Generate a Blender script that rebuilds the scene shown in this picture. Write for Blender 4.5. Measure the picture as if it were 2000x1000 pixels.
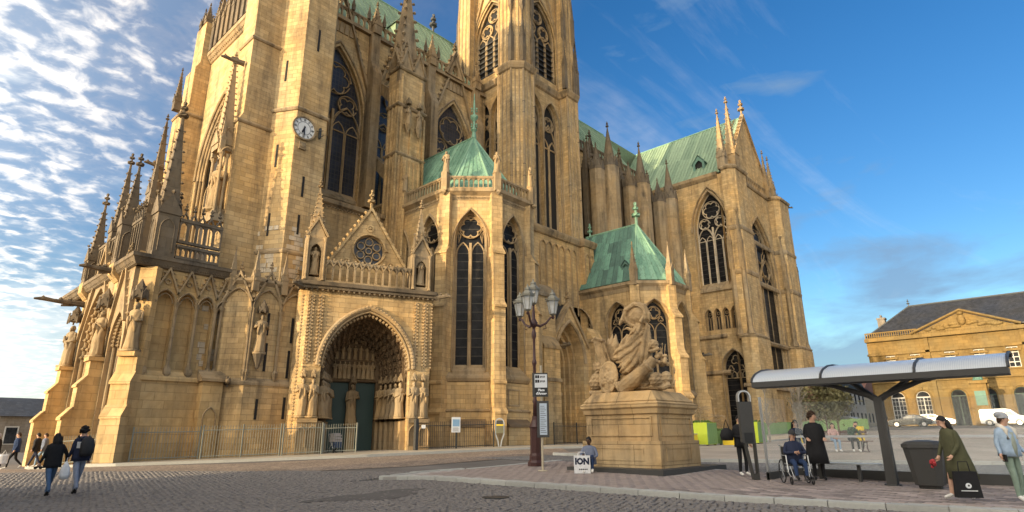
import bpy, math, random
import numpy as np
from mathutils import Vector, Matrix, geometry
random.seed(7)
sc = bpy.context.scene
for o in list(bpy.data.objects): bpy.data.objects.remove(o)
COL = sc.collection
R = math.radians

# ------------------------------------------------------------------ camera
HEAD, PITCH, ROLL = R(42.9), R(16.65), R(0.35)
cam = bpy.data.cameras.new('camera'); camo = bpy.data.objects.new('camera', cam); COL.objects.link(camo)
fw = Vector((math.cos(HEAD)*math.cos(PITCH), math.sin(HEAD)*math.cos(PITCH), math.sin(PITCH)))
r0 = Vector((math.sin(HEAD), -math.cos(HEAD), 0)); u0 = r0.cross(fw)
rt = r0*math.cos(ROLL)-u0*math.sin(ROLL); up = u0*math.cos(ROLL)+r0*math.sin(ROLL)
m = Matrix((rt, up, -fw)).transposed().to_4x4(); m.translation = (0, 0, 1.55)
camo.matrix_world = m
cam.sensor_width = 36; cam.lens = 36*1170/2000; cam.clip_end = 3000; cam.clip_start = .05
sc.camera = camo

# ------------------------------------------------------------------ sky, sun, exposure
SUN_AZ, SUN_EL = R(180-7), R(7.5)          # direction towards the sun, angle from +X
sundir = Vector((math.cos(SUN_AZ)*math.cos(SUN_EL), math.sin(SUN_AZ)*math.cos(SUN_EL), math.sin(SUN_EL)))
W = bpy.data.worlds.new('World'); sc.world = W; W.use_nodes = True
nt = W.node_tree; nt.nodes.clear()
def nd(t, ty, **k):
    n = t.nodes.new(ty)
    for a, b in k.items(): setattr(n, a, b)
    return n
def lk(t, a, b): t.links.new(a, b)
def mth(t, op, a, b=None, c=None, clamp=False):
    n = nd(t, 'ShaderNodeMath', operation=op, use_clamp=clamp)
    for i, x in enumerate((a, b, c)):
        if x is None: continue
        if isinstance(x, (int, float)): n.inputs[i].default_value = x
        else: lk(t, x, n.inputs[i])
    return n.outputs[0]
def vmth(t, op, a, b=None):
    n = nd(t, 'ShaderNodeVectorMath', operation=op)
    for i, x in enumerate((a, b)):
        if x is None: continue
        if isinstance(x, (tuple, Vector)): n.inputs[i].default_value = x
        else: lk(t, x, n.inputs[i])
    return n.outputs['Value'] if op in ('DOT_PRODUCT', 'LENGTH') else n.outputs[0]
def ramp(t, fac, stops):
    n = nd(t, 'ShaderNodeValToRGB'); e = n.color_ramp.elements
    while len(e) < len(stops): e.new(.5)
    for q, (p, c) in zip(e, stops):
        q.position = p; q.color = (c, c, c, 1) if isinstance(c, (int, float)) else tuple(c)+(1,)
    lk(t, fac, n.inputs[0]); return n.outputs[0]
def mixc(t, fac, a, b, blend='MIX'):
    n = nd(t, 'ShaderNodeMix', data_type='RGBA', blend_type=blend)
    for s, x in ((0, fac), (6, a), (7, b)):
        if isinstance(x, (int, float)): n.inputs[s].default_value = x
        elif isinstance(x, tuple): n.inputs[s].default_value = tuple(x)+(1,) if len(x) == 3 else x
        else: lk(t, x, n.inputs[s])
    return n.outputs[2]
def noise(t, vec, scale, detail=4, rough=.55, dist=0):
    n = nd(t, 'ShaderNodeTexNoise'); n.inputs['Scale'].default_value = scale; n.inputs['Detail'].default_value = detail
    n.inputs['Roughness'].default_value = rough; n.inputs['Distortion'].default_value = dist
    if vec is not None: lk(t, vec, n.inputs['Vector'])
    return n.outputs[0]
SKY = .095
sky = nd(nt, 'ShaderNodeTexSky', sky_type='NISHITA', sun_disc=False)
sky.sun_elevation = SUN_EL; sky.sun_rotation = math.pi/2-SUN_AZ; sky.altitude = 200; sky.air_density = 1.0; sky.dust_density = .6; sky.ozone_density = 2.0
gen = nd(nt, 'ShaderNodeTexCoord').outputs['Generated']
nrm = vmth(nt, 'NORMALIZE', gen)
sep = nd(nt, 'ShaderNodeSeparateXYZ'); lk(nt, nrm, sep.inputs[0])
zc = mth(nt, 'MAXIMUM', sep.outputs[2], 0.0)
den = mth(nt, 'ADD', zc, .10)
cx = mth(nt, 'DIVIDE', sep.outputs[0], den); cy = mth(nt, 'DIVIDE', sep.outputs[1], den)
cmb = nd(nt, 'ShaderNodeCombineXYZ'); lk(nt, cx, cmb.inputs[0]); lk(nt, cy, cmb.inputs[1])
cv = cmb.outputs[0]
puff = noise(nt, cv, 12.0, 7, .55, .25)
big = noise(nt, cv, .8, 3, .5, .4)
# the cloud field lies over the western half of the sky, open blue in the east
cover = mth(nt, 'MULTIPLY_ADD', sep.outputs[0], -1.45, 1.0)
cover = mth(nt, 'MULTIPLY_ADD', mth(nt, 'SUBTRACT', big, .5), 1.0, cover)
cover = mth(nt, 'MINIMUM', mth(nt, 'MAXIMUM', cover, 0.0), 1.0)
thr = mth(nt, 'MULTIPLY_ADD', cover, -.50, .80)
cl = mth(nt, 'MULTIPLY', mth(nt, 'SUBTRACT', puff, thr), 2.1, clamp=True)
# thin wisps
mp = nd(nt, 'ShaderNodeMapping'); mp.inputs['Rotation'].default_value = (0, 0, R(28)); mp.inputs['Scale'].default_value = (.55, 2.1, 1); lk(nt, cv, mp.inputs[0])
wis = noise(nt, mp.outputs[0], .62, 8, .62, .9)
wisp = mth(nt, 'MULTIPLY', mth(nt, 'SUBTRACT', wis, .50), 2.8, clamp=True)
wisp = mth(nt, 'MULTIPLY', wisp, .5)
cl = mth(nt, 'MAXIMUM', cl, wisp)
veil = mth(nt, 'MULTIPLY', cover, mth(nt, 'MULTIPLY_ADD', big, .45, .0))     # thin milky layer between the puffs
cl = mth(nt, 'MAXIMUM', cl, veil)
# low bank of grey cloud near the horizon
mp2 = nd(nt, 'ShaderNodeMapping'); mp2.inputs['Scale'].default_value = (2.6, 2.6, 9); lk(nt, nrm, mp2.inputs[0])
bk = noise(nt, mp2.outputs[0], 1.5, 6, .55, .2)
lowm = mth(nt, 'SUBTRACT', 1.0, mth(nt, 'MULTIPLY', sep.outputs[2], 3.6), clamp=True)
bank = mth(nt, 'MULTIPLY', mth(nt, 'ADD', mth(nt, 'MULTIPLY', mth(nt, 'SUBTRACT', bk, .5), 2.2), mth(nt, 'SUBTRACT', lowm, .22)), 2.6, clamp=True)
bank = mth(nt, 'MULTIPLY', bank, .75)
skyc = sky.outputs[0]
hs = nd(nt, 'ShaderNodeHueSaturation'); hs.inputs['Saturation'].default_value = 1.35; hs.inputs['Hue'].default_value = .512; hs.inputs['Value'].default_value = 1.0; lk(nt, skyc, hs.inputs['Color'])
warm = mth(nt, 'MULTIPLY_ADD', sep.outputs[0], -.9, .55, clamp=True)
# clouds scatter forwards: brighter and warmer towards the sun
fwd = mth(nt, 'POWER', mth(nt, 'MULTIPLY_ADD', vmth(nt, 'DOT_PRODUCT', nrm, sundir), .5, .5, clamp=True), 3.6)
glow = mixc(nt, fwd, (1.0, 1.0, 1.0), (12.0, 10.4, 8.0))
bankc = mixc(nt, warm, (1.0, 1.55, 2.3), (3.6, 3.5, 3.2)); bankc = mixc(nt, 1.0, bankc, glow, 'MULTIPLY')
c1 = mixc(nt, bank, hs.outputs[0], bankc)
cloudc = mixc(nt, ramp(nt, puff, ((.38, 0), (.62, 1))), (2.3, 2.7, 3.2), (4.3, 4.15, 3.95)); cloudc = mixc(nt, 1.0, cloudc, glow, 'MULTIPLY')
c2 = mixc(nt, cl, c1, cloudc)
bg = nd(nt, 'ShaderNodeBackground'); bg.inputs[1].default_value = SKY; lk(nt, c2, bg.inputs[0])
wo = nd(nt, 'ShaderNodeOutputWorld'); lk(nt, bg.outputs[0], wo.inputs[0])
sl = bpy.data.lights.new('sun', 'SUN'); sl.energy = 2.5; sl.angle = R(.55); sl.color = (1, .77, .46)
so = bpy.data.objects.new('sun', sl); COL.objects.link(so)
so.rotation_euler = (-sundir).to_track_quat('-Z', 'Y').to_euler(); so.location = (-60, 20, 80)
sc.view_settings.view_transform = 'Standard'; sc.view_settings.look = 'None'; sc.view_settings.gamma = 1
sc.view_settings.exposure = 1.42; sc.view_settings.use_curve_mapping = False
sc.render.resolution_x = 1024; sc.render.resolution_y = 512

# ------------------------------------------------------------------ materials
MT = {}
def newmat(name):
    m = bpy.data.materials.new(name); m.use_nodes = True; t = m.node_tree; b = t.nodes['Principled BSDF']; MT[name] = m
    return m, t, b
def bump(t, b, h, strength, dist=.02):
    n = nd(t, 'ShaderNodeBump'); n.inputs['Strength'].default_value = strength; n.inputs['Distance'].default_value = dist
    lk(t, h, n.inputs['Height']); lk(t, n.outputs[0], b.inputs['Normal'])
def wallcoord(t):
    g = nd(t, 'ShaderNodeNewGeometry')
    tg = vmth(t, 'NORMALIZE', vmth(t, 'CROSS_PRODUCT', g.outputs['True Normal'], (0, 0, 1)))
    u = vmth(t, 'DOT_PRODUCT', g.outputs['Position'], tg)
    s = nd(t, 'ShaderNodeSeparateXYZ'); lk(t, g.outputs['Position'], s.inputs[0])
    c = nd(t, 'ShaderNodeCombineXYZ'); lk(t, u, c.inputs[0]); lk(t, s.outputs[2], c.inputs[1])
    return g.outputs['Position'], c.outputs[0]
def stone(name, base, dirt=(.10, .075, .05), dirtamt=.5, row=.30, bw=.66, joint=.62, rough=.85, var=.13, bstr=.5):
    m, t, b = newmat(name)
    P, wc = wallcoord(t)
    br = nd(t, 'ShaderNodeTexBrick'); lk(t, wc, br.inputs['Vector'])
    br.inputs['Scale'].default_value = 1; br.inputs['Brick Width'].default_value = bw; br.inputs['Row Height'].default_value = row
    br.inputs['Mortar Size'].default_value = .014; br.inputs['Mortar Smooth'].default_value = .3; br.inputs['Bias'].default_value = -.1
    br.inputs['Color1'].default_value = (1-var,)*3+(1,); br.inputs['Color2'].default_value = (1+var*.5,)*3+(1,); br.inputs['Mortar'].default_value = (joint,)*3+(1,)
    big = noise(t, P, .22, 4, .6, .3)
    fine = noise(t, P, 3.2, 6, .65)
    a = tuple(base); warmc = (base[0]*1.08, base[1]*.93, base[2]*.72); cool = (base[0]*.78, base[1]*.83, base[2]*.96)
    c = mixc(t, ramp(t, big, ((.34, 0), (.66, 1))), cool, warmc); c = mixc(t, mth(t, 'MULTIPLY', ramp(t, noise(t, P, .55, 6, .7, .5), ((.48, 0), (.66, 1))), .72), c, (base[0]*.55, base[1]*.5, base[2]*.45))
    c = mixc(t, ramp(t, fine, ((.3, .0), (.75, .45))), c, (base[0]*1.18, base[1]*1.2, base[2]*1.28))
    mps = nd(t, 'ShaderNodeMapping'); mps.inputs['Scale'].default_value = (.9, .9, .10); lk(t, P, mps.inputs[0])
    st = noise(t, mps.outputs[0], 1.3, 5, .65, .3)
    c = mixc(t, 1.0, c, br.outputs['Color'], 'MULTIPLY')
    d2 = noise(t, P, .9, 6, .7)
    dm = mth(t, 'MULTIPLY', ramp(t, st, ((.47, 0), (.70, 1))), ramp(t, d2, ((.35, .35), (.62, 1))))
    c = mixc(t, mth(t, 'MULTIPLY', dm, dirtamt), c, dirt)
    lk(t, c, b.inputs['Base Color']); b.inputs['Roughness'].default_value = rough; b.inputs['Specular IOR Level'].default_value = .2
    h = mth(t, 'ADD', mth(t, 'MULTIPLY', br.outputs['Fac'], -1.6), mth(t, 'MULTIPLY', fine, .7))
    bump(t, b, h, bstr, .03)
    return m
stone('stone', (.55, .39, .19), dirtamt=.85, var=.2)
stone('stone_plain', (.56, .39, .18), dirtamt=.6, row=.42, bw=1.0, joint=.68, var=.16)
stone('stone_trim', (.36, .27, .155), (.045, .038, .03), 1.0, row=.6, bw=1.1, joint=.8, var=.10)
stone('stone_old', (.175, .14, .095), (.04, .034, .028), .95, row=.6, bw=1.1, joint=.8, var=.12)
stone('stone_carved', (.36, .27, .155), (.08, .06, .04), .7, row=5, bw=9, joint=1, var=0, bstr=.7)
stone('stone_soot_shade', (.19, .135, .08), (.04, .03, .02), .9, row=.6, bw=1.1, joint=.85, var=.1)  # portal recess shade put into the colour; real soot on the foot caps
stone('stone_pale', (.56, .475, .34), dirtamt=.25)
stone('stone_monument', (.53, .375, .19), (.06, .048, .036), .8, row=.62, bw=1.2, joint=.55, var=.1)
stone('stone_townhall', (.235, .165, .065), dirtamt=.4, row=.42, bw=1.1, joint=.7)
stone('stone_grey', (.26, .24, .21), dirtamt=.5, row=.3, bw=.6)
def simple(name, col, rough=.6, metal=0, var=.12, scale=6, bs=.15, rnd=0, spec=.4, objc=False):
    m, t, b = newmat(name)
    tc = nd(t, 'ShaderNodeTexCoord').outputs['Object'] if objc else nd(t, 'ShaderNodeNewGeometry').outputs['Position']
    f = noise(t, tc, scale, 5, .6)
    lo = tuple(x*(1-var) for x in col); hi = tuple(min(1, x*(1+var)) for x in col)
    c = mixc(t, f, lo, hi)
    if rnd:
        oi = nd(t, 'ShaderNodeObjectInfo').outputs['Random']
        k = mth(t, 'MULTIPLY_ADD', oi, 2*rnd, 1-rnd)
        h = nd(t, 'ShaderNodeHueSaturation'); lk(t, k, h.inputs['Value']); lk(t, c, h.inputs['Color']); c = h.outputs[0]
    lk(t, c, b.inputs['Base Color']); b.inputs['Roughness'].default_value = rough; b.inputs['Metallic'].default_value = metal
    b.inputs['Specular IOR Level'].default_value = spec
    if bs: bump(t, b, f, bs, .01)
    return m
def copper(name, green, pale, dark, darkamt):
    m, t, b = newmat(name)
    P = nd(t, 'ShaderNodeNewGeometry').outputs['Position']
    mp = nd(t, 'ShaderNodeMapping'); mp.inputs['Scale'].default_value = (1, 1, .18); lk(t, P, mp.inputs[0])
    s = noise(t, mp.outputs[0], 1.5, 6, .65, .2); s2 = noise(t, mp.outputs[0], 6, 5, .6)
    oi = nd(t, 'ShaderNodeObjectInfo').outputs['Random']
    k = mth(t, 'MULTIPLY_ADD', s, .9, mth(t, 'MULTIPLY_ADD', oi, .75, -.35), clamp=True)
    c = mixc(t, k, green, pale)
    dk = mth(t, 'MULTIPLY', ramp(t, s2, ((.5, 0), (.75, 1))), darkamt)
    c = mixc(t, dk, c, dark)
    lk(t, c, b.inputs['Base Color']); b.inputs['Roughness'].default_value = .62; b.inputs['Specular IOR Level'].default_value = .3
    bump(t, b, s2, .25, .02)
copper('copper', (.10, .215, .15), (.27, .44, .31), (.05, .075, .05), .8)
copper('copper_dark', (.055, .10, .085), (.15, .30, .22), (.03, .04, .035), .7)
copper('copper_nave', (.15, .225, .15), (.27, .36, .235), (.07, .09, .06), .7)
simple('copper_seam', (.18, .31, .21), .6)
def glassmat(name, col, grid, refl=.25):
    m, t, b = newmat(name)
    P, wc = wallcoord(t)
    br = nd(t, 'ShaderNodeTexBrick'); lk(t, wc, br.inputs['Vector']); br.offset = 0
    br.inputs['Scale'].default_value = 1; br.inputs['Brick Width'].default_value = grid[0]; br.inputs['Row Height'].default_value = grid[1]
    br.inputs['Mortar Size'].default_value = .03; br.inputs['Mortar'].default_value = (.012, .012, .013, 1)
    f = noise(t, P, 1.1, 5, .7)
    c = mixc(t, ramp(t, f, ((.4, 0), (.8, 1))), col, tuple(x*2.6+.008 for x in col))
    k = mixc(t, br.outputs['Fac'], c, (.055, .05, .042))
    lk(t, k, b.inputs['Base Color']); b.inputs['Roughness'].default_value = .3; b.inputs['Specular IOR Level'].default_value = refl
    bump(t, b, noise(t, P, 5, 3), .5, .02)
glassmat('glass', (.007, .007, .008), (9, .62), .08)
glassmat('glass_blue', (.016, .018, .026), (.34, .42), .5)
simple('louvre', (.05, .052, .055), .6)
simple('dark', (.012, .011, .010), .8)
simple('door_green', (.022, .048, .042), .55, scale=12)
stone('slate', (.05, .055, .065), (.02, .022, .025), .5, row=.22, bw=.34, joint=.5, rough=.5, var=.35)
simple('lead', (.07, .075, .08), .5)
simple('iron', (.03, .032, .032), .5)
simple('fence_paint', (.21, .215, .18), .5, rnd=.1)
simple('gilt', (.5, .45, .35), .4, .4)
simple('clock_white', (.62, .62, .60), .5)
simple('clock_black', (.02, .02, .025), .5)
# ------------------------------------------------------------------ mesh kit
class Fr:
    """wall frame: a runs along the wall, d outwards, z up"""
    def __init__(s, O, ang):                # ang = direction of the outward normal, degrees from +X
        s.O = O; s.n = (math.cos(R(ang)), math.sin(R(ang))); s.u = (-s.n[1], s.n[0])
    def p(s, a, d, z): return (s.O[0]+s.u[0]*a+s.n[0]*d, s.O[1]+s.u[1]*a+s.n[1]*d, z)
SOUTH, WEST, EAST, NORTH, SW = -90, 180, 0, 90, -135
def south(N): return Fr((0, N), SOUTH)          # a = E
def west(E, N0=0): return Fr((E, N0), WEST)     # a = N0 - N
def tess(loops):
    return geometry.tessellate_polygon([[Vector((a, z, 0)) for a, z in l] for l in loops])
class MB:
    def __init__(s): s.v = []; s.f = []
    def add(s, vs, fs):
        o = len(s.v); s.v.extend(vs); s.f.extend([tuple(i+o for i in f) for f in fs]); return s
    def hexa(s, c): return s.add(c, [(3, 2, 1, 0), (4, 5, 6, 7), (0, 1, 5, 4), (1, 2, 6, 5), (2, 3, 7, 6), (3, 0, 4, 7)])
    def box(s, x0, x1, y0, y1, z0, z1):
        return s.hexa([(x0, y0, z0), (x1, y0, z0), (x1, y1, z0), (x0, y1, z0), (x0, y0, z1), (x1, y0, z1), (x1, y1, z1), (x0, y1, z1)])
    def fbox(s, fr, a0, a1, d0, d1, z0, z1):
        p = fr.p; return s.hexa([p(a0, d1, z0), p(a1, d1, z0), p(a1, d0, z0), p(a0, d0, z0), p(a0, d1, z1), p(a1, d1, z1), p(a1, d0, z1), p(a0, d0, z1)])
    def prof(s, fr, pr, a0, a1):            # polygon in (d,z) run along a
        n = len(pr); v = [fr.p(a0, d, z) for d, z in pr]+[fr.p(a1, d, z) for d, z in pr]
        f = [(i, (i+1) % n, n+(i+1) % n, n+i) for i in range(n)]
        for t in tess([pr]): f.append(tuple(t)); f.append(tuple(n+i for i in t[::-1]))
        return s.add(v, f)
    def wall(s, fr, outer, holes=(), d0=-.3, d1=0, back=True, rim=True):
        loops = [outer]+list(holes); flat = [q for l in loops for q in l]; n = len(flat)
        tr = tess(loops)
        v = [fr.p(a, d1, z) for a, z in flat]+[fr.p(a, d0, z) for a, z in flat]
        f = [tuple(t) for t in tr]
        if back: f += [tuple(n+i for i in t[::-1]) for t in tr]
        o = 0
        for k, l in enumerate(loops):
            m_ = len(l)
            if k or rim: f += [(o+i, o+(i+1) % m_, n+o+(i+1) % m_, n+o+i) for i in range(m_)]
            o += m_
        return s.add(v, f)
    def poly(s, fr, pts, d):
        return s.add([fr.p(a, d, z) for a, z in pts], [tuple(t) for t in tess([pts])])
    def sweep(s, fr, path, pr, closed=False):   # pr: [(o,d)], o to the left of the path direction
        n = len(path); m_ = len(pr); v = []
        for i in range(n):
            p = path[i]; a = path[i-1] if (i or closed) else None; b = path[(i+1) % n] if (i < n-1 or closed) else None
            def un(q, r_):
                dx, dz = r_[0]-q[0], r_[1]-q[1]; L = math.hypot(dx, dz) or 1; return (-dz/L, dx/L)
            na = un(a, p) if a else un(p, b); nb = un(p, b) if b else na
            mx, mz = na[0]+nb[0], na[1]+nb[1]; k = 2/max(.5, mx*mx+mz*mz)
            for o, d in pr: v.append(fr.p(p[0]+mx*o*k, d, p[1]+mz*o*k))
        f = []
        for i in range(n if closed else n-1):
            j = (i+1) % n
            for q in range(m_): f.append((i*m_+q, i*m_+(q+1) % m_, j*m_+(q+1) % m_, j*m_+q))
        if not closed: f += [tuple(range(m_)), tuple((n-1)*m_+q for q in reversed(range(m_)))]
        return s.add(v, f)
    def hsweep(s, pts, pr, closed=False):       # plan path, profile (out to the right, z)
        n = len(pts); m_ = len(pr); v = []
        for i in range(n):
            p = pts[i]; a = pts[i-1] if (i or closed) else None; b = pts[(i+1) % n] if (i < n-1 or closed) else None
            def un(q, r_):
                dx, dy = r_[0]-q[0], r_[1]-q[1]; L = math.hypot(dx, dy) or 1; return (dy/L, -dx/L)
            na = un(a, p) if a else un(p, b); nb = un(p, b) if b else na
            mx, my = na[0]+nb[0], na[1]+nb[1]; k = 2/max(.5, mx*mx+my*my)
            for o, z in pr: v.append((p[0]+mx*o*k/1, p[1]+my*o*k/1, z))
        f = []
        for i in range(n if closed else n-1):
            j = (i+1) % n
            for q in range(m_): f.append((i*m_+q, i*m_+(q+1) % m_, j*m_+(q+1) % m_, j*m_+q))
        if not closed: f += [tuple(range(m_)), tuple((n-1)*m_+q for q in reversed(range(m_)))]
        return s.add(v, f)
    def prism(s, pts, z0, z1, top=True):        # plan polygon
        n = len(pts); v = [(x, y, z0) for x, y in pts]+[(x, y, z1) for x, y in pts]
        f = [(i, (i+1) % n, n+(i+1) % n, n+i) for i in range(n)]
        if top:
            for t in tess([pts]): f.append(tuple(n+i for i in t)); f.append(tuple(t))
        return s.add(v, f)
    def cone(s, cx, cy, z0, z1, r0_, r1, n=8, ang=0, sx=1, sy=1):
        v = []
        for z, r_ in ((z0, r0_), (z1, r1)):
            for i in range(n):
                t = ang+2*math.pi*i/n; v.append((cx+math.cos(t)*r_*sx, cy+math.sin(t)*r_*sy, z))
        return s.add(v, [(i, (i+1) % n, n+(i+1) % n, n+i) for i in range(n)]+[tuple(reversed(range(n))), tuple(range(n, 2*n))])
    def lathe(s, cx, cy, pr, n=10):
        v = []; m_ = len(pr)
        for r_, z in pr:
            for i in range(n):
                t = 2*math.pi*i/n; v.append((cx+math.cos(t)*r_, cy+math.sin(t)*r_, z))
        f = [(k*n+i, k*n+(i+1) % n, (k+1)*n+(i+1) % n, (k+1)*n+i) for k in range(m_-1) for i in range(n)]
        return s.add(v, f+[tuple(reversed(range(n))), tuple(range((m_-1)*n, m_*n))])
    def tube(s, pts, r_, n=6, r2=None):
        pts = [Vector(p) for p in pts]; v = []; k = len(pts)
        ref = Vector((0, 0, 1))
        for i, p in enumerate(pts):
            d = (pts[min(i+1, k-1)]-pts[max(i-1, 0)]).normalized()
            x = d.cross(ref)
            if x.length < .1: x = d.cross(Vector((1, 0, 0)))
            x.normalize(); y = d.cross(x)
            q = r_ if r2 is None else r_+(r2-r_)*i/(k-1)
            if isinstance(r_, (list, tuple)): q = r_[i]
            for j in range(n):
                t = 2*math.pi*j/n; v.append(tuple(p+x*math.cos(t)*q+y*math.sin(t)*q))
        f = [(i*n+j, i*n+(j+1) % n, (i+1)*n+(j+1) % n, (i+1)*n+j) for i in range(k-1) for j in range(n)]
        return s.add(v, f+[tuple(reversed(range(n))), tuple(range((k-1)*n, k*n))])
    def blob(s, c, r_, n=6, m_=4):
        rx, ry, rz = r_ if isinstance(r_, (tuple, list)) else (r_, r_, r_)
        v = [(c[0], c[1], c[2]-rz)]
        for k in range(1, m_):
            ph = math.pi*k/m_
            for i in range(n):
                t = 2*math.pi*i/n+k*.5; v.append((c[0]+rx*math.sin(ph)*math.cos(t), c[1]+ry*math.sin(ph)*math.sin(t), c[2]-rz*math.cos(ph)))
        v.append((c[0], c[1], c[2]+rz)); L = len(v)-1
        f = [(0, 1+(i+1) % n, 1+i) for i in range(n)]+[(L, L-n+i, L-n+(i+1) % n) for i in range(n)]
        f += [(1+k*n+i, 1+k*n+(i+1) % n, 1+(k+1)*n+(i+1) % n, 1+(k+1)*n+i) for k in range(m_-2) for i in range(n)]
        return s.add(v, f)
    def crocket(s, p, r_=.1):
        x, y, z = p
        return s.add([(x-r_, y, z), (x+r_, y, z), (x, y-r_, z), (x, y+r_, z), (x, y, z+r_*1.1), (x, y, z-r_*.9)],
                     [(0, 2, 4), (2, 1, 4), (1, 3, 4), (3, 0, 4), (2, 0, 5), (1, 2, 5), (3, 1, 5), (0, 3, 5)])
    def finial(s, x, y, z, h):
        s.cone(x, y, z, z+h, h*.07, h*.05, 5)
        s.blob((x, y, z+h*.45), (h*.24, h*.24, h*.12), 6, 3); s.blob((x, y, z+h*.78), (h*.17, h*.17, h*.1), 6, 3)
        s.blob((x, y, z+h*1.0), (h*.09, h*.09, h*.12), 5, 3); return s
    def pinnacle(s, cx, cy, z0, w, hs, hp, nc=6, ang=0, gab=True, fin=.8):
        q = w/2; ca, sa = math.cos(ang), math.sin(ang)
        def rp(x, y): return (cx+x*ca-y*sa, cy+x*sa+y*ca)
        sq = [rp(-q, -q), rp(q, -q), rp(q, q), rp(-q, q)]
        if hs > 0: s.prism(sq, z0, z0+hs)
        if gab:
            gh = w*.95; e = q*1.12
            for (ax, ay), (bx, by) in (((-e, -e), (e, -e)), ((e, -e), (e, e)), ((e, e), (-e, e)), ((-e, e), (-e, -e))):
                A = rp(ax, ay); B = rp(bx, by); z1 = z0+hs
                mx, my = (A[0]+B[0])/2, (A[1]+B[1])/2
                s.add([(A[0], A[1], z1), (B[0], B[1], z1), (mx, my, z1+gh), (cx, cy, z1+gh*.8), (cx, cy, z1-.05)], [(0, 1, 2), (0, 2, 3), (1, 3, 2), (0, 4, 1)])
                s.crocket((mx, my, z1+gh+w*.1), w*.12)
            s.prism([rp(-e, -e), rp(e, -e), rp(e, e), rp(-e, e)], z0+hs-.12*w, z0+hs-.003)
        zb = z0+hs+(w*.15 if gab else 0); rb = q*.86
        b = [rp(-rb, -rb), rp(rb, -rb), rp(rb, rb), rp(-rb, rb)]; tp = .07*w
        t_ = [rp(-tp, -tp), rp(tp, -tp), rp(tp, tp), rp(-tp, tp)]
        s.hexa([(x, y, zb) for x, y in b]+[(x, y, zb+hp) for x, y in t_])
        for k in range(nc):
            f = (k+.6)/(nc+.3)
            for (x, y), (x2, y2) in zip(b, t_):
                s.crocket((x+(x2-x)*f+(x-cx)*.10, y+(y2-y)*f+(y-cy)*.10, zb+hp*f), w*.115*(1-.35*f))
        s.finial(cx, cy, zb+hp-.05, w*fin); return s
    def mesh(s, name, mat):
        me = bpy.data.meshes.new(name); me.from_pydata(s.v, [], s.f); me.update()
        if mat: me.materials.append(MT[mat] if isinstance(mat, str) else mat)
        return me
    def build(s, name, mat, parent=None, **k):
        return link(name, s.mesh(name, mat), parent, **k)
    def smooth(s, name, mat, parent=None, **k):
        o = s.build(name, mat, parent, **k)
        o.data.polygons.foreach_set('use_smooth', [True]*len(o.data.polygons)); return o
def link(name, me, parent=None, label=None, cat=None, group=None, kind=None, loc=None, rz=None, scale=None):
    o = bpy.data.objects.new(name, me); COL.objects.link(o)
    if loc is not None: o.location = loc
    if rz is not None: o.rotation_euler = (0, 0, rz)
    if scale is not None: o.scale = (scale,)*3 if isinstance(scale, (int, float)) else scale
    if parent is not None:
        o.parent = parent
        if 'inv' in parent: o.matrix_parent_inverse = Matrix.Translation(-Vector(parent['inv']))
    for a, b in (('label', label), ('category', cat), ('group', group), ('kind', kind)):
        if b: o[a] = b
    return o
def root(name, loc, label, cat, group=None, world=False, rz=0):
    """Empty at the thing's base; world=True: children are given in world coordinates"""
    o = link(name, None, None, label, cat, group, loc=loc, rz=rz)
    o.empty_display_size = .3
    if world: o['inv'] = list(loc)
    return o
# ---- gothic shapes in wall coordinates (a, z)
def archpts(a0, a1, zs, k=1.0, n=7):
    w = a1-a0; r_ = k*w; L = []; h = math.sqrt(max(1e-6, r_*r_-(r_-w/2)**2)); t1 = math.atan2(h, r_-w/2)
    for i in range(n+1):
        t = t1*i/n; L.append((a0+r_-r_*math.cos(t), zs+r_*math.sin(t)))
    return L+[(a0+a1-x, z) for x, z in reversed(L[:-1])]
def apexh(w, k): return math.sqrt((k*w)**2-(k*w-w/2)**2)
def lancet(a0, a1, z0, zs, k=1.0, n=5): return [(a0, z0)]+archpts(a0, a1, zs, k, n)+[(a1, z0)]
def circle(c, z, r_, n=18): return [(c+r_*math.cos(2*math.pi*i/n), z+r_*math.sin(2*math.pi*i/n)) for i in range(n)]
def foil(c, z, r_, k=6, n=5, ph=90, open_=.0):
    rho = r_*math.sin(math.pi/k)/(1+math.sin(math.pi/k))*1.12; d = r_-rho; L = []; N = k*n*2
    for i in range(N):
        t = 2*math.pi*i/N+R(ph); best = r_*.3
        for j in range(k):
            dl = t-R(ph)-2*math.pi*j/k; q = rho*rho-(d*math.sin(dl))**2
            if q > 0 and math.cos(dl) > 0: best = max(best, d*math.cos(dl)+math.sqrt(q))
        L.append((c+best*math.cos(t), z+best*math.sin(t)))
    return L
def lights(a0, a1, z0, zs, n, m_, k=1.0):
    w = (a1-a0-m_*(n-1))/n
    return [lancet(a0+i*(w+m_), a0+i*(w+m_)+w, z0, zs, k) for i in range(n)]
def window(parent, fr, outer, holes, d=-.35, th=.16, glass='glass', stonem='stone_trim', name='window', bw=.10, plate=False):
    """bar tracery: a frame, a stone bar round every light and foil, glass behind"""
    mb = MB()
    if plate: mb.wall(fr, outer, holes, d-th, d)
    else:
        pr = lambda w: [(-w/2, d-th), (-w/2, d-.02), (-w*.25, d), (w*.25, d), (w/2, d-.02), (w/2, d-th)]
        mb.sweep(fr, outer, pr(bw*1.7), True)
        for h in holes: mb.sweep(fr, h, pr(bw), True)
    o = mb.build(name, stonem, parent)
    for k, h in enumerate(holes): MB().poly(fr, h, d-th*.55-.002*k).build('pane', glass, o)
    if not plate: MB().poly(fr, outer, d-th*.95-.03).build('spandrel_pane', glass, o)
    return o
def moulding(mb, fr, path, w=.14, d=.12, o=0):
    mb.sweep(fr, path, [(o, 0), (o, d*.6), (o+w*.35, d), (o+w*.7, d), (o+w, d*.5), (o+w, 0)])
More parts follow.
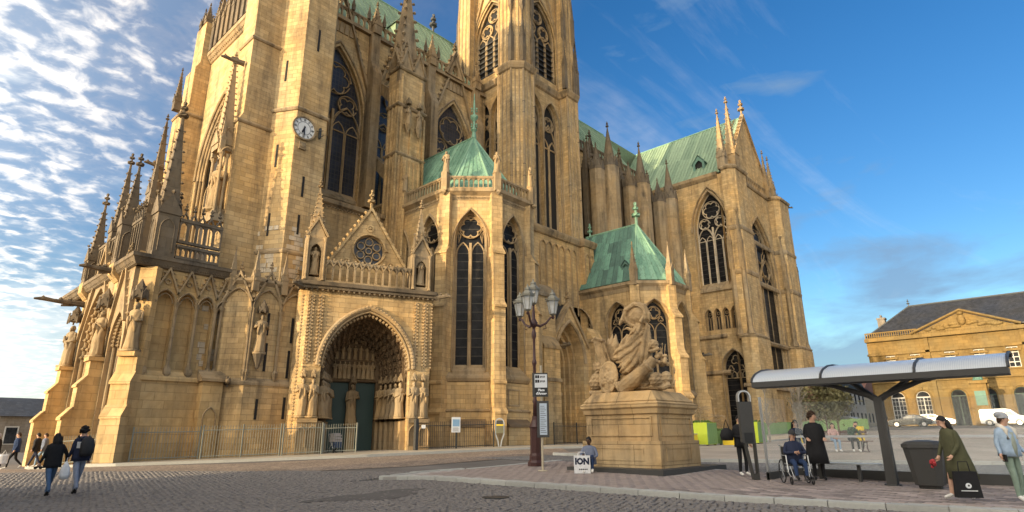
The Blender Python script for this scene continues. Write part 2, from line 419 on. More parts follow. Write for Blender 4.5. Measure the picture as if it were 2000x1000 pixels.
def gable(mb, fr, a0, a1, z0, z1, th=.3, d=0, cro=5, rail=.16, cr=.13, fin=.9):
    """thin crocketed gable"""
    c = (a0+a1)/2
    pr = [(0, d-th), (0, d+.06), (rail, d+.06), (rail, d-th)]
    mb.sweep(fr, [(a0, z0), (c, z1), (a1, z0)], pr)
    for s_ in (0, 1):
        for i in range(cro):
            f = (i+.7)/(cro+.4); a = (a0 if s_ == 0 else a1); 
            nx = -(z1-z0) if s_ == 0 else (z1-z0); nz = abs(c-a0); L = math.hypot(nx, nz)
            x = a+(c-a)*f+nx/L*(rail+cr*.5); z = z0+(z1-z0)*f+nz/L*(rail+cr*.5)
            mb.crocket(fr.p(x, d-th/2, z), cr)
    if fin:
        p = fr.p(c, d-th/2, z1+rail); mb.finial(p[0], p[1], p[2], fin)
def balustrade(mb, fr, a0, a1, z0, z1, n, th=.18, d=0):
    mb.fbox(fr, a0, a1, d-th-.04, d+.04, z0, z0+.14); mb.fbox(fr, a0, a1, d-th-.05, d+.05, z1-.16, z1)
    w = (a1-a0)/n; q = w*.13
    holes = [lancet(a0+i*w+q, a0+(i+1)*w-q, z0+.16, z1-.2-apexh(w-2*q, .8), .8, 4) for i in range(n)]
    mb.wall(fr, [(a0, z0+.143), (a1, z0+.143), (a1, z1-.163), (a0, z1-.163)], holes, d-th, d)
def draped(seed, arms=1):
    """standing draped figure, one unit tall, facing -y"""
    rg = random.Random(seed); mb = MB(); n = 26
    prf = [(0, .155, .125), (.04, .15, .125), (.12, .14, .118), (.22, .13, .112), (.32, .125, .108), (.42, .12, .105), (.5, .125, .108), (.57, .128, .105), (.63, .118, .095), (.69, .128, .095), (.75, .142, .095), (.79, .145, .088), (.815, .125, .075), (.835, .07, .058), (.86, .045, .046)]
    v = []; ph = rg.random()*6; sway = rg.uniform(-.035, .035); kn = rg.choice((-1, 1))
    for z, rx, ry in prf:
        for i in range(n):
            t = 2*math.pi*i/n; low = max(0, 1-z/.66)
            fold = (abs(math.sin(4.5*t+ph+z*2.2))-.5)*.34*low+(abs(math.sin(3*t+ph*2-z*9))-.5)*.20*(z < .8)*(z > .35)
            knee = .10*math.exp(-((z-.3)/.12)**2)*max(0, math.cos(t+math.pi/2-kn*.5))**3
            k = 1+(fold+knee*2 if z < .83 else 0)
            v.append((math.cos(t)*rx*k+sway*math.sin(z*3.5), math.sin(t)*ry*k, z))
    f = [(k*n+i, k*n+(i+1) % n, (k+1)*n+(i+1) % n, (k+1)*n+i) for k in range(len(prf)-1) for i in range(n)]
    mb.add(v, f+[tuple(reversed(range(n)))])
    mb.blob((sway*.2, -.012, .91), (.05, .06, .075), 10, 7); mb.blob((sway*.2, .014, .918), (.062, .06, .08), 10, 6); mb.blob((sway*.2, -.055, .87), (.035, .03, .05), 6, 4)
    mb.crocket((sway*.2, -.075, .905), .014)
    for s_ in (-1, 1):
        e = (s_*.165, -.02+rg.uniform(-.03, .02), .60+rg.uniform(-.04, .04)); h = (s_*rg.uniform(.02, .1), -.15, .58+rg.uniform(-.02, .14))
        mb.tube([(s_*.12, 0, .785), e, h], [.048, .046, .028], 7); mb.blob(h, .03, 6, 4)
        mb.tube([h, (h[0]+s_*.02, h[1]+.05, h[2]-.12), (h[0]+s_*.03, h[1]+.06, h[2]-.26)], [.03, .04, .012], 6)
    if arms: mb.box(-.05+.05*rg.choice((-1, 1)), .035, -.19, -.165, .56, .68)
    mb.box(-.17, .17, -.14, .14, -.045, 0)
    return mb
# ------------------------------------------------------------------ terrain height
CP = np.array([(5, 20, 0.0), (6.7, 41, 0.0), (9, 35, .3), (20, 31, .56), (25, 28, .66), (30, 28, .78), (49, 25, .75), (37, 18, .72), (29, 8, .6), (15, 2, .12), (19, 4, .14), (15, 11.5, .28), (12, 15, .2), (92, 15, 2.3), (100, 9, 2.45), (84, 25, 2.0), (60, 15, 1.2), (60, 0, 1.2), (0, 0, 0), (0, 10, -.05), (-40, 0, -.3), (-40, 80, -.6), (10, -40, 0), (150, 0, 3), (150, 100, 3), (50, 100, .8), (100, -60, 2.4), (0, 60, -.2)])
_X = CP[:, :2]; _D = np.linalg.norm(_X[:, None]-_X[None], axis=-1); _n = len(CP)
_A = np.zeros((_n+3, _n+3)); _A[:_n, :_n] = _D; _A[:_n, _n] = 1; _A[:_n, _n+1:] = _X; _A[_n, :_n] = 1; _A[_n+1:, :_n] = _X.T
_W = np.linalg.solve(_A, np.r_[CP[:, 2], 0, 0, 0])
def g(x, y):
    x = min(150, max(-40, x)); y = min(100, max(-60, y))
    d = np.hypot(_X[:, 0]-x, _X[:, 1]-y); return float(d@_W[:_n]+_W[_n]+_W[_n+1]*x+_W[_n+2]*y)

# ------------------------------------------------------------------ cathedral
cath = root('cathedral', (30, 40, .6), 'huge ochre limestone gothic cathedral with tall bell tower and green copper roofs', 'cathedral', world=True)
STM = [draped(i, i % 2).mesh('statue', 'stone_carved') for i in range(5)]
for me in STM: me.polygons.foreach_set('use_smooth', [True]*len(me.polygons))
_sc = [0]
def statue(parent, x, y, z, h, ang, label=None):
    _sc[0] += 1
    return link('statue', STM[_sc[0] % 5], parent, loc=(x, y, z+h*.045), rz=R(ang+90), scale=(h*.92, h*.92, h), label=label)
def string(mb, pts, z, out=.16, h=.2, base=0):
    mb.hsweep(pts, [(base, z-h*.5), (base+out*.6, z-h*.4), (base+out, z), (base+out, z+h*.25), (base, z+h*.9)])
def colonnette(mb, x, y, z0, z1, r_=.085):
    mb.cone(x, y, z0+.16, z1-.2, r_, r_, 7); mb.cone(x, y, z0, z0+.16, r_*1.9, r_*1.4, 7); mb.cone(x, y, z1-.25, z1, r_*1.1, r_*2.2, 7)
def canopy(mb, x, y, z, w):
    q = lambda r_: [(x+r_*math.cos(R(60*i+30)), y+r_*math.sin(R(60*i+30))) for i in range(6)]
    mb.prism(q(w*.6), z+w*.18, z+w*.75); mb.prism(q(w*.42), z+w*.75, z+w*1.3); mb.cone(x, y, z+w*1.3, z+w*1.9, w*.34, .02, 6, R(30))
    for i in range(6):
        ang = 60*i; fr_ = Fr((x+w*.52*math.cos(R(ang)), y+w*.52*math.sin(R(ang))), ang); e = w*.3
        mb.wall(fr_, [(-e, z), (-e*.75, z+w*.18), (0, z+w*.42), (e*.75, z+w*.18), (e, z), (e, z+w*.5), (0, z+w*1.05), (-e, z+w*.5)], [], 0, w*.07)
        p = q(w*.66)[i]; mb.cone(p[0], p[1], z-w*.05, z+w*.9, w*.08, w*.02, 4); mb.crocket((p[0], p[1], z+w*.95), w*.07)
def gargoyle(parent, p, ang, L=1.3):
    mb = MB(); c, s_ = math.cos(R(ang)), math.sin(R(ang)); x, y, z = p
    q = lambda t, dz: (x+c*t*L, y+s_*t*L, z+dz)
    mb.tube([q(-.1, 0), q(.3, .02), q(.6, .03), q(.8, .08), q(1, .02)], [.2, .17, .12, .14, .06], 7)
    for k in (-1, 1): mb.crocket((q(.82, .2)[0]-s_*.08*k, q(.82, .2)[1]+c*.08*k, z+.2), .07)
    mb.crocket(q(.45, .2), .12); mb.crocket(q(.25, .22), .13)
    mb.tube([q(.15, -.12), q(.42, -.2)], .07, 5)
    return mb.build('gargoyle', 'stone_old', parent)

# ---- west porch --------------------------------------------------------------
wp = MB()
wp.box(9.7, 14.2, 35.42, 50, -.6, 10.6)
fs = south(35)
bays = [9.75, 10.9, 11.95, 12.95, 13.85]
holes = [lancet(a+.09, b-.09, 4.9, 8.45, .72) for a, b in zip(bays, bays[1:])]
wp.wall(fs, [(9.45, -.6), (14.2, -.6), (14.2, 10.4), (9.45, 10.4)], holes, -.40, 0)
wp.fbox(fs, 9.45, 14.0, -.02, .22, -.6, 4.35); wp.prof(fs, [(0, 4.353), (.36, 4.353), (.36, 4.5), (0, 4.85)], 9.40, 14.05)
wp.fbox(fs, 12.55, 13.62, .222, .8, -.6, 4.4)
wpo = wp.build('west_porch', 'stone_plain', cath)
tr = MB(); tr.prof(fs, [(.20, 4.41), (1.0, 4.41), (1.0, 4.55), (.2, 5.05)], 12.42, 13.78)
moulding(tr, Fr((0, 35-.8), SOUTH), lancet(12.8, 13.4, -.3, 2.5, 1.0), .07, .06)
for b in bays:
    colonnette(tr, b, 34.88, 5.0, 8.5); tr.fbox(fs, b-.16, b+.16, 0, .3, 4.72, 5.0); tr.cone(b, 34.86, 4.35, 4.75, .06, .18, 6)
for a, b in zip(bays, bays[1:]):
    moulding(tr, fs, archpts(a+.09, b-.09, 8.45, .72), .11, .16); moulding(tr, fs, archpts(a+.2, b-.2, 8.45, .72), .06, .05, -.02)
    gable(tr, fs, a+.02, b-.02, 8.95, 10.22, .12, .12, 4, .09, .10, .45)
    p = (a+b)/2; tr.sweep(fs, circle(p, 9.62, .13, 10), [(-.03, 0), (-.03, .08), (.03, .08), (.03, 0)], True)
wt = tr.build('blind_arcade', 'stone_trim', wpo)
tr = MB()
cp = [(8.75, 50), (8.75, 34.98), (14.2, 34.98)]
tr.hsweep(cp, [(0, 10.25), (.12, 10.3), (.30, 10.62), (.36, 10.66), (.36, 10.86), (0, 10.95)])
for i in range(38):
    tr.crocket((8.9+i*.14, 34.83, 10.42), .085)
for i in range(60): tr.crocket((8.6, 35.2+i*.24, 10.42), .1)
tr.box(8.76, 14.3, 34.99, 50, 10.61, 10.9)
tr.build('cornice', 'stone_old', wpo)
# west portals between stepped fins
for (n0, n1, zs, nm) in ((35.35, 38.2, 6.3, 0), (38.85, 44.7, 6.2, 1), ):
    pm = MB(); fr = west(8.78, 0); a0, a1 = -n1, -n0
    top = zs+apexh(n1-n0-.6, .82)
    pm.wall(fr, [(a0, -.6), (a1, -.6), (a1, 10.26), (a0, 10.26)], [lancet(a0+.3, a1-.3, -.5, zs, .82, 8)], -.22, 0)
    for k in range(4):
        o = .3+.14*(k+1); path = lancet(a0+o, a1-o, -.4, zs, .82, 8); dd = -.22-.2*k
        pm.sweep(fr, path, [(.16, dd), (0, dd-.03), (-.03, dd-.1), (0, dd-.2), (.16, dd-.2)])
        for (a, z) in archpts(a0+o, a1-o, zs, .82, 9): pm.crocket(fr.p(a, dd+.02, z), .13)
    gable(pm, fr, a0+.1, a1-.1, zs+1.0, zs+1.0+(a1-a0)*1.25 if nm == 0 else 12.6, .25, .1, 7, .15, .14, .8)
    if nm == 0:
        pm.wall(fr, [(a0+.3, 10.27), (a1-.3, 10.27), ((a0+a1)/2, zs+.95+(a1-a0)*1.25)], [], -.1, .04)
    pm.build('west_portal', 'stone_trim', wpo)
    for k in range(5):
        x = 9.35-.14*k
        for n_ in (n0+.75-.08*k, n1-.75+.08*k): colo = None
fin = [(0, -.6), (2.25, -.6), (2.25, 2.5), (1.85, 3.0), (1.85, 4.15), (1.5, 4.65), (1.5, 5.45), (.9, 5.453), (.9, 10.24), (0, 10.24)]
for N in (38.5, 45.05):
    b = MB(); fr = west(9.68, N); b.prof(fr, fin, -.42, .42)
    b.prof(fr, [(1.9, 2.95), (2.33, 2.42), (2.33, 2.55), (1.9, 3.08)], -.47, .47); b.prof(fr, [(1.5, 4.6), (1.93, 4.08), (1.93, 4.2), (1.5, 4.73)], -.47, .47)
    b.fbox(fr, -.5, .5, .9, 1.62, 5.455, 5.68)
    b.prof(fr, [(.88, 9.9), (.95, 9.9), (1.3, 10.3), (1.3, 10.92), (.88, 10.92)], -.44, .44)
    o = b.build('stepped_buttress', 'stone_plain', wpo)
    statue(o, 9.68-1.25, N-.05, 5.68, 2.45, -155)
    c = MB(); canopy(c, 9.68-1.2, N, 8.35, .62); c.build('canopy', 'stone_old', o)
b = MB(); fr = Fr((9.62, 35.25), -141)
b.prof(fr, [(0, -.6), (1.25, -.6), (1.25, 2.5), (1.0, 3.0), (1.0, 4.15), (.78, 4.65), (.78, 5.45), (.42, 5.453), (.42, 10.24), (0, 10.24)], -.5, .5)
b.prof(fr, [(1.0, 2.95), (1.33, 2.42), (1.33, 2.55), (1.0, 3.08)], -.55, .55); b.prof(fr, [(.78, 4.6), (1.08, 4.08), (1.08, 4.2), (.78, 4.73)], -.55, .55)
b.fbox(fr, -.46, .46, .4, 1.0, 5.455, 5.7)
o = b.build('stepped_buttress', 'stone_plain', wpo)
p = fr.p(0, .72, 0); statue(o, p[0], p[1], 5.7, 2.45, -141)
c = MB(); canopy(c, p[0], p[1], 8.35, .6); c.build('canopy', 'stone_old', o)
# openwork parapet and pinnacles on the porch terrace
rl = MB(); fr = south(34.9)
balustrade(rl, fr, 10.45, 12.75, 10.95, 11.75, 9, .14); balustrade(rl, fr, 10.45, 12.75, 11.85, 13.25, 5, .14)
for i in range(5):
    x = 10.45+.46*(i+.5); gable(rl, fr, x-.21, x+.21, 13.1, 13.55, .1, -.02, 2, .05, .06, .55)
rl.build('openwork_parapet', 'stone_old', wpo); rl = MB()
fr = west(8.85, 0)
balustrade(rl, fr, -37.6, -35.9, 10.95, 13.2, 4, .14); r2_ = MB(); balustrade(r2_, fr, -44.3, -39.2, 10.95, 13.2, 9, .14); r2_.build('openwork_parapet', 'stone_old', wpo)
for i in range(4):
    x = -37.6+.425*(i+.5); gable(rl, fr, x-.2, x+.2, 13.1, 13.55, .1, -.02, 2, .05, .06, .65)
rl.build('openwork_parapet', 'stone_old', wpo)
for x, y, w, hs, hp in ((9.85, 35.45, 1.1, 2.6, 5.4), (8.85, 38.5, .85, 2.4, 3.3), (9.15, 42.0, .8, 2.9, 4.2), (8.85, 45.05, .85, 1.6, 3.4)):
    q = MB(); q.pinnacle(x, y, 10.9, w, hs, hp, 8, fin=1.3)
    fr = Fr((x, y), SOUTH)
    moulding(q, Fr((x, y-w/2), SOUTH), lancet(-w*.3, w*.3, 11.2, 10.9+hs*.62, .9), .06, .05); moulding(q, Fr((x-w/2, y), WEST), lancet(-w*.3, w*.3, 11.2, 10.9+hs*.62, .9), .06, .05)
    q.build('pinnacle', 'stone_old', wpo)
gargoyle(wpo, (8.6, 45.1, 9.6), 180, 2.4); gargoyle(wpo, (8.5, 38.5, 10.5), 180, 1.6); gargoyle(wpo, (13.9, 34.4, 4.4), -110, .9)

# ---- west front --------------------------------------------------------------
wf = MB(); wf.box(14.95, 18.4, 36.35, 48, 10.5, 34)
fr = west(14.2, 0); aw = lancet(-45.5, -38.5, 12.2, 19.9, .98, 12)
wf.wall(fr, [(-48, 10.6), (-36.4, 10.6), (-36.4, 31.0), (-48, 31.0)], [aw], -.72, 0)
wf.prof(west(14.2, 36.6), [(-1, 10.6), (1.2, 10.6), (1.2, 20.8), (.95, 21.4), (.95, 34), (-1, 34)], -1.0, 1.0)
wf.prof(west(14.2, 47.2), [(-1, 10.6), (2.0, 10.6), (2.0, 15.5), (1.5, 16.2), (1.5, 25.5), (1.1, 26.3), (1.1, 29.6), (.8, 30.2), (.8, 34), (-1, 34)], -1.0, 1.0)
wfo = wf.build('west_front', 'stone', cath)
tr = MB()
for k in range(4): moulding(tr, west(14.2+.16*k, 0), archpts(-45.5+.1*k, -38.5-.1*k, 19.9, .98, 12), .22, .16, -.1 if k else 0)
for k in range(3): moulding(tr, west(14.3+.2*k, 0), [(-45.4+.12*k, 12.3), (-45.4+.12*k, 19.9)], .12, .14, -.06); moulding(tr, west(14.3+.2*k, 0), [(-38.6-.12*k, 19.9), (-38.6-.12*k, 12.3)], .12, .14, -.06)
tr.hsweep([(14.2, 46.2), (14.2, 37.6)], [(0, 30.3), (.1, 30.35), (.35, 30.8), (.42, 30.85), (.42, 31.2), (0, 31.25)])
for i in range(30): tr.crocket((13.97, 37.8+i*.28, 30.55), .1)
for (pts, z) in (([(13.0, 37.6), (13.0, 35.6), (15.2, 35.6), (15.2, 36.35), (16, 36.35)], 20.75), ([(12.2, 48.2), (12.2, 46.2), (14.2, 46.2)], 15.4), ([(12.7, 48.2), (12.7, 46.2), (14.2, 46.2)], 25.4), ([(13.25, 37.6), (13.25, 35.6), (15.2, 35.6)], 27.0)):
    tr.build('moulding', 'stone_trim', wfo); tr = MB(); string(tr, pts, z, .12, .22)
tr.build('string_course', 'stone_trim', wfo)
hl = lights(-45.0, -42.15, 12.7, 18.6, 3, .14, 1.0)+lights(-41.85, -39.0, 12.7, 18.6, 3, .14, 1.0)+[foil(-43.6, 20.6, .95, 6), foil(-40.4, 20.6, .95, 6), foil(-42, 22.9, 1.25, 8)]
window(cath, fr, lancet(-45.45, -38.55, 12.25, 19.9, .98, 12), hl, -.55, .16, 'glass_blue')
ga = MB()
for i in range(9):
    y = 38.1+i*.95; ga.pinnacle(14.0, y, 31.25, .5, 2.2+.6*(i % 2), 2.2, 4)
ga.build('gallery', 'stone_old', wfo)
for x, y, z, w, hs, hp in ((13.6, 46.6, 34, .5, .4, 1.3), (13.6, 47.6, 34, .5, .4, 1.3), (14.6, 47.2, 33.9, .9, .6, 2.4), (12.55, 47.3, 25.9, .5, .8, 2.6), (12.1, 47.3, 16, .85, 2.8, 5.8), (11.7, 46.2, 14.0, .5, 3.0, 5.2)):
    q = MB(); q.pinnacle(x, y, z, w, hs, hp, 8); q.build('pinnacle', 'stone_old', wfo)
nb = MB(); nb.box(11.35, 14.2, 45.9, 48.4, 10.6, 14.0); nb.build('buttress_foot', 'stone', wfo)
gargoyle(wfo, (12.2, 47, 20.9), 180, 1.2); gargoyle(wfo, (13.0, 36.3, 25.2), 170, 1.3)
# canopied statue niche on the corner buttress
ni = MB(); ni.box(12.25, 13.0, 35.7, 37.2, 13.9, 14.35); ni.box(12.4, 13.0, 35.85, 37.05, 14.35, 14.7)
for y in (35.8, 37.1): colonnette(ni, 12.4, y, 14.35, 18.3, .09); colonnette(ni, 12.75, y, 14.35, 18.3, .07)
moulding(ni, west(12.3, 0), archpts(-37.1, -35.8, 18.2, .8), .12, .1); moulding(ni, Fr((0, 35.75), SOUTH), archpts(12.35, 13.0, 18.2, .8), .1, .1)
ni.pinnacle(12.62, 36.45, 18.6, .95, .5, 5.9, 14, gab=True)
for dy in (-.55, .55): ni.pinnacle(12.35, 36.45+dy, 18.3, .3, 1.0, 1.4, 4)
no = ni.build('statue_niche', 'stone_carved', wfo)
statue(wfo, 12.6, 36.4, 14.7, 3.0, -150)

# ---- stair turret with the clock ---------------------------------------------
hexc = (17.1, 35.86); ra = 1.86/math.cos(math.pi/6)
def hexp(r_): return [(hexc[0]+r_*math.cos(R(-120+60*i)), hexc[1]+r_*math.sin(R(-120+60*i))) for i in range(6)]
tu = MB(); tu.prism(hexp(ra), 10.0, 46.5)
tu.box(15.3, 18.5, 36.4, 41, 8, 46.5)
tb = [(14.2, 38), (13.35, 35.02), (14.55, 33.82), (17.9, 33.82), (19.2, 35.2), (19.2, 38)]
tb2 = [(14.2, 38), (13.15, 34.95), (14.47, 33.6), (18.0, 33.6), (19.4, 35.1), (19.4, 38)]
tu.prism(tb, 4.4, 10.3); tu.prism(tb2, -.6, 4.3)
tuo = tu.build('stair_turret', 'stone', cath)
tr = MB()
for z, o in ((22.2, .14), (12.4, .10), (34.5, .14), (46.3, .3)):
    h6 = hexp(ra); tr = MB(); tr.hsweep([h6[5], h6[0], h6[1], h6[2]], [(0, z-.12), (o*.6, z-.1), (o, z), (o, z+.08), (0, z+.22)]); tr.build('string_course', 'stone_trim', tuo)
h6 = hexp(ra); tr = MB()
tr.hsweep([tb2[1], tb2[2], tb2[3]], [(-.1, 4.29), (.06, 4.29), (.06, 4.42), (-.22, 4.7)])
tr.hsweep([tb[1], tb[2], tb[3]], [(0, 10.0), (.18, 10.2), (.18, 10.35), (-.4, 10.6)])
def facet(p, q):
    ang = math.degrees(math.atan2(q[1]-p[1], q[0]-p[0]))-90
    return Fr(p, ang), math.hypot(q[0]-p[0], q[1]-p[1])
for p, q, n_ in ((tb[1], tb[2], 1), (tb[2], tb[3], 2)):
    fr, L = facet(p, q); w = L/n_
    for i in range(n_):
        a, b = i*w+.06, (i+1)*w-.06
        moulding(tr, fr, archpts(a, b, 8.6, .75), .12, .16); gable(tr, fr, a-.02, b+.02, 8.95, 10.75 if n_ > 1 else 10.6, .12, .12, 5, .1, .11, .6)
        for x in (a-.04, b+.04):
            c = fr.p(x, .12, 0); colonnette(tr, c[0], c[1], 5.0, 8.6, .08)
            tr.cone(c[0], c[1], 4.5, 5.0, .05, .2, 6)
for x, y in ((13.6, 34.75), (14.55, 33.85), (16.25, 33.75), (17.9, 33.8)): tr.pinnacle(x, y, 9.6, .36, .9, 1.5, 3)
tr.build('moulding', 'stone_trim', tuo)
for (x, z, h, N) in ((17.0, 27.9, 1.7, 33.99), (16.9, 16.9, 1.4, 33.99), (16.85, 14.3, 1.3, 33.99), (15.55, 7.8, 1.3, 33.81), (15.6, 5.9, 1.6, 33.81), (17.0, 5.6, 1.6, 33.81), (17.05, 7.6, 1.5, 33.81), (15.3, 3.0, 1.1, 33.59), (16.9, 3.1, 1.2, 33.59)):
    MB().box(x-.07, x+.07, N-.03, N+.2, z-h/2, z+h/2).build('slit_window', 'dark', tuo)
fr, L = facet(h6[5], h6[0])
for z, h in ((25.2, 1.6), (18.9, 1.6), (14.2, 1.5)):
    MB().fbox(fr, L*.45-.07, L*.45+.07, -.2, .03, z-h/2, z+h/2).build('slit_window', 'dark', tuo)
rp = random.Random(3)
for i in range(64):      # pale replaced blocks
    z = 10.8+int(rp.random()**1.5*11)*.30; a = rp.uniform(0, 1.5)
    f2, L2 = (south(34.0), 0) if i % 3 else (fr, 0)
    x0 = (16.1+a) if i % 3 else a; x0 = min(x0, 17.55) if i % 3 else min(x0, 1.5)
    MB().fbox(f2, x0, x0+rp.uniform(.25, .55), -.1, .006+.0006*i, z, z+.285).build('repair_block', 'stone_pale', tuo)
for i in range(14):
    z = 5.3+rp.randint(0, 9)*.34; x0 = rp.choice((12.45, 13.2))+rp.uniform(-.05, .25)
    MB().fbox(south(35.4), x0, x0+rp.uniform(.2, .4), -.05, .008+.001*i, z, z+.31).build('repair_block', 'stone_pale', wpo)
co = MB(); p = (15.1, 33.62)
co.cone(p[0], p[1], 5.2, 6.0, .08, .36, 8); co.build('statue_bracket', 'stone_old', tuo); co = MB(); canopy(co, p[0], p[1], 8.35, .42); co.build('canopy', 'stone_old', tuo); statue(tuo, p[0], p[1]+.02, 6.0, 2.2, -105)
# clock
fc = south(33.98); ccx, ccz, cr_ = 16.55, 20.9, .84
mb = MB(); mb.wall(fc, circle(ccx, ccz, cr_, 36), [circle(ccx, ccz, cr_-.1, 36)], 0, .16)
clo = mb.build('clock', 'stone_trim', cath)
MB().wall(fc, circle(ccx, ccz, cr_-.11, 36), [], .02, .08).build('clock_face', 'clock_white', clo)
rm = MB(); rm.wall(fc, circle(ccx, ccz, cr_*.55, 30), [circle(ccx, ccz, cr_*.52, 30)], .082, .09)
for i in range(12):
    t = R(30*i); c_, s_ = math.cos(t), math.sin(t)
    for off in ((-.025, .025) if i % 3 else (-.05, 0, .05)):
        r1, r2 = cr_*.60, cr_*.82; w = .012
        pts = [(ccx+s_*r_+c_*(off+e), ccz+c_*r_-s_*(off+e)) for r_, e in ((r1, -w), (r2, -w), (r2, w), (r1, w))]
        rm.wall(fc, pts, [], .082, .092)
rm.build('numerals', 'clock_black', clo)
def hand(L, w, ang, d):
    t = R(ang); c_, s_ = math.cos(t), math.sin(t)
    pts = [(ccx+s_*r_+c_*e, ccz+c_*r_-s_*e) for r_, e in ((-.15, -w), (L*.7, -w*1.3), (L, 0), (L*.7, w*1.3), (-.15, w))]
    MB().wall(fc, pts, [], d, d+.02).build('hand', 'clock_black', clo)
hand(.42, .045, 200, .10); hand(.60, .03, 178, .13)
mb = MB(); mb.fbox(fc, ccx-.22, ccx+.22, 0, .1, ccz-1.5, ccz-1.0); mb.wall(fc, circle(ccx, ccz-1.22, .14, 14), [], .1, .14); mb.build('dial_box', 'stone_trim', clo)
mb = MB(); mb.tube([fc.p(ccx+cr_, .1, ccz+.1), fc.p(ccx+1.15, .5, ccz+.1)], .03, 5); mb.tube([fc.p(ccx+1.1, 0, ccz-.3), fc.p(ccx+1.1, .6, ccz-.3)], .03, 5); mb.fbox(fc, ccx+1.0, ccx+1.12, .1, .3, ccz-.4, ccz+.35); mb.build('bracket', 'iron', clo)
# ---- south portal porch ---------------------------------------------------------
fp = Fr((20.9, 31), -90-22)
pp = MB(); AL, AR, AC = -4.45, 3.62, -.3
op = lancet(-2.95, 2.35, -.4, 5.5, .66, 12)
front = [(-3.95, -.5), (AR, -.5), (AR, 10.0), (-3.95, 10.0)]
pp.wall(fp, front, [op], -.5, 0)
pp.add([fp.p(-3.95, 0, -.5), fp.p(-4.5, -.75, -.5), fp.p(-4.5, -.75, 10), fp.p(-3.95, 0, 10), fp.p(-4.5, -3, -.5), fp.p(-4.5, -3, 10)], [(1, 0, 3, 2), (4, 1, 2, 5)])
pp.fbox(fp, AR-.5, AR, -5, -.5, -.5, 10.0); pp.fbox(fp, -4.5, -3.9, -5, -.9, -.5, 9.9)
pp.fbox(fp, -4.4, AR, -5.5, -.02, 10.0, 10.35)
# vaulted recess: stepped arches closing in towards the doors
NS = 6
for k in range(NS):
    i0 = .17*k; d1 = -.5-.60*k; a0, a1 = -2.95+i0, 2.35-i0
    path = lancet(a0, a1, -.4, 5.5, .66, 12)
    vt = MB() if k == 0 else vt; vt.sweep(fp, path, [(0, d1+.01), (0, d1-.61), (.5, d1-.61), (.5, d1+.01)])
ppo = pp.build('portal_porch', 'stone', cath); vt.build('portal_vault', 'stone_soot_shade', ppo)  # vault, tympanum and archivolts: shade of the recess put into a darker stone
dd = -.5-.60*NS; w2 = .17*NS
ty = MB(); ia, ib = -2.95+w2, 2.35-w2
ty.wall(fp, [(ia-.1, -.5), (ib+.1, -.5)]+list(reversed(archpts(ia-.1, ib+.1, 5.5, .7, 10))), [[(ia+.12, -.4), (ia+1.42, -.4), (ia+1.42, 4.95), (ia+.12, 4.95)], [(ib-1.42, -.4), (ib-.12, -.4), (ib-.12, 4.95), (ib-1.42, 4.95)]], dd-.35, dd)
for z, n_ in ((5.0, 0), (6.25, 0), (7.3, 0)): ty.fbox(fp, ia, ib, dd, dd+.12, z, z+.12)
ty.build('tympanum', 'stone_soot_shade', ppo)
for z, n_, h in ((5.13, 9, 1.08), (6.38, 7, .9), (7.43, 3, .75)):
    for i in range(n_):
        a = ia+.25+(ib-ia-.5)*(i+.5)/n_
        if z > 7: a = AC+(i-1)*.5
        p = fp.p(a, dd+.12, 0); statue(ppo, p[0], p[1], z, h, -112)
for a0 in (ia+.13, ib-1.41):
    dm = MB(); dm.fbox(fp, a0, a0+1.28, dd-.34, dd-.24, .55, 4.93); do = dm.build('door', 'door_green', ppo)
# archivolt figures and hood
tr = MB()
for k in range(NS):
    i0 = .17*k; dm = -.5-.60*k-.2
    L = archpts(-2.95+i0, 2.35-i0, 5.5, .66, 9)
    av = MB()
    for a, z in L: av.blob(fp.p(a+(.06 if a < AC else -.06), dm, z-.05), (.13, .13, .22), 6, 4)
    av.build('archivolt', 'stone_soot_shade', ppo)
moulding(tr, fp, archpts(-2.95, 2.35, 5.5, .66, 14), .30, .2, .05); moulding(tr, fp, archpts(-2.95, 2.35, 5.5, .66, 14), .12, .10, -.1)
for a, z in archpts(-2.95-.12, 2.35+.12, 5.5, .69, 22): tr.crocket(fp.p(a, .14, z), .12)
for a, z in archpts(-2.8, 2.2, 5.45, .66, 18): tr.crocket(fp.p(a, -.12, z), .13)
for a in (-3.75, -3.22, 2.62, 3.22):            # foliate strips up the piers
    tr.fbox(fp, a-.05, a+.05, 0, .08, 5.6, 9.7)
    for i in range(19):
        for e in (-.11, .11): tr.crocket(fp.p(a+e, .06, 5.75+i*.21), .085)
for i in range(44):
    z = 1.0+i*.2; tr.crocket(fp.p(-4.22, -.34, z), .09); tr.crocket(fp.p(-3.95, .03, z), .07)
for i in range(20): tr.crocket(fp.p(AR+.02, .02, 5.6+i*.21), .1)
tr.build('carving', 'stone_carved', ppo)
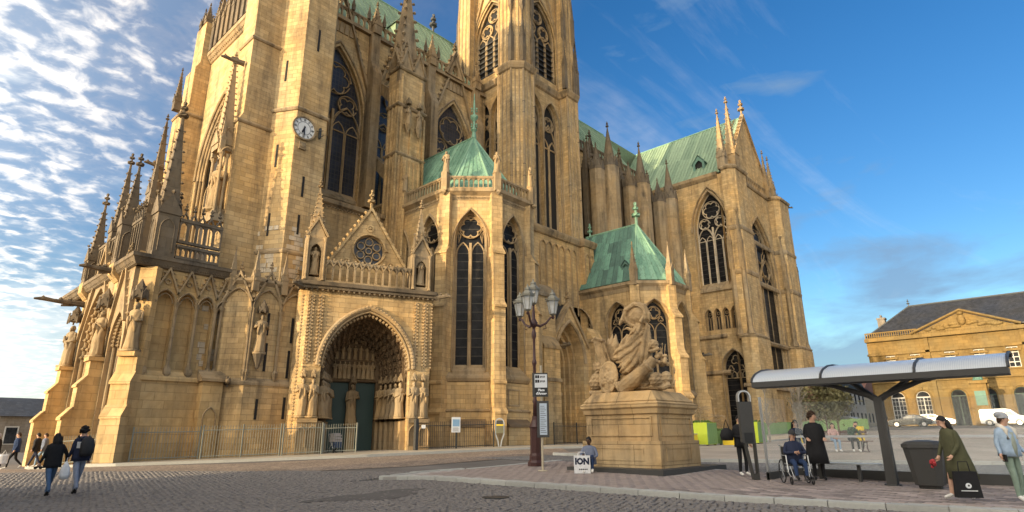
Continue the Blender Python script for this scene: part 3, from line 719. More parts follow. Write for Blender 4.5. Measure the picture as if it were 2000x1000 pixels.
# statues on piers and jambs, canopies, socle
cn = MB()
spots = [(-3.85, .12), (-3.3, .12), (2.62, .12), (3.2, .12)]+[(-2.62+.17*k, -.75-.60*k) for k in range(NS-1)]+[(2.02-.17*k, -.75-.60*k) for k in range(NS-1)]
for a, d in spots:
    p = fp.p(a, d, 0); statue(ppo, p[0], p[1], 2.55, 2.1, -112); cq = MB(); canopy(cq, p[0], p[1], 4.78, .27); cq.build('canopy', 'stone_trim', ppo)
p = fp.p((ia+ib)/2, dd+.2, 0); statue(ppo, p[0], p[1], 2.2, 2.5, -112); cq = MB(); canopy(cq, p[0], p[1], 4.85, .3); cq.build('canopy', 'stone_trim', ppo)
cn.fbox(fp, (ia+ib)/2-.24, (ia+ib)/2+.24, dd-.02, dd+.4, .5, 2.2); cn.build('trumeau', 'stone_trim', ppo)
for a0, a1 in ((-4.0, -2.96), (2.36, AR)):
    cn = MB(); cn.fbox(fp, a0-.02, a1+.02, 0, .32, -.5, .95); cn.fbox(fp, a0-.02, a1+.02, 0, .34, 2.3, 2.55); cn.fbox(fp, a0, a1, 0, .2, .953, 2.297)
    for i in range(2):
        w = (a1-a0)/2; moulding(cn, Fr(fp.p(0, .2, 0)[:2], -112), lancet(a0+i*w+.06, a0+(i+1)*w-.06, 1.0, 1.7, .9), .07, .08)
    cn.build('socle', 'stone_trim', ppo)
for k in range(NS):
    for a0, a1 in ((-2.95+.17*k, -2.95+.17*k+.32), (2.35-.17*k-.32, 2.35-.17*k)):
        MB().fbox(fp, a0, a1, -1.10-.60*k, -.5-.60*k-.002, -.5, 2.4+.002*k).build('jamb_socle', 'stone_trim', ppo)
# cornice, balustrade, corner niches
tr = MB(); tr.fbox(fp, AL-.15, AR+.15, -.4, .28, 10.0, 10.18); tr.fbox(fp, AL-.22, AR+.22, -.4, .4, 10.183, 10.42)
for i in range(26): tr.crocket(fp.p(AL+.3+i*.31, .2, 9.93), .1)
tr.build('cornice', 'stone_old', ppo)
tr = MB(); balustrade(tr, fp, -3.15, 2.12, 10.43, 11.85, 12, .16, .1)
for i in range(12):
    a = -3.15+(i+.5)*5.27/12; gable(tr, fp, a-.2, a+.2, 11.45, 11.82, .06, .12, 0, .05, .06, 0); tr.crocket(fp.p(a-.22, .1, 11.9), .09)
tr.build('balustrade', 'stone_trim', ppo)
for a0, a1, zt in ((-4.4, -3.2, 13.3), (2.18, 3.45, 12.9)):
    ac = (a0+a1)/2; q = MB()
    q.wall(fp, [(a0, 10.43), (a1, 10.43), (a1, zt), (a0, zt)], [lancet(a0+.28, a1-.28, 10.7, zt-1.0, .85)], -.5, .12)
    q.fbox(fp, a0, a1, -1.0, -.503, 10.43, zt); 
    for x in (a0+.1, a1-.1): p = fp.p(x, .2, 0); colonnette(q, p[0], p[1], 10.5, zt-.1, .07)
    gable(q, fp, a0, a1, zt-.05, zt+1.05, .3, .15, 4, .1, .11, .5); q.wall(fp, [(a0+.1, zt), (a1-.1, zt), (ac, zt+1.0)], [], -.4, .1)
    p = fp.p(ac, -.45, 0); q.pinnacle(p[0], p[1], zt, .75, .7, 2.3, 7, R(-22), fin=1.2)
    o = q.build('corner_niche', 'stone_trim', ppo); p = fp.p(ac, -.15, 0); statue(o, p[0], p[1], 10.85, 1.75, -112)
gargoyle(ppo, fp.p(AR, 0, 10.1), -60, 1.3); gargoyle(ppo, fp.p(-4.4, .1, 10.1), -160, .8)
# gable with rose
fg = Fr(fp.p(0, -1.5, 0)[:2], -112); q = MB()
rose = circle(-.3, 13.25, 1.0, 30)
q.wall(fg, [(-3.0, 10.35), (2.35, 10.35), (2.35, 11.75), (-.33, 16.0), (-3.0, 11.75)], [rose], -.35, 0)
gable(q, fg, -3.0, 2.35, 11.75, 16.0, .4, .08, 12, .16, .14, 1.3)
moulding(q, fg, list(reversed(circle(-.3, 13.25, 1.0, 30)))+[(.7, 13.25)], .12, .12)
for a, z in ((-1.75, 12.35), (1.15, 12.35), (-.32, 14.75)): q.sweep(fg, circle(a, z, .2, 12), [(-.05, 0), (-.05, .07), (.05, .07), (.05, 0)], True); q.crocket(fg.p(a, .02, z), .12)
q.wall(fg, [(-3.0, 10.35), (2.35, 10.35), (2.35, 11.7), (-.33, 15.9), (-3.0, 11.7)], [rose], -3.8, -3.5)
q.build('gable', 'stone', ppo)
hl = [foil(-.3+.56*math.cos(R(60*i+30)), 13.25+.56*math.sin(R(60*i+30)), .26, 3, 5, 60*i+30) for i in range(6)]+[circle(-.3, 13.25, .16, 10)]
hl = [circle(-.3+.6*math.cos(R(60*i+30)), 13.25+.6*math.sin(R(60*i+30)), .25, 12) for i in range(6)]+[circle(-.3, 13.25, .2, 10)]
window(cath, fg, circle(-.3, 13.25, 1.0, 30), hl, -.15, .14, 'glass_blue', 'stone_trim', 'rose_window', .07)

# ---- polygonal chapels ----------------------------------------------------------
def sheets(parent, BL, BR, TL, TR, n, rows, mat, seam='copper_seam', lift=.05, jit=0):
    """roof slope of single copper sheets with standing seams"""
    BL, BR, TL, TR = map(Vector, (BL, BR, TL, TR)); rg = random.Random(int(BL.x*10+n))
    nrm_ = ((BR-BL).cross(TL-BL) if (TL-BL).length > (TR-BR).length else (BR-BL).cross(TR-BR)).normalized()
    if nrm_.z < 0: nrm_ = -nrm_
    P = lambda s_, t_: (BL.lerp(BR, s_)).lerp(TL.lerp(TR, s_), t_)
    tri = (TL-TR).length < .05
    for i in range(n):
        s0, s1 = i/n, (i+1)/n
        cuts = [0]+sorted((k+rg.uniform(-.25, .25)*(1 if jit else .3))/rows for k in range(1, rows))+[1]
        for t0, t1 in zip(cuts, cuts[1:]):
            e = rg.uniform(0, .012)
            c = [P(s0, t0), P(s1, t0), P(s1, t1), P(s0, t1)]
            if tri and t1 == 1: c = c[:3]
            mb = MB(); k = len(c)
            mb.add([tuple(q+nrm_*(.004+e)) for q in c]+[tuple(q-nrm_*.03) for q in c], [tuple(range(k))]+[(j, k+j, k+(j+1) % k, (j+1) % k) for j in range(k)])
            a, b = P(s0, t0), P(s0, t1); d_ = (BR-BL).normalized()*.028; h = nrm_*lift
            if not (tri and i == 0): mb.hexa([tuple(a-d_), tuple(a+d_), tuple(b+d_), tuple(b-d_), tuple(a-d_+h), tuple(a+d_+h), tuple(b+d_+h), tuple(b-d_+h)])
            mb.build('copper_sheet', mat, parent)
def ridgecap(mb, pts, r_=.11):
    for a, b in zip(pts, pts[1:]): mb.tube([a, b], r_, 6)
def apse(B, s, n_end):
    q = s*.70711
    B = Vector(B); A = B+Vector((-q, q)); Cc = B+Vector((s, 0)); D = Cc+Vector((q, q))
    return [(A.x, n_end), tuple(A), tuple(B), tuple(Cc), tuple(D), (D.x, n_end)]
def facets(poly): return [facet(p, q) for p, q in zip(poly, poly[1:])]
def inset(poly, o):
    m_ = MB(); m_.hsweep(poly, [(-o, 0), (-o, 1), (-o-.01, 1)]); return [(m_.v[i*3][0], m_.v[i*3][1]) for i in range(len(poly))]
# chapel one: tall two-light windows, balustrade, statues
P1 = apse((29.52, 29.06), 3.64, 42.2); F1 = facets(P1)
ch = MB(); win = []
for i, (fr, L) in enumerate(F1):
    hs_ = []
    if i in (1, 2, 3): cs = [L/2]
    elif i == 0: cs = [L-1.82, L-5.4, L-9.0]
    else: cs = []
    for c in cs:
        h = lancet(c-1.12, c+1.12, 5.75, 15.05, 1.5, 8); hs_.append(h); win.append((fr, c))
    ch.wall(fr, [(0, -.5), (L, -.5), (L, 18.9), (0, 18.9)], hs_, -.7, 0, back=True, rim=False)
    ch.fbox(fr, -.10, L+.10, 0.0, .22, -.5, 3.1); ch.fbox(fr, -.05, L+.05, .0, .12, 3.1, 5.0)
ch.prism([(x, y) for x, y in inset(P1, .5)], 18.6, 18.85)
cho = ch.build('chapel', 'stone', cath)
tr = MB()
string(tr, P1, 5.25, .30, .5); string(tr, P1, 3.1, .30, .22, 0)
tr.hsweep(P1, [(-.1, 18.2), (.02, 18.25), (.08, 18.6), (.32, 18.8), (.38, 18.84), (.38, 19.05), (-.3, 19.08)])
for fr, c in win:
    moulding(tr, fr, lancet(c-1.12, c+1.12, 5.75, 15.05, 1.5, 8), .10, .10, .0)
    moulding(tr, fr, archpts(c-1.30, c+1.30, 14.6, 1.42, 9), .10, .16, .02)
    for a, z in archpts(c-1.36, c+1.36, 14.6, 1.42, 9)[1:-1]: tr.crocket(fr.p(a, .1, z), .06)
    tr.prof(fr, [(-.35, 5.95), (.14, 5.5), (.14, 5.75), (-.35, 6.2)], c-1.1, c+1.1)
for i, (fr, L) in enumerate(F1):
    for k in range(int(L/.22)): tr.crocket(fr.p(.15+k*.22, .12, 18.42), .07)
tr.build('moulding', 'stone_trim', cho)
for fr, c in win:
    w = 1.06
    hl = lights(c-w+.06, c+w-.06, 5.95, 14.2, 2, .16, 1.15)+[foil(c, 16.22, .78, 6, 5, 0), [(c-.86, 15.05), (c-.93, 15.9), (c-.72, 15.62)], [(c+.86, 15.05), (c+.72, 15.62), (c+.93, 15.9)], [(c-.12, 17.25), (c+.12, 17.25), (c, 17.5)]]
    wo_ = window(cath, fr, lancet(c-1.11, c+1.11, 5.76, 15.05, 1.5, 8), hl, -.38, .14, 'glass')
    mm = MB(); mm.fbox(fr, c-.09, c+.09, -.38, -.22, 5.9, 15.0); moulding(mm, Fr(fr.p(0, -.38, 0)[:2], math.degrees(math.atan2(fr.n[1], fr.n[0]))), list(reversed(circle(c, 16.22, .80, 24)))+[(c+.8, 16.22)], .07, .1)
    mm.build('mullion', 'stone_trim', wo_); mm = MB()
    for k in range(14): mm.fbox(fr, c-w+.05, c+w-.05, -.50, -.47, 6.5+k*.6, 6.52+k*.6)
    mm.build('saddle_bars', 'iron', wo_)
for (fr, L), a0_, a1_ in ((F1[1], .7, 2.95), (F1[2], .7, 2.95)):   # sooty bench of masonry at the foot
    q = MB(); q.fbox(fr, a0_, a1_, .2, .62, -.5, 2.05); q.build('foot_block', 'stone', cho)
    q = MB(); q.prof(fr, [(.2, 2.06), (.72, 2.06), (.72, 2.2), (.2, 2.6)], a0_-.06, a1_+.06); q.build('foot_cap', 'stone_soot_shade', cho)
q = MB(); fr = F1[2][0]; q.wall(fr, [(1.1, 3.45), (2.3, 3.45), (2.3, 4.6), (1.1, 4.6)], [[(1.2, 3.55), (2.2, 3.55), (2.2, 4.5), (1.2, 4.5)]], .1, .17); q.build('wall_panel', 'stone_trim', cho)
for i in (1, 2, 3, 4):                            # corner buttresses
    (f0, L0), (f1, _) = F1[i-1], F1[i]
    ang = math.degrees(math.atan2(f0.n[1]+f1.n[1], f0.n[0]+f1.n[0])); fr = Fr(P1[i], ang); b = MB()
    b.prof(fr, [(-.2, -.5), (.95, -.5), (.95, 3.1), (.82, 3.35), (.82, 10.2), (.62, 10.75), (.62, 14.1), (.3, 14.75), (.3, 18.7), (-.2, 18.7)], -.42, .42)
    for z, d in ((10.3, .82), (14.2, .62), (5.1, .82), (3.15, .95)):
        b.prof(fr, [(d-.3, z-.05), (d+.1, z-.25), (d+.1, z-.12), (d-.3, z+.32)], -.48, .48)
    b.build('buttress', 'stone', cho)
    pd = MB(); p = fr.p(0, .22, 0); pd.fbox(fr, -.24, .24, .0, .5, 18.85, 20.3); pd.crocket(fr.p(0, .5, 18.7), .26)
    pd.build('pedestal', 'stone_trim', cho); statue(cho, p[0], p[1], 20.3, 1.75, ang)
bl = MB()
for i, (fr, L) in enumerate(F1):
    if i == 4: continue
    if i == 0:
        balustrade(bl, fr, L-4.6, L-.3, 19.06, 20.1, 13, .16, .2); balustrade(bl, fr, L-10.4, L-5.2, 19.06, 20.1, 15, .16, .2); bl.fbox(fr, L-5.2, L-4.6, -.05, .3, 19.06, 20.25)
    else: balustrade(bl, fr, .2, L-.2, 19.06, 20.1, 9, .16, .2)
bl.build('balustrade', 'stone_trim', cho)
p = F1[0][0].p(F1[0][1]-4.9, .2, 0); statue(cho, p[0], p[1], 20.25, 1.7, 180)
rf = MB(); I1 = inset(P1, .35); pk = (31.34, 33.45, 25.72); ez = 19.1
ridgecap(rf, [pk, (31.34, 42, 25.72)])
for x, y in I1[1:5]: ridgecap(rf, [pk, (x, y, ez)], .09)
ro = rf.build('chapel_roof', 'copper_seam', cath)
e = lambda i: (I1[i][0], I1[i][1], ez)
sheets(ro, e(0), e(1), (31.34, 42, 25.7), pk, 16, 2, 'copper')
sheets(ro, e(1), e(2), pk, pk, 6, 2, 'copper'); sheets(ro, e(2), e(3), pk, pk, 6, 2, 'copper'); sheets(ro, e(3), e(4), pk, pk, 5, 1, 'copper'); sheets(ro, e(4), e(5), pk, (31.34, 42, 25.7), 10, 1, 'copper')
fi = MB(); x, y, z = pk
fi.lathe(x, y, [(.22, z-.1), (.14, z+.5), (.3, z+.7), (.12, z+.9), (.1, z+1.5), (.32, z+1.8), (.34, z+2.0), (.1, z+2.2), (.09, z+2.9), (.03, z+4.2)], 7)
for k, zz in enumerate((1.1, 1.9, 2.6)):
    for j in range(4): t = j*math.pi/2; fi.crocket((x+math.cos(t)*.3, y+math.sin(t)*.3, z+zz), .12)
fi.build('roof_finial', 'copper', ro)
def dormer(parent, base, ang, w, h, dep, mat='copper'):
    f_ = Fr(base[:2], ang); z = base[2]; q = MB()
    q.wall(f_, [(-w, z-.3), (w, z-.3), (w, z+h*.55), (0, z+h), (-w, z+h*.55)], [[(-w*.6, z+.02), (w*.6, z+.02), (w*.6, z+h*.5), (0, z+h*.72), (-w*.6, z+h*.5)]], -.1, 0)
    q.prof(Fr(f_.p(0, 0, 0)[:2], ang), [(0, z), (-dep, z), (-dep, z+.02)], -w, w)
    for s_ in (-1, 1):
        A = f_.p(s_*w*1.2, .1, z+h*.48); B_ = f_.p(0, .1, z+h*1.06); C_ = f_.p(0, -dep, z+h*1.06); D_ = f_.p(s_*w*1.2, -dep, z+h*.48)
        q.add([A, B_, C_, D_], [(0, 1, 2, 3)]); q.add([f_.p(s_*w, 0, z-.3), f_.p(s_*w, -dep, z-.3), f_.p(s_*w, -dep, z+h*.55), f_.p(s_*w, 0, z+h*.55)], [(0, 1, 2, 3)])
    o = q.build('dormer', mat, parent); MB().poly(f_, [(-w*.7, z-.1), (w*.7, z-.1), (w*.7, z+h*.5), (0, z+h*.75), (-w*.7, z+h*.5)], -.3).build('dormer_opening', 'dark', parent)
dormer(ro, (28.25, 33.2, 20.9), 200, .28, .8, .8)

# chapel two: lower, steep roof
P2 = apse((48.93, 25.72), 3.29, 36.0); F2 = facets(P2)
ch = MB(); win = []
for i, (fr, L) in enumerate(F2):
    cs = {0: [L-1.95, L-6.2], 1: [L/2+.05], 2: [L/2], 3: [L/2]}.get(i, []); hs_ = []
    for c in cs: hs_.append(lancet(c-1.18, c+1.18, 5.3, 11.3, .95, 8)); win.append((fr, c))
    ch.wall(fr, [(0, -.5), (L, -.5), (L, 14.7), (0, 14.7)], hs_, -.7, 0, rim=False)
    ch.fbox(fr, -.1, L+.1, .0, .2, -.5, 4.0)
cho2 = ch.build('chapel', 'stone', cath, label='low polygonal chapel with green copper roof behind the monument')
cho['label'] = 'tall polygonal chapel with balustrade and two-light windows beside the portal'
tr = MB(); string(tr, P2, 4.9, .25, .5); string(tr, P2, 4.0, .24, .2)
tr.hsweep(P2, [(-.1, 14.1), (.03, 14.15), (.1, 14.5), (.32, 14.75), (.34, 15.0), (-.4, 15.2)])
for fr, c in win:
    moulding(tr, fr, lancet(c-1.18, c+1.18, 5.3, 11.3, .95, 8), .14, .12); moulding(tr, fr, archpts(c-1.32, c+1.32, 11.1, .93, 9), .12, .2, .02)
tr.build('moulding', 'stone_trim', cho2)
for fr, c in win:
    hl = lights(c-1.08, c+1.08, 5.5, 10.4, 2, .1, .9)+[foil(c, 12.15, .5, 4, 6, 0), circle(c, 12.15, .58, 20), foil(c-.6, 11.55, .24, 3, 5, 90), foil(c+.6, 11.55, .24, 3, 5, 90)]
    window(cath, fr, lancet(c-1.17, c+1.17, 5.31, 11.3, .95, 8), hl, -.40, .12, 'glass', 'stone_trim', bw=.08)
for i in (1, 2, 3, 4):
    (f0, L0), (f1, _) = F2[i-1], F2[i]
    ang = math.degrees(math.atan2(f0.n[1]+f1.n[1], f0.n[0]+f1.n[0])); fr = Fr(P2[i], ang); b = MB()
    b.prof(fr, [(-.2, -.5), (1.2, -.5), (1.2, 4.6), (1.0, 4.9), (1.0, 8.1), (.7, 8.8), (.7, 11.7), (.25, 12.5), (.25, 14.6), (-.2, 14.6)], -.42, .42)
    for z, d in ((8.2, 1.0), (11.8, .7), (4.75, 1.2)): b.prof(fr, [(d-.3, z-.05), (d+.12, z-.28), (d+.12, z-.12), (d-.3, z+.34)], -.5, .5)
    b.build('buttress', 'stone', cho2)
    q = MB(); p = fr.p(0, .1, 0); q.pinnacle(p[0], p[1], 14.6, .55, 1.5, 2.2, 4); q.build('pinnacle', 'stone_trim', cho2)
gargoyle(cho2, (P2[3][0]+1.2, P2[3][1]+.3, 8.6), -80, 1.5)
rf = MB(); I2 = inset(P2, -.05); pk2 = (50.57, 29.75, 21.95); ez2 = 15.15
ridgecap(rf, [pk2, (50.57, 36, 21.95)])
for x, y in I2[1:5]: ridgecap(rf, [pk2, (x, y, ez2)], .09)
rf.finial(pk2[0], pk2[1], pk2[2], 2.2); rf.finial(50.57, 35.5, 21.9, 1.4)
ro2 = rf.build('chapel_roof', 'copper_seam', cath)
e = lambda i: (I2[i][0], I2[i][1], ez2)
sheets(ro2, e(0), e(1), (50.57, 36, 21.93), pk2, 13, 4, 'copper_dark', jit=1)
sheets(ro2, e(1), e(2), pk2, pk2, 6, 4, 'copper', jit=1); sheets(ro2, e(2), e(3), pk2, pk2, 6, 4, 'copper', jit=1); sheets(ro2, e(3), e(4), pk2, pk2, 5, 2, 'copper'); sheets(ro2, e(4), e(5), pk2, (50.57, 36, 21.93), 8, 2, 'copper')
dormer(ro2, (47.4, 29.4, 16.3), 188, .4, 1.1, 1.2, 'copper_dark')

# ---- gabled door porch between tower foot and chapels ---------------------------
dp = MB(); fd = south(31)
do_ = lancet(38.55, 42.35, -.3, 7.4, 1.0, 10)
dp.wall(fd, [(36.0, -.5), (46.5, -.5), (46.5, 8.3), (43.4, 8.3), (40.45, 12.2), (37.6, 8.6), (36.0, 8.6)], [do_], -.5, 0)
dp.fbox(fd, 36.0, 38.0, 0, .9, -.5, 8.2); dp.prof(fd, [(0, 8.2), (.9, 8.2), (0, 9.4)], 36.0, 38.0)
dp.prof(fd, [(0, 13.2), (0, 8.6), (.35, 8.6), (.35, 12.4)], 36.1, 38.2)
dp.fbox(fd, 43.1, 44.5, 0, .7, -.5, 9.5); dp.prof(fd, [(0, 9.5), (.7, 9.5), (0, 10.6)], 43.0, 44.6)
for k in range(4):
    a0, a1 = 38.55+.22*k, 42.35-.22*k
    dp.sweep(fd, lancet(a0, a1, -.3, 7.4, 1.0, 10), [(0, -.5-.4*k), (0, -.9-.4*k), (.4, -.9-.4*k), (.4, -.5-.4*k)])
dp.fbox(fd, 36, 46.5, -6, -3.2, -.5, 13.3); dp.wall(fd, lancet(38.5, 42.4, -.4, 7.4, 1.0, 8), [], -2.4, -2.12)
dpo = dp.build('door_porch', 'stone', cath)
tr = MB(); moulding(tr, fd, archpts(38.55, 42.35, 7.4, 1.0, 12), .28, .22, .02)
gable(tr, fd, 37.6, 43.4, 8.3, 12.2, .5, .1, 0, .22, .1, 1.2)
tr.prof(fd, [(.5, 5.55), (1.02, 5.55), (1.02, 5.75), (.5, 6.1)], 35.95, 38.06); tr.prof(fd, [(0, 9.4), (1.0, 8.1), (1.0, 8.3), (0, 9.65)], 35.92, 38.08)
tr.prof(fd, [(.3, 13.1), (.5, 12.4), (.5, 12.6), (-.3, 13.6)], 36.0, 38.3); tr.fbox(fd, 42.95, 44.65, 0, .85, 9.3, 9.6); tr.fbox(fd, 42.95, 44.65, 0, .8, 5.6, 5.8)
tr.build('moulding', 'stone_trim', dpo)
gargoyle(dpo, fd.p(38.2, .9, 8.4), -100, 1.1); gargoyle(dpo, fd.p(43.4, .5, 8.6), -80, 1.1)
q = MB()
for s_ in (-1, 1):
    q.add([fd.p(40.45, -.05, 12.35), fd.p(40.45, -3.3, 12.35), fd.p(40.45+s_*3.1, -3.3, 8.3), fd.p(40.45+s_*3.1, -.05, 8.3)], [(0, 1, 2, 3)])
q.build('porch_roof', 'slate', dpo)
MB().fbox(fd, 38.95, 41.95, -2.13, -2.05, .4, 4.75).build('door', 'door_green', dpo)
MB().fbox(fd, 38.8, 42.1, -2.13, -1.9, 4.75, 5.05).build('lintel', 'stone_trim', dpo)
fw2 = Fr(fd.p(0, -2.1, 0)[:2], SOUTH)
window(cath, fw2, lancet(39.3, 41.6, 5.9, 8.0, 1.0), lights(39.42, 41.48, 6.0, 7.3, 2, .15, .9)+[foil(40.45, 8.9, .45, 4)], .0, .1, 'glass')
# ---- nave ----------------------------------------------------------------------
def hw(h, w, k): r_ = k*w; return math.sqrt(max(0, r_*r_-h*h))-(r_-w/2)
def bigwin(fr, c, z0, zs, half, k, glass, stonem='stone_trim', rz=None, dw=-.55):
    w = 2*half; ap = apexh(w, k); L = half-.12
    zl = zs-1.7; rr = half*.5; zr = zs+ap*.52; r2 = half*.29; z2 = zs+ap*.17
    hl = lights(c-L, c-.11, z0+.2, zl, 2, .13, 1.0)+lights(c+.11, c+L, z0+.2, zl, 2, .13, 1.0)
    hl += [foil(c-half*.49, z2, r2, 4, 6, 45), foil(c+half*.49, z2, r2, 4, 6, 45), foil(c, zr, rr, 6, 5, 0)]
    hl += [lancet(c-L, c-.05, zl+.2, zl+.3, 1.05), lancet(c+.05, c+L, zl+.2, zl+.3, 1.05)]
    o = window(cath, fr, lancet(c-half+.01, c+half-.01, z0+.01, zs, k, 10), hl, dw, .16, glass, stonem)
    mm = MB(); mm.fbox(fr, c-.11, c+.11, dw, dw+.2, z0+.1, z2-r2)
    f2 = Fr(fr.p(0, dw, 0)[:2], math.degrees(math.atan2(fr.n[1], fr.n[0])))
    for q, z, r_ in ((c, zr, rr), (c-half*.49, z2, r2), (c+half*.49, z2, r2)):
        moulding(mm, f2, list(reversed(circle(q, z, r_+.04, 22)))+[(q+r_+.04, z)], .1, .14)
    for s_ in (-1, 1): moulding(mm, f2, archpts(min(c, c+s_*half), max(c, c+s_*half), zl+.1, 1.05, 8), .1, .14, -.12)
    mm.build('mullion', stonem, o); return o
nv = MB(); fn = south(42); CN = [23.0, 29.7, 36.4]; CQ = [53.5, 60.6, 67.8]
hole = lambda c, zs=28.2, half=2.85, k=1.55: lancet(c-half, c+half, 20.5, zs, k, 10)
nv.wall(fn, [(17, -.5), (41, -.5), (41, 37.4), (17, 37.4)], [hole(c) for c in CN], -1.1, 0, rim=False)
nv.box(17, 41.5, 38.2, 42.0, -.5, 18.3); nv.prof(south(42), [(0, 18.3), (3.9, 18.3), (0, 20.3)], 17, 41)
nv.box(17, 74, 54, 55, 0, 37.4); nv.box(20, 20.6, 43.1, 54, 20, 37.4)
nvo = nv.build('nave_wall', 'stone', cath)
tr = MB()
for c in CN:
    for k in range(3):
        moulding(tr, south(42+.25*k), lancet(c-2.85, c+2.85, 20.5, 28.2, 1.55, 12), .2, .14, .22-.14*k)
    gable(tr, fn, c-3.2, c+3.2, 30.6, 39.6, .35, .25, 14, .2, .2, 1.4)
    for k in range(-2, 3): tr.wall(fn, lancet(c+k*.5-.2, c+k*.5+.2, 36.0, 36.8, .9, 3), [], .02, .1)
    tr.prof(fn, [(-.5, 20.9), (.3, 20.2), (.3, 20.45), (-.5, 21.2)], c-2.6, c+2.6)
tr.fbox(fn, 17, 41, 0, .35, 37.2, 37.55)
tr.prof(south(38.2), [(0, 17.9), (.3, 18.1), (.35, 18.4), (0, 18.5)], 17, 41)
for i in range(90): tr.crocket((17.2+i*.26, 38.05, 17.85), .1)
tr.build('moulding', 'stone_trim', nvo)
bl = MB(); balustrade(bl, south(41.85), 17, 40.5, 37.55, 38.8, 40, .18); bl.build('balustrade', 'stone_trim', nvo)
for x, z, hp in ((26.35, 37.4, 3.0), (33.05, 37.4, 3.0), (19.2, 37.4, 3.0), (39.3, 37.4, 3.0)):
    q = MB(); q.prof(fn, [(0, 20), (1.1, 20), (1.1, 33.0), (.5, 34.5), (.5, 37.4), (0, 37.4)], x-.45, x+.45); q.pinnacle(x, 41.7, z, .8, 1.0, hp-1, 5); q.build('wall_buttress', 'stone_trim', nvo)
q = MB(); gable(q, south(41.5), 35.0, 37.3, 37.5, 40.2, .5, 0, 4, .2, .2, 1.3); q.wall(south(41.5), [(35.1, 37.5), (37.2, 37.5), (36.15, 40)], [lancet(35.75, 36.55, 37.7, 38.3, .9)], -.4, 0); q.build('gablet', 'stone_trim', nvo)
for c in CN: bigwin(fn, c, 20.5, 28.2, 2.85, 1.55, 'glass_blue', dw=-.36)
# flying-buttress pier of the nave
def pier(x0, x1, n0, n1, z0, zt, zs, fly=None, statues=True, mat='stone', sp=6.5, old='stone_trim'):
    q = MB(); q.box(x0, x1, n0, n1, z0, zt); w_ = x1-x0
    q.prof(south(n0), [(-.1, z0), (.45, z0), (.45, zt-9), (.25, zt-8.2), (-.1, zt-8.2)], x0+.5, x1-.5)
    for x in (x0+.35, x1-.35): q.cone(x, n0+.05, z0, zt-.5, .17, .17, 7)
    for k in range(6): q.cone(x0+.25+k*(w_-.5)/5, n0-.02-(.45 if 0 < k < 5 else 0), z0, zt-8.5, .09, .09, 6)
    for k in range(3): q.cone(x0-.02, n0+.2+k*.5, z0, zt-2, .09, .09, 6)
    for x in (x0-.02, (x0+x1)/2, x1): q.prof(south(n0), [(0, z0), (.14, z0), (.14, zt-4), (0, zt-4)], x-.1, x+.1)
    o = q.build('buttress_pier', mat, cath)
    t_ = MB(); cx_, cy_ = (x0+x1)/2, (n0+n1)/2; w = x1-x0
    for z in (zt-8.0, zt-3.5, zt): string(t_, [(x0, n1), (x0, n0), (x1, n0), (x1, n1)], z, .2, .3)
    gable(t_, south(n0), x0, cx_, zt, zt+2.0, .4, .05, 3, .15, .17, .8); gable(t_, south(n0), cx_, x1, zt, zt+2.0, .4, .05, 3, .15, .17, .8); gable(t_, west(x0, 0), -n1, -n0, zt, zt+2.0, .4, .05, 3, .15, .17, .8)
    t_.wall(south(n0), [(x0, zt), (cx_, zt), ((x0+cx_)/2, zt+1.9)], [], -.5, 0); t_.wall(south(n0), [(cx_, zt), (x1, zt), ((x1+cx_)/2, zt+1.9)], [], -.5, 0)
    t_.pinnacle(cx_, n0+w*.5, zt, w*.82, .6, sp, 9, gab=False, fin=.5)
    for x in (x0+.2, x1-.2): t_.pinnacle(x, n0+.2, zt-1.2, .42, 1.3, 2.2, 5)
    t_.build('pier_crown', old, o)
    if statues:
        for x in (x0+w*.3, x0+w*.72):
            statue(o, x, n0-.35, zt-5.3, 1.7, -90); c_ = MB(); canopy(c_, x, n0-.35, zt-3.4, .4); c_.cone(x, n0-.35, zt-6.1, zt-5.3, .06, .32, 6); c_.build('canopy', old, o)
    if fly:
        f_ = MB()
        for zz in (zt-1.5, zt-9):
            pr = [(0, zz), (-fly, zz+3.0), (-fly, zz+2.0), (-fly*.5, zz+.2), (0, zz-1.6)]
            f_.prof(south(n1), pr, cx_-.35, cx_+.35)
        f_.build('flying_buttress', old, o)
    return o
pier(26.0, 28.7, 37.0, 38.5, 8, 31.6, 0, 3.6, sp=9)
# roofs
def mainroof(name, L0, L1, n, seglen, side, ridge, eave, mat='copper_nave'):
    rf = MB(); ridgecap(rf, [L0['r'], L1['r']], .16)
    o = rf.build(name, 'copper_seam', cath)
    sheets(o, L0['e'], L1['e'], L0['r'], L1['r'], n, 2, mat, lift=.09); return o
nr = mainroof('nave_roof', dict(r=(21.0, 48.5, 47.9), e=(21.0, 42.35, 37.9)), dict(r=(74, 48.5, 47.9), e=(74, 42.35, 37.9)), 72, 0, 0, 0, 0)
q = MB(); q.add([(21, 48.5, 47.85), (94, 48.5, 47.85), (94, 54.6, 37.9), (21, 54.6, 37.9)], [(0, 1, 2, 3)]); q.add([(21.05, 42.35, 37.5), (21.05, 54.6, 37.5), (21.05, 48.5, 47.8)], [(0, 1, 2)]); q.build('roof_slope', 'copper_nave', nr)
dormer(nr, (30.3, 42.9, 40.0), SOUTH, .9, 2.6, 3, 'copper_nave')
q = MB()
for x in (38.5, 42.5, 46): q.finial(x, 48.5, 47.9, 2.4 if x < 40 else 1.8)
q.build('ridge_finial', 'lead', nr)

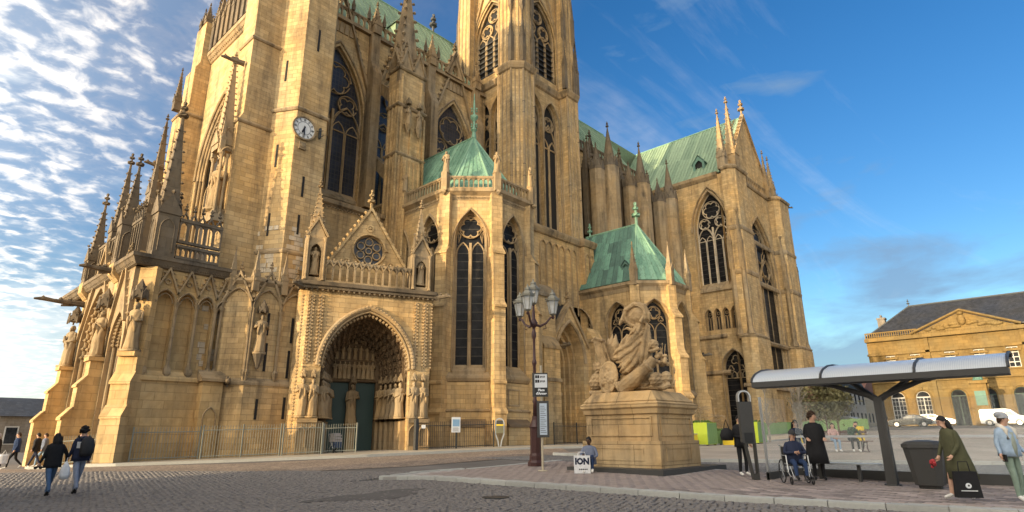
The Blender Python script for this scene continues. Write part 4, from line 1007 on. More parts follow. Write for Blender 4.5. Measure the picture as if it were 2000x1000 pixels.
# ---- bell tower ---------------------------------------------------------------
tw = MB()
SWp = [(39.6, 38.6), (39.6, 36.8), (40.5, 35.9), (42.1, 35.9), (42.1, 38.6)]
SEp = [(47.9, 38.6), (47.9, 35.9), (49.7, 35.9), (50.55, 36.8), (50.55, 38.6)]
NWp = [(39.6, 43.6), (42.1, 43.6), (42.1, 46.4), (40.5, 46.4), (39.6, 45.5)]
NEp = [(47.9, 43.6), (50.5, 43.6), (50.5, 45.5), (49.6, 46.4), (47.9, 46.4)]
for P in (SWp, SEp, NWp, NEp): tw.prism(P, -.5, 38.6)
def shrink(P, k, c): return [(c[0]+(x-c[0])*k, c[1]+(y-c[1])*k) for x, y in P]
TC = (45.05, 41.15)
for P in (SWp, SEp, NWp, NEp): tw.prism(shrink(P, .955, TC), 38.6, 56)
fS, fW, fN, fE = south(37.1), west(40.85, 0), Fr((0, 45.2), NORTH), Fr((49.3, 0), EAST)
def l2(a0, a1, z0, zs, k=1.0): return lancet(a0, a1, z0, zs, k, 8)
sb = [(42.25, 44.9), (45.1, 47.75)]; wb = [(-43.5, -41.1), (-40.9, -38.6)]
tw.wall(fS, [(41.9, 21.2), (48.1, 21.2), (48.1, 38.6), (41.9, 38.6)], [l2(a, b, 22.0, 34.6, 1.05) for a, b in sb], -.8, 0, rim=False)
tw.wall(fW, [(-43.8, 12), (-38.4, 12), (-38.4, 38.6), (-43.8, 38.6)], [l2(a, b, 24.0, 34.6, 1.05) for a, b in wb], -.8, 0, rim=False)
tw.box(41, 49.2, 37.8, 38.0, -.5, 21.2); tw.box(39.7, 48.25, 34.2, 38.0, -.5, 20.2); tw.prof(south(34.2), [(0, 20.2), (-1.8, 20.2), (-1.8, 21.2)], 39.7, 48.25); tw.box(46.9, 48.5, 33.7, 35.5, -.5, 20.0)
tw.wall(fE, [(37.2, 12), (45.2, 12), (45.2, 55), (37.2, 55)], [], -.8, 0); tw.wall(fN, [(-49, 12), (-41, 12), (-41, 55), (-49, 55)], [], -.8, 0)
ob = [(42.55, 47.45)]; owb = [(-43.35, -38.75)]
tw.wall(fS, [(41.9, 38.6), (48.1, 38.6), (48.1, 55), (41.9, 55)], [l2(42.2, 47.7, 39.9, 44.9, 1.05)], -.9, -.1, rim=False)
tw.wall(fW, [(-44, 38.6), (-38.3, 38.6), (-38.3, 55), (-44, 55)], [l2(-43.6, -38.5, 39.9, 44.9, 1.1)], -.9, -.1, rim=False)
tw.box(40.8, 49.3, 37.2, 45.2, 21.0, 21.3); tw.box(41, 49.2, 37.3, 45.1, 38.3, 38.7)
two = tw.build('bell_tower', 'stone', cath)
tr = MB()
def around(P, z, o, h): tr.hsweep(P, [(0, z-h), (o*.5, z-h*.8), (o, z-.05), (o, z+.12), (0, z+.3)])
swl = [(39.6, 38.6), (39.6, 36.8), (40.5, 35.9), (42.1, 35.9), (42.1, 37.1), (47.9, 37.1), (47.9, 35.9), (49.7, 35.9), (50.55, 36.8), (50.55, 40)]
swl = [(39.6, 45.5), (39.6, 43.6), (40.85, 43.6), (40.85, 38.6)]+swl
for z in (21.1, 38.7): around(swl, z, .35, .7)
for i in range(26): tr.crocket((42.2+i*.22, 36.95, 20.7), .1); tr.crocket((42.2+i*.22, 36.95, 38.2), .12)
for i in range(24): tr.crocket((40.7, 38.7+i*.21, 38.2), .12)
for k in range(6):                      # blind panels at the tower foot
    a = 42.2+k*.95
    moulding(tr, south(34.2), l2(a-1.6, a-.85, 12.5, 18.4, .9), .1, .14)
for k in range(2): moulding(tr, south(33.7), l2(46.98+k*.75, 47.65+k*.75, 12, 18.3, .9), .08, .1)
tr.hsweep([(39.7, 38), (39.7, 34.2), (46.9, 34.2), (46.9, 33.7), (48.5, 33.7), (48.5, 36)], [(0, 19.6), (.15, 19.7), (.3, 20.1), (.3, 20.3), (0, 20.5)])
for i in range(34): tr.crocket((39.9+i*.21, 34.05, 19.75), .1)
for fr, B_ in ((fS, sb), (fW, wb)):
    for a, b in B_: moulding(tr, fr, l2(a, b, 22.0 if fr is fS else 24, 34.6, 1.05), .14, .14)
f3 = Fr((0, 37.2), SOUTH); f4 = Fr((40.95, 0), WEST)
for k in range(3):
    moulding(tr, Fr((0, 37.2+.2*k), SOUTH), l2(42.2, 47.7, 39.9, 44.9, 1.05), .2, .16, .2-.2*k); moulding(tr, Fr((40.95+.2*k, 0), WEST), l2(-43.6, -38.5, 39.9, 44.9, 1.1), .2, .16, .2-.2*k)
gable(tr, f3, 41.9, 48.0, 45.5, 54, .3, .2, 12, .25, .24, 1.5); gable(tr, f4, -44, -38.2, 45.5, 54, .3, .2, 12, .25, .24, 1.5)
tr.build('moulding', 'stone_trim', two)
rb = MB()                                # slender shafts clasping every pier edge
for P in (SWp, SEp, NWp):
    for Q, z0_, z1_ in ((P, 21.3, 38.2), (shrink(P, .955, TC), 39.2, 55)):
        for j in range(5):
            (xa, ya), (xb, yb) = Q[j], Q[(j+1) % 5]
            for e in (.0, .33, .66): rb.cone(xa+(xb-xa)*e, ya+(yb-ya)*e, z0_, z1_, .13 if e == 0 else .08, .13 if e == 0 else .08, 6)
rb.build('shafts', 'stone_trim', two)
cr = MB()                                # crocketed shafts and pinnacles on the piers
for P in (SWp, SEp, NWp):
    c = (sum(x for x, y in P)/5, sum(y for x, y in P)/5)
    for j, (x, y) in enumerate(shrink(P, .97, TC)[1:4]):
        cr.pinnacle(x, y, 39.1, .45, 3.2, 2.8, 7); cr.cone(x, y, 45.0, 46.0, .04, .26, 6); cr.pinnacle(x, y, 46.0, .4, 3.0, 3.0, 7)
    for j, (x, y) in enumerate(P[1:4]):
        for zz in (26.0, 33.0): cr.cone(x, y, zz-.3, zz, .05, .16, 6); cr.cone(x, y, zz, zz+1.2, .1, .1, 6); cr.cone(x, y, zz+1.2, zz+1.5, .17, .05, 6)
for x, y, z, w, hs, hp in ((39.1, 44.8, 30, .9, 3.0, 6.0), (39.0, 45.9, 28, 1.1, 5, 8.5), (38.5, 43.4, 24, .8, 3.5, 5.0), (50.7, 38.2, 39, .5, 3, 4), (49.9, 36.0, 39, .5, 3.0, 4.5)):
    cr.cone(x, y, z-1.2, z, .05, w*.6, 6); cr.pinnacle(x, y, z, w, hs, hp, 10)
cr.build('pinnacles', 'stone_old', two)
for fr, B_, z0 in ((fS, sb, 22.0), (fW, wb, 24.0)):
    for a, b in B_:
        c = (a+b)/2
        window(cath, fr, l2(a+.01, b-.01, z0+.01, 34.6, 1.05), [lancet(a+.14, c-.06, z0+.3, 31.4, 1.2, 5), lancet(c+.06, b-.14, z0+.3, 31.4, 1.2, 5), circle(c, 34.5, .86, 20), foil(c, 34.5, .72, 4, 6, 45), lancet(a+.12, b-.12, 31.5, 31.6, 1.6)], -.4, .2, 'dark', 'stone_trim', 'tower_window', .16)
for fr, a, b in ((f3, 42.2, 47.7), (f4, -43.6, -38.5)):
    c = (a+b)/2; w = (b-a-.9)/4
    cols = [[(a+.15+i*(w+.2), 40.1), (a+.15+i*(w+.2)+w, 40.1), (a+.15+i*(w+.2)+w, 45.0), (a+.15+i*(w+.2)+w/2, 45.5), (a+.15+i*(w+.2), 45.0)] for i in range(4)]
    hl = cols+[foil(c-1.12, 46.2, .72, 4, 6, 45), circle(c-1.12, 46.2, .85, 20), foil(c+1.12, 46.2, .72, 4, 6, 45), circle(c+1.12, 46.2, .85, 20), foil(c, 47.9, .72, 4, 6, 45), circle(c, 47.9, .86, 20)]
    o = window(cath, fr, l2(a+.01, b-.01, 39.91, 44.9, 1.05 if fr is f3 else 1.1), hl, -.42, .18, 'dark', 'stone_trim', 'belfry_opening', .15)
    for col in cols:
        a0, a1 = col[0][0], col[1][0]
        for k in range(7):
            z = 40.25+k*.68
            MB().prof(fr, [(-.62, z+.38), (-.30, z), (-.28, z+.06), (-.60, z+.44)], a0-.02, a1+.02).build('louvre_slat', 'louvre', o)
tp = MB(); tp.prism([(TC[0]+6*math.cos(R(45*i+22.5)), TC[1]+6*math.sin(R(45*i+22.5))) for i in range(8)], 55, 57); tp.cone(TC[0], TC[1], 57, 70, 4, 2.6, 8, R(22.5)); tp.cone(TC[0], TC[1], 70, 86, 2.6, .1, 8, R(22.5)); tp.build('spire', 'stone_trim', two)

for x in np.arange(20.5, 40, 1.68):
    q = MB(); q.pinnacle(float(x), 41.72, 38.75, .26, .5, .9, 3); q.build('pinnacle', 'stone_old', nvo)
# ---- choir -----------------------------------------------------------------------
q = MB(); q.wall(fn, [(49.5, -.5), (75, -.5), (75, 37.4), (49.5, 37.4)], [hole(c) for c in CQ], -1.1, 0, rim=False)
q.box(50.3, 75, 36.4, 42, -.5, 19.5); q.prof(fn, [(0, 19.5), (5.7, 19.5), (0, 21)], 50, 75)
cwo = q.build('choir_wall', 'stone', cath)
tr = MB()
for c in CQ:
    for k in range(2): moulding(tr, south(42+.3*k), lancet(c-2.85, c+2.85, 20.5, 28.2, 1.55, 10), .22, .18, .2-.2*k)
    gable(tr, fn, c-3.2, c+3.2, 30.6, 39.4, .35, .25, 12, .2, .2, 1.4)
tr.fbox(fn, 50, 74, 0, .35, 37.2, 37.55); balustrade(tr, south(41.85), 50, 74, 37.55, 38.8, 36, .18)
tr.build('moulding', 'stone_old', cwo)
for c in CQ: bigwin(fn, c, 20.5, 28.2, 2.85, 1.55, 'glass', 'stone_old')
def choirpier(x):
    q = MB(); zt_ = 32.6
    oc = lambda cx_, cy_, r_: [(cx_+r_*math.cos(R(45*i+22.5)), cy_+r_*math.sin(R(45*i+22.5))) for i in range(8)]
    cols = [(x-.35, 37.6, 1.0, zt_-.6), (x+1.1, 36.7, 1.1, zt_), (x+2.35, 37.6, .8, zt_-1.2)]
    for cx_, cy_, r_, zz in cols: q.prism(oc(cx_, cy_, r_), 8, zz)
    q.box(x-.3, x+2.3, 37.5, 39.4, 8, zt_-1)
    o = q.build('buttress_pier', 'stone_trim', cath); t_ = MB()
    for cx_, cy_, r_, zz in cols:
        for i in range(8):
            ang = 45*i; fr_ = Fr((cx_+r_*.924*math.cos(R(ang)), cy_+r_*.924*math.sin(R(ang))), ang); w_ = r_*.383
            t_.wall(fr_, [(-w_, zz), (w_, zz), (0, zz+w_*3.2)], [], -.25, .04); p_ = fr_.p(0, 0, zz+w_*3.3); t_.crocket(p_, .14)
        t_.cone(cx_, cy_, zz, zz+(5.4 if r_ > 1.05 else 3.4), r_*.8, .06, 8, R(22.5)); t_.finial(cx_, cy_, zz+(5.2 if r_ > 1.05 else 3.2), 1.0 if r_ > 1.05 else .6)
    t_.build('pier_crown', 'stone_old', o)
    f_ = MB()
    for zz in (30.0, 23.0): f_.prof(south(39.4), [(0, zz), (-2.6, zz+3.0), (-2.6, zz+2.0), (-1.3, zz+.2), (0, zz-1.6)], x+.75, x+1.45)
    f_.build('flying_buttress', 'stone_old', o)
for x in (55.9, 63.2, 70.6):
    choirpier(x)
    q = MB(); q.box(x+.1, x+2.1, 39.0, 40.8, 20, 33.5); q.pinnacle(x+1.1, 39.9, 33.5, 1.0, .6, 3.2, 5); q.build('inner_pier', 'stone_old', cwo)
    q = MB(); q.pinnacle(x+3.2, 38.5, 24, .55, 8.5, 3.0, 5); q.pinnacle(x-1.0, 38.8, 24, .55, 9.0, 3.0, 5); q.build('pinnacle', 'stone_old', cwo)

# ---- south transept ----------------------------------------------------------------
TE, TS = 75.0, 29.8
tn = MB(); ft = west(TE, 0)
wh = lancet(-34.9, -30.3, 20.2, 28.4, 1.6, 10); lw = lancet(-33.0, -30.0, 1.5, 9.5, .85, 8)
gal = [lancet(-34.6+i*1.15, -34.6+i*1.15+.85, 14.5, 16.6, 1.0, 5) for i in range(4)]
tn.wall(ft, [(-48, -.5), (-TS, -.5), (-TS, 35.9), (-48, 35.9)], [wh, lw]+gal, -1.2, 0, rim=False)
fts = south(TS); sh = lancet(79.6, 89.4, 8, 23.0, 1.0, 12)
tn.wall(fts, [(TE, -.5), (93, -.5), (93, 36), (84, 48.3), (TE, 36)], [sh], -1.2, 0, rim=False)
tn.box(92, 93, TS, 48, -.5, 36)
def base_off(P, c, o): return [(x+(o if x > c[0] else -o), y-(o if y < c[1] else 0)) for x, y in P]
for P in ([(74.2, 30.1), (74.2, 29.1), (74.9, 28.4), (78.4, 28.4), (79.1, 29.1), (79.1, 32)], [(90.2, 32), (90.2, 29.0), (90.9, 28.3), (94.6, 28.3), (95.4, 29.1), (95.4, 32)]):
    c = (sum(x for x, y in P)/6, 31)
    tn.prism(P, 13.3, 36.2); tn.prism(base_off(P, c, .35), -.5, 13.0)
tn.box(95, 96.6, 29.6, 31.5, -.5, 13); tn.box(95, 96.2, 29.6, 31.5, 13, 26); tn.box(95, 95.8, 29.6, 31.5, 26, 31)
tno = tn.build('transept', 'stone', cath)
tr = MB()
PW = [(74.2, 30.1), (74.2, 29.1), (74.9, 28.4), (78.4, 28.4), (79.1, 29.1), (79.1, TS), (90.2, TS), (90.2, 29.0), (90.9, 28.3), (94.6, 28.3), (95.4, 29.1), (95.4, 32)]
for z, o in ((13.2, .42), (21.5, .15), (27.5, .15), (36.2, .3)): tr.hsweep(PW, [(0, z-.3), (o*.6, z-.25), (o, z), (o, z+.12), (0, z+.4)])
tr.hsweep(PW, [(.3, 7.0), (.5, 7.05), (.5, 7.2), (.3, 7.5)])
for z in (13.5, 8.9): tr.hsweep([(TE, 44), (TE, 32)], [(0, z-.2), (.25, z), (.25, z+.15), (0, z+.45)])
moulding(tr, ft, wh, .22, .2); moulding(tr, ft, archpts(-35.2, -30.0, 28.3, 1.55, 12), .2, .3, .05); moulding(tr, ft, lw, .18, .18)
for k in range(3): moulding(tr, south(TS+.3*k), sh, .28, .22, .2-.26*k)
for h in gal: moulding(tr, ft, h, .08, .08)
tr.hsweep([(TE, 48), (TE, 31)], [(0, 35.3), (.4, 35.8), (.45, 36.2), (-.3, 36.4)])
tr.prof(ft, [(-.6, 20.6), (.3, 19.6), (.3, 19.9), (-.6, 20.9)], -34.95, -30.25)
# slender half-pinnacles clasping the corner piers
for x, y in ((74.25, 30.0), (74.5, 28.75), (78.7, 28.7), (79.1, 29.3), (90.3, 28.8), (95.0, 28.7)):
    tr.cone(x, y, 13.5, 26, .38, .34, 6); tr.cone(x, y, 13.4, 14.2, .6, .42, 6); tr.pinnacle(x, y, 22.0, .62, 3.4, 4.2, 6); tr.cone(x, y, 29.5, 30.0, .1, .3, 5)
for x, y, z, w, hs, hp in ((74.9, 30.0, 36.3, 1.1, 1.8, 6.2), (77.6, 29.6, 36.3, 1.4, 3.0, 7.6), (91.8, 29.6, 36.3, 1.0, 2.0, 4.6), (94.2, 30, 36.3, .9, 1.0, 2.0), (89.8, 29.6, 36.2, .9, 1.2, 6), (78.8, 29.5, 36.3, .7, 2.0, 3.2)):
    tr.pinnacle(x, y, z, w, hs, hp, 9, fin=1.0)
tr.build('moulding', 'stone_trim', tno)
gb = MB(); gable(gb, fts, 77, 91, 37.5, 47.9, .5, .2, 14, .3, .28, 2.5)
balustrade(gb, fts, 78, 90, 36.3, 37.6, 16, .2, .15)
gb.build('gable', 'stone_trim', tno)
gargoyle(tno, (95.3, 29, 36.2), -30, 1.6)
bigwin(ft, -32.6, 20.2, 28.4, 2.3, 1.6, 'glass', 'stone_pale')
c = -31.5
window(cath, ft, lancet(-32.99, -30.01, 1.51, 9.5, .85, 8), [foil(c, 10.55, .58, 3, 7, 90), foil(c-.7, 9.5, .36, 3, 7, 90), foil(c+.7, 9.5, .36, 3, 7, 90)]+lights(-32.8, -30.2, 8.3, 8.7, 4, .12, .8), -.5, .14, 'glass', 'stone_trim')
for h in gal:
    cc_ = (h[0][0]+h[-1][0])/2
    window(cath, ft, [(x*.999 if 0 else x, z) for x, z in h], [lancet(cc_-.34, cc_-.05, 14.6, 16.1, 1.0, 4), lancet(cc_+.05, cc_+.34, 14.6, 16.1, 1.0, 4), foil(cc_, 16.72, .2, 4, 4, 45)], -.3, .12, 'dark', 'stone_trim', 'gallery_opening', .06)
bigwin(fts, 84.5, 8, 23.0, 4.9, 1.0, 'glass')
tro = mainroof('transept_roof', dict(r=(84, 48.5, 47.9), e=(75.2, 48.5, 36.2)), dict(r=(84, 30.2, 47.9), e=(75.2, 30.2, 36.2)), 34, 0, 0, 0, 0)
q = MB(); q.add([(84, 30.2, 47.85), (84, 48.5, 47.85), (93, 48.5, 36.2), (93, 30.2, 36.2)], [(0, 1, 2, 3)]); q.build('roof_slope', 'copper_nave', tro)
dormer(tro, (76.6, 34.2, 37.9), WEST, .9, 2.4, 3, 'copper_dark')
# ------------------------------------------------------------------ ground
def groundmat(name, c1, c2, scale, bs=.3, vor=0, rough=.85, dist=.02):
    m, t, b = newmat(name); P = nd(t, 'ShaderNodeNewGeometry').outputs['Position']
    f = noise(t, P, scale, 6, .7); f2 = noise(t, P, .35, 4, .6)
    c = mixc(t, f, c1, c2); c = mixc(t, 1.0, c, ramp(t, f2, ((.3, .72), (.7, 1.15))), 'MULTIPLY')
    h = f
    if vor:
        v = nd(t, 'ShaderNodeTexVoronoi', feature='DISTANCE_TO_EDGE'); v.inputs['Scale'].default_value = vor; lk(t, P, v.inputs['Vector'])
        e = ramp(t, v.outputs['Distance'], ((.0, .45), (.12, 1)))
        c = mixc(t, 1.0, c, e, 'MULTIPLY'); h = mth(t, 'ADD', e, mth(t, 'MULTIPLY', f, .4))
        v2 = nd(t, 'ShaderNodeTexVoronoi'); v2.inputs['Scale'].default_value = vor; lk(t, P, v2.inputs['Vector'])
        sp = nd(t, 'ShaderNodeSeparateXYZ'); lk(t, v2.outputs['Color'], sp.inputs[0])
        c = mixc(t, 1.0, c, ramp(t, sp.outputs[0], ((0, .75), (1, 1.25))), 'MULTIPLY')
    lk(t, c, b.inputs['Base Color']); b.inputs['Roughness'].default_value = rough; b.inputs['Specular IOR Level'].default_value = .25
    bump(t, b, h, bs, dist)
groundmat('asphalt', (.11, .10, .09), (.16, .145, .13), 9)
groundmat('cobble_pink', (.22, .165, .125), (.33, .26, .20), 4, .6, 7)
groundmat('cobble_grey', (.15, .14, .13), (.24, .225, .21), 4, .6, 8)
groundmat('concrete', (.34, .29, .22), (.44, .38, .29), 3, .15)
groundmat('joint', (.07, .066, .06), (.11, .10, .095), 14)
groundmat('plaza', (.30, .25, .20), (.40, .34, .27), 3, .2)
simple('cobble', (.155, .14, .128), .7, var=.3, scale=14, bs=.4, rnd=.38, spec=.35)
simple('cobble_stuff', (.155, .14, .128), .7, var=.55, scale=5, bs=.4, spec=.35)
simple('paver', (.25, .205, .185), .75, var=.25, scale=7, bs=.3, rnd=.42)
simple('paver_stuff', (.25, .205, .185), .75, var=.35, scale=4, bs=.3)
simple('paver_joint', (.33, .31, .28), .9)
simple('granite', (.36, .36, .335), .7, var=.2, scale=10, bs=.3, rnd=.12)
def strip(name, P, Q, nu, nv_, off, mat, parent=None, kind='structure', skirt=0):
    """sheet ruled between two polylines, following the terrain"""
    def samp(L, t):
        d = [0]
        for a, b in zip(L, L[1:]): d.append(d[-1]+math.hypot(b[0]-a[0], b[1]-a[1]))
        s_ = t*d[-1]
        for i in range(len(L)-1):
            if s_ <= d[i+1]+1e-9:
                f = (s_-d[i])/max(1e-9, d[i+1]-d[i]); return (L[i][0]+(L[i+1][0]-L[i][0])*f, L[i][1]+(L[i+1][1]-L[i][1])*f)
        return L[-1]
    v = []; f = []
    for i in range(nu+1):
        a, b = samp(P, i/nu), samp(Q, i/nu)
        for j in range(nv_+1):
            t = j/nv_; x, y = a[0]+(b[0]-a[0])*t, a[1]+(b[1]-a[1])*t; v.append((x, y, g(x, y)+off))
    for i in range(nu):
        for j in range(nv_): f.append((i*(nv_+1)+j, (i+1)*(nv_+1)+j, (i+1)*(nv_+1)+j+1, i*(nv_+1)+j+1))
    if skirt:
        ring = [i*(nv_+1) for i in range(nu+1)]+[nu*(nv_+1)+j for j in range(1, nv_+1)]+[i*(nv_+1)+nv_ for i in range(nu-1, -1, -1)]+[j for j in range(nv_-1, 0, -1)]
        o = len(v); v += [(v[k][0], v[k][1], v[k][2]-skirt) for k in ring]; n = len(ring)
        f += [(ring[k], ring[(k+1) % n], o+(k+1) % n, o+k) for k in range(n)]
    mb = MB(); mb.add(v, f); o = mb.smooth(name, mat, parent, kind=kind if parent is None else None)
    if skirt: o.data.polygons.foreach_set('use_smooth', [False]*len(o.data.polygons))
    return o
# main sheet
xs = list(np.arange(-60, 0, 10))+list(np.arange(0, 60, 1.5))+list(np.arange(60, 130, 5))+[140, 180, 260, 400, 700]
ys = [-400, -200, -100, -60]+list(np.arange(-40, 0, 8))+list(np.arange(0, 50, 1.5))+list(np.arange(50, 110, 10))+[150, 250, 400, 700]
xs = [-700, -300, -120]+xs
v = [(x, y, g(x, y)-.012) for x in xs for y in ys]; ny = len(ys)
f = [(i*ny+j, (i+1)*ny+j, (i+1)*ny+j+1, i*ny+j+1) for i in range(len(xs)-1) for j in range(ny-1)]
mb = MB(); mb.add(v, f); mb.smooth('ground', 'asphalt', kind='structure')
# grey cobbled road west of the platform
KF = [(11.0, 17.2), (12.0, 16.3), (12.72, 15.39), (12.7, 12.0), (12.95, 8.8), (13.29, 6.3), (14.0, 3.0), (14.3, 1.1), (14.8, -3.0), (15.4, -8)]   # kerb line of the platform
road = strip('road', [(-6, 46), (-4, 20), (-2, 4), (2, -10)], [(3.5, 36.0), (12.3, 22.3), (13.0, 15.6), (15.4, -8)], 40, 14, .006, 'joint')
pink = strip('side_street', [(-6, 52), (3.5, 36), (12.3, 22.3), (16, 20.4), (26, 20.0)], [(4, 52), (8, 34), (13.0, 29.0), (18.5, 27.4), (31, 24.6)], 40, 8, .005, 'cobble_pink')
lane = strip('tram_lane', [(21.0, 22), (20.4, 14), (20.1, 8), (20.2, 0), (21.5, -12)], [(24.5, 20), (23.6, 12.2), (25.2, 7.8), (27.8, 2), (32, -12)], 26, 6, .006, 'cobble_grey')
# cobbles laid in rows, real stones; the nearest three hundred are single pieces
rc = random.Random(11)
def inroad(x, y):
    # west of the platform kerb, south-west of the side street
    if y < 17.5:
        for (ax, ay), (bx, by) in zip(KF, KF[1:]):
            if min(ay, by) <= y <= max(ay, by):
                if x > ax+(bx-ax)*(y-ay)/(by-ay)-.16: return False
                break
    # boundary with the side street
    if y > 22.3: return x < 3.5+(12.3-3.5)*(36-y)/(36-22.3) and y < 35.5
    if y > 16: return x < 12.3+(22.3-y)*.45
    return True
cells = []
ca, sa = math.cos(R(20)), math.sin(R(20)); du, dv = .175, .135
for i in range(-40, 260):
    for j in range(-190, 230):
        u = (i+.5*(j % 2))*du; v_ = j*dv
        x = u*sa+v_*ca+2; y = -u*ca*0+u*ca*.0+v_*sa+0
        x = 2+u*ca-v_*sa; y = u*sa+v_*ca
        dep = x*.733+y*.68; lat = x*.68-y*.733
        if dep < 10.6 or dep > 40 or abs(lat) > dep*.92+.6: continue
        if not inroad(x, y): continue
        cells.append((dep, x, y))
cells.sort()
def cobmesh(sd):
    rg = random.Random(sd); a, b = .078, .058; t = .72
    lo = [(-a, -b, -.02), (a, -b, -.02), (a, b, -.02), (-a, b, -.02)]
    mid = [(x*1.0, y*1.0, .012+rg.uniform(-.004, .004)) for x, y, _ in lo]
    hi = [(x*t+rg.uniform(-.006, .006), y*t+rg.uniform(-.006, .006), .024+rg.uniform(-.005, .006)) for x, y, _ in lo]
    return lo+mid+hi, [(i, (i+1) % 4, 4+(i+1) % 4, 4+i) for i in range(4)]+[(4+i, 4+(i+1) % 4, 8+(i+1) % 4, 8+i) for i in range(4)]+[(8, 9, 10, 11)]
CM = [cobmesh(i) for i in range(6)]
meshes = []
for v, f in CM:
    mb = MB(); mb.add(v, f); meshes.append(mb.mesh('cobble', 'cobble'))
stuff = MB(); th0 = R(20)
for k, (dep, x, y) in enumerate(cells):
    an = th0+rc.uniform(-.3, .3); x += rc.uniform(-.03, .03); y += rc.uniform(-.03, .03); z = g(x, y)+.012+rc.uniform(-.004, .005)
    if k < 300:
        link('cobble', meshes[k % 6], road, loc=(x, y, z), rz=an)
    else:
        v, f = CM[k % 6]; c_, s_ = math.cos(an), math.sin(an); sc_ = rc.uniform(.9, 1.02)
        stuff.add([(x+(a*c_-b*s_)*sc_, y+(a*s_+b*c_)*sc_, z+h) for a, b, h in v], f)
stuff.build('cobbles', 'cobble_stuff', road, kind='stuff')
pt = MB(); n_ = 22; vv = []
for k in range(n_):
    t_ = 2*math.pi*k/n_; rr = 1+.25*math.sin(3*t_)+.12*math.sin(7*t_+1); x_, y_ = 9.2+1.5*rr*math.cos(t_), 13.2+.75*rr*math.sin(t_); vv.append((x_, y_, g(x_, y_)+.041))
pt.add(vv, [tuple(range(n_))]); pt.build('asphalt_patch', 'joint', road)
mh = MB(); mh.cone(10.6, 10.4, g(10.6, 10.4)-.02, g(10.6, 10.4)+.045, .33, .33, 24); mh.build('manhole_cover', 'iron', road)
# pavement along the cathedral
pv = strip('pavement', [(6.5, 37.2), (9.0, 33.6), (13.0, 31.2), (18.5, 28.2), (29.0, 25.3), (38, 22.6), (52, 20.0), (70, 17.5)], [(7, 42), (9.8, 36), (13.5, 34.5), (19, 33.5), (29, 31.5), (38, 31.2), (52, 30), (70, 30)], 60, 8, .11, 'concrete', skirt=.2)
kb = strip('pavement_kerb', [(6.3, 37.1), (8.9, 33.4), (12.95, 31.0), (18.45, 28.0), (28.95, 25.1), (37.95, 22.4), (51.95, 19.8), (70, 17.3)], [(6.5, 37.2), (9.0, 33.6), (13.0, 31.2), (18.5, 28.2), (29.0, 25.3), (38, 22.6), (52, 20.0), (70, 17.5)], 60, 1, .114, 'granite', skirt=.2)
# platform island
KB = [(11.2, 17.3), (13.5, 16.9), (15.7, 16.3), (19.6, 16.6), (20.2, 12), (20.0, 8), (20.1, 0), (21.3, -8)]
isl = strip('platform', [(11.9, 16.65), (12.45, 16.1), (13.0, 15.35), (13.0, 12.0), (13.25, 8.8), (13.6, 6.3), (14.3, 3.0), (14.6, 1.1), (15.1, -3.0), (15.7, -8)], KB[1:], 44, 14, .105, 'paver_joint', skirt=.25)
# kerb stones along the platform edge
kr = link('platform_kerb', MB().box(15.2, 15.5, -8.3, -8.1, -.1, .2).mesh('platform_kerb', 'granite'), kind='structure')
def kerbstones(path, L, w, h, parent, off=.12):
    pts = [Vector(p) for p in path]; acc = 0; cur = pts[0]; i = 1; out = [cur]
    while i < len(pts):
        d = (pts[i]-cur).length
        if acc+d >= L: cur = cur.lerp(pts[i], (L-acc)/d); out.append(cur); acc = 0
        else: acc += d; cur = pts[i]; i += 1
    for k, (a, b) in enumerate(zip(out, out[1:])):
        d = (b-a).normalized(); n_ = Vector((-d.y, d.x)); n_ = n_ if n_.x > 0 or abs(n_.x) < .2 and n_.y < 0 else -n_
        q = MB(); a2, b2 = a+d*.008, b-d*.008; e = .02; zt = lambda p: g(p.x, p.y)+off
        za, zb = zt(a2), zt(b2)
        q.hexa([tuple(a2)+(za-h,), tuple(b2)+(zb-h,), tuple(b2+n_*w)+(zb-h,), tuple(a2+n_*w)+(za-h,)]+[tuple(a2)+(za-e,), tuple(b2)+(zb-e,), tuple(b2+n_*w)+(zb,), tuple(a2+n_*w)+(za,)])
        q.hexa([tuple(a2+n_*e)+(za-.03,), tuple(b2+n_*e)+(zb-.03,), tuple(b2+n_*w*.99)+(zb-.03,), tuple(a2+n_*w*.99)+(za-.03,)]+[tuple(a2+n_*e)+(za+.004,), tuple(b2+n_*e)+(zb+.004,), tuple(b2+n_*w*.99)+(zb+.004,), tuple(a2+n_*w*.99)+(za+.004,)])
        q.build('kerb_stone', 'granite', parent)
kerbstones([(11.9, 16.9)]+[(12.2, 16.35)]+KF[2:], 1.0, .30, .24, kr)
kerbstones([(20.3, 16.4), (15.7, 16.45), (13.4, 17.05), (11.95, 16.95)], 1.0, .28, .24, kr)
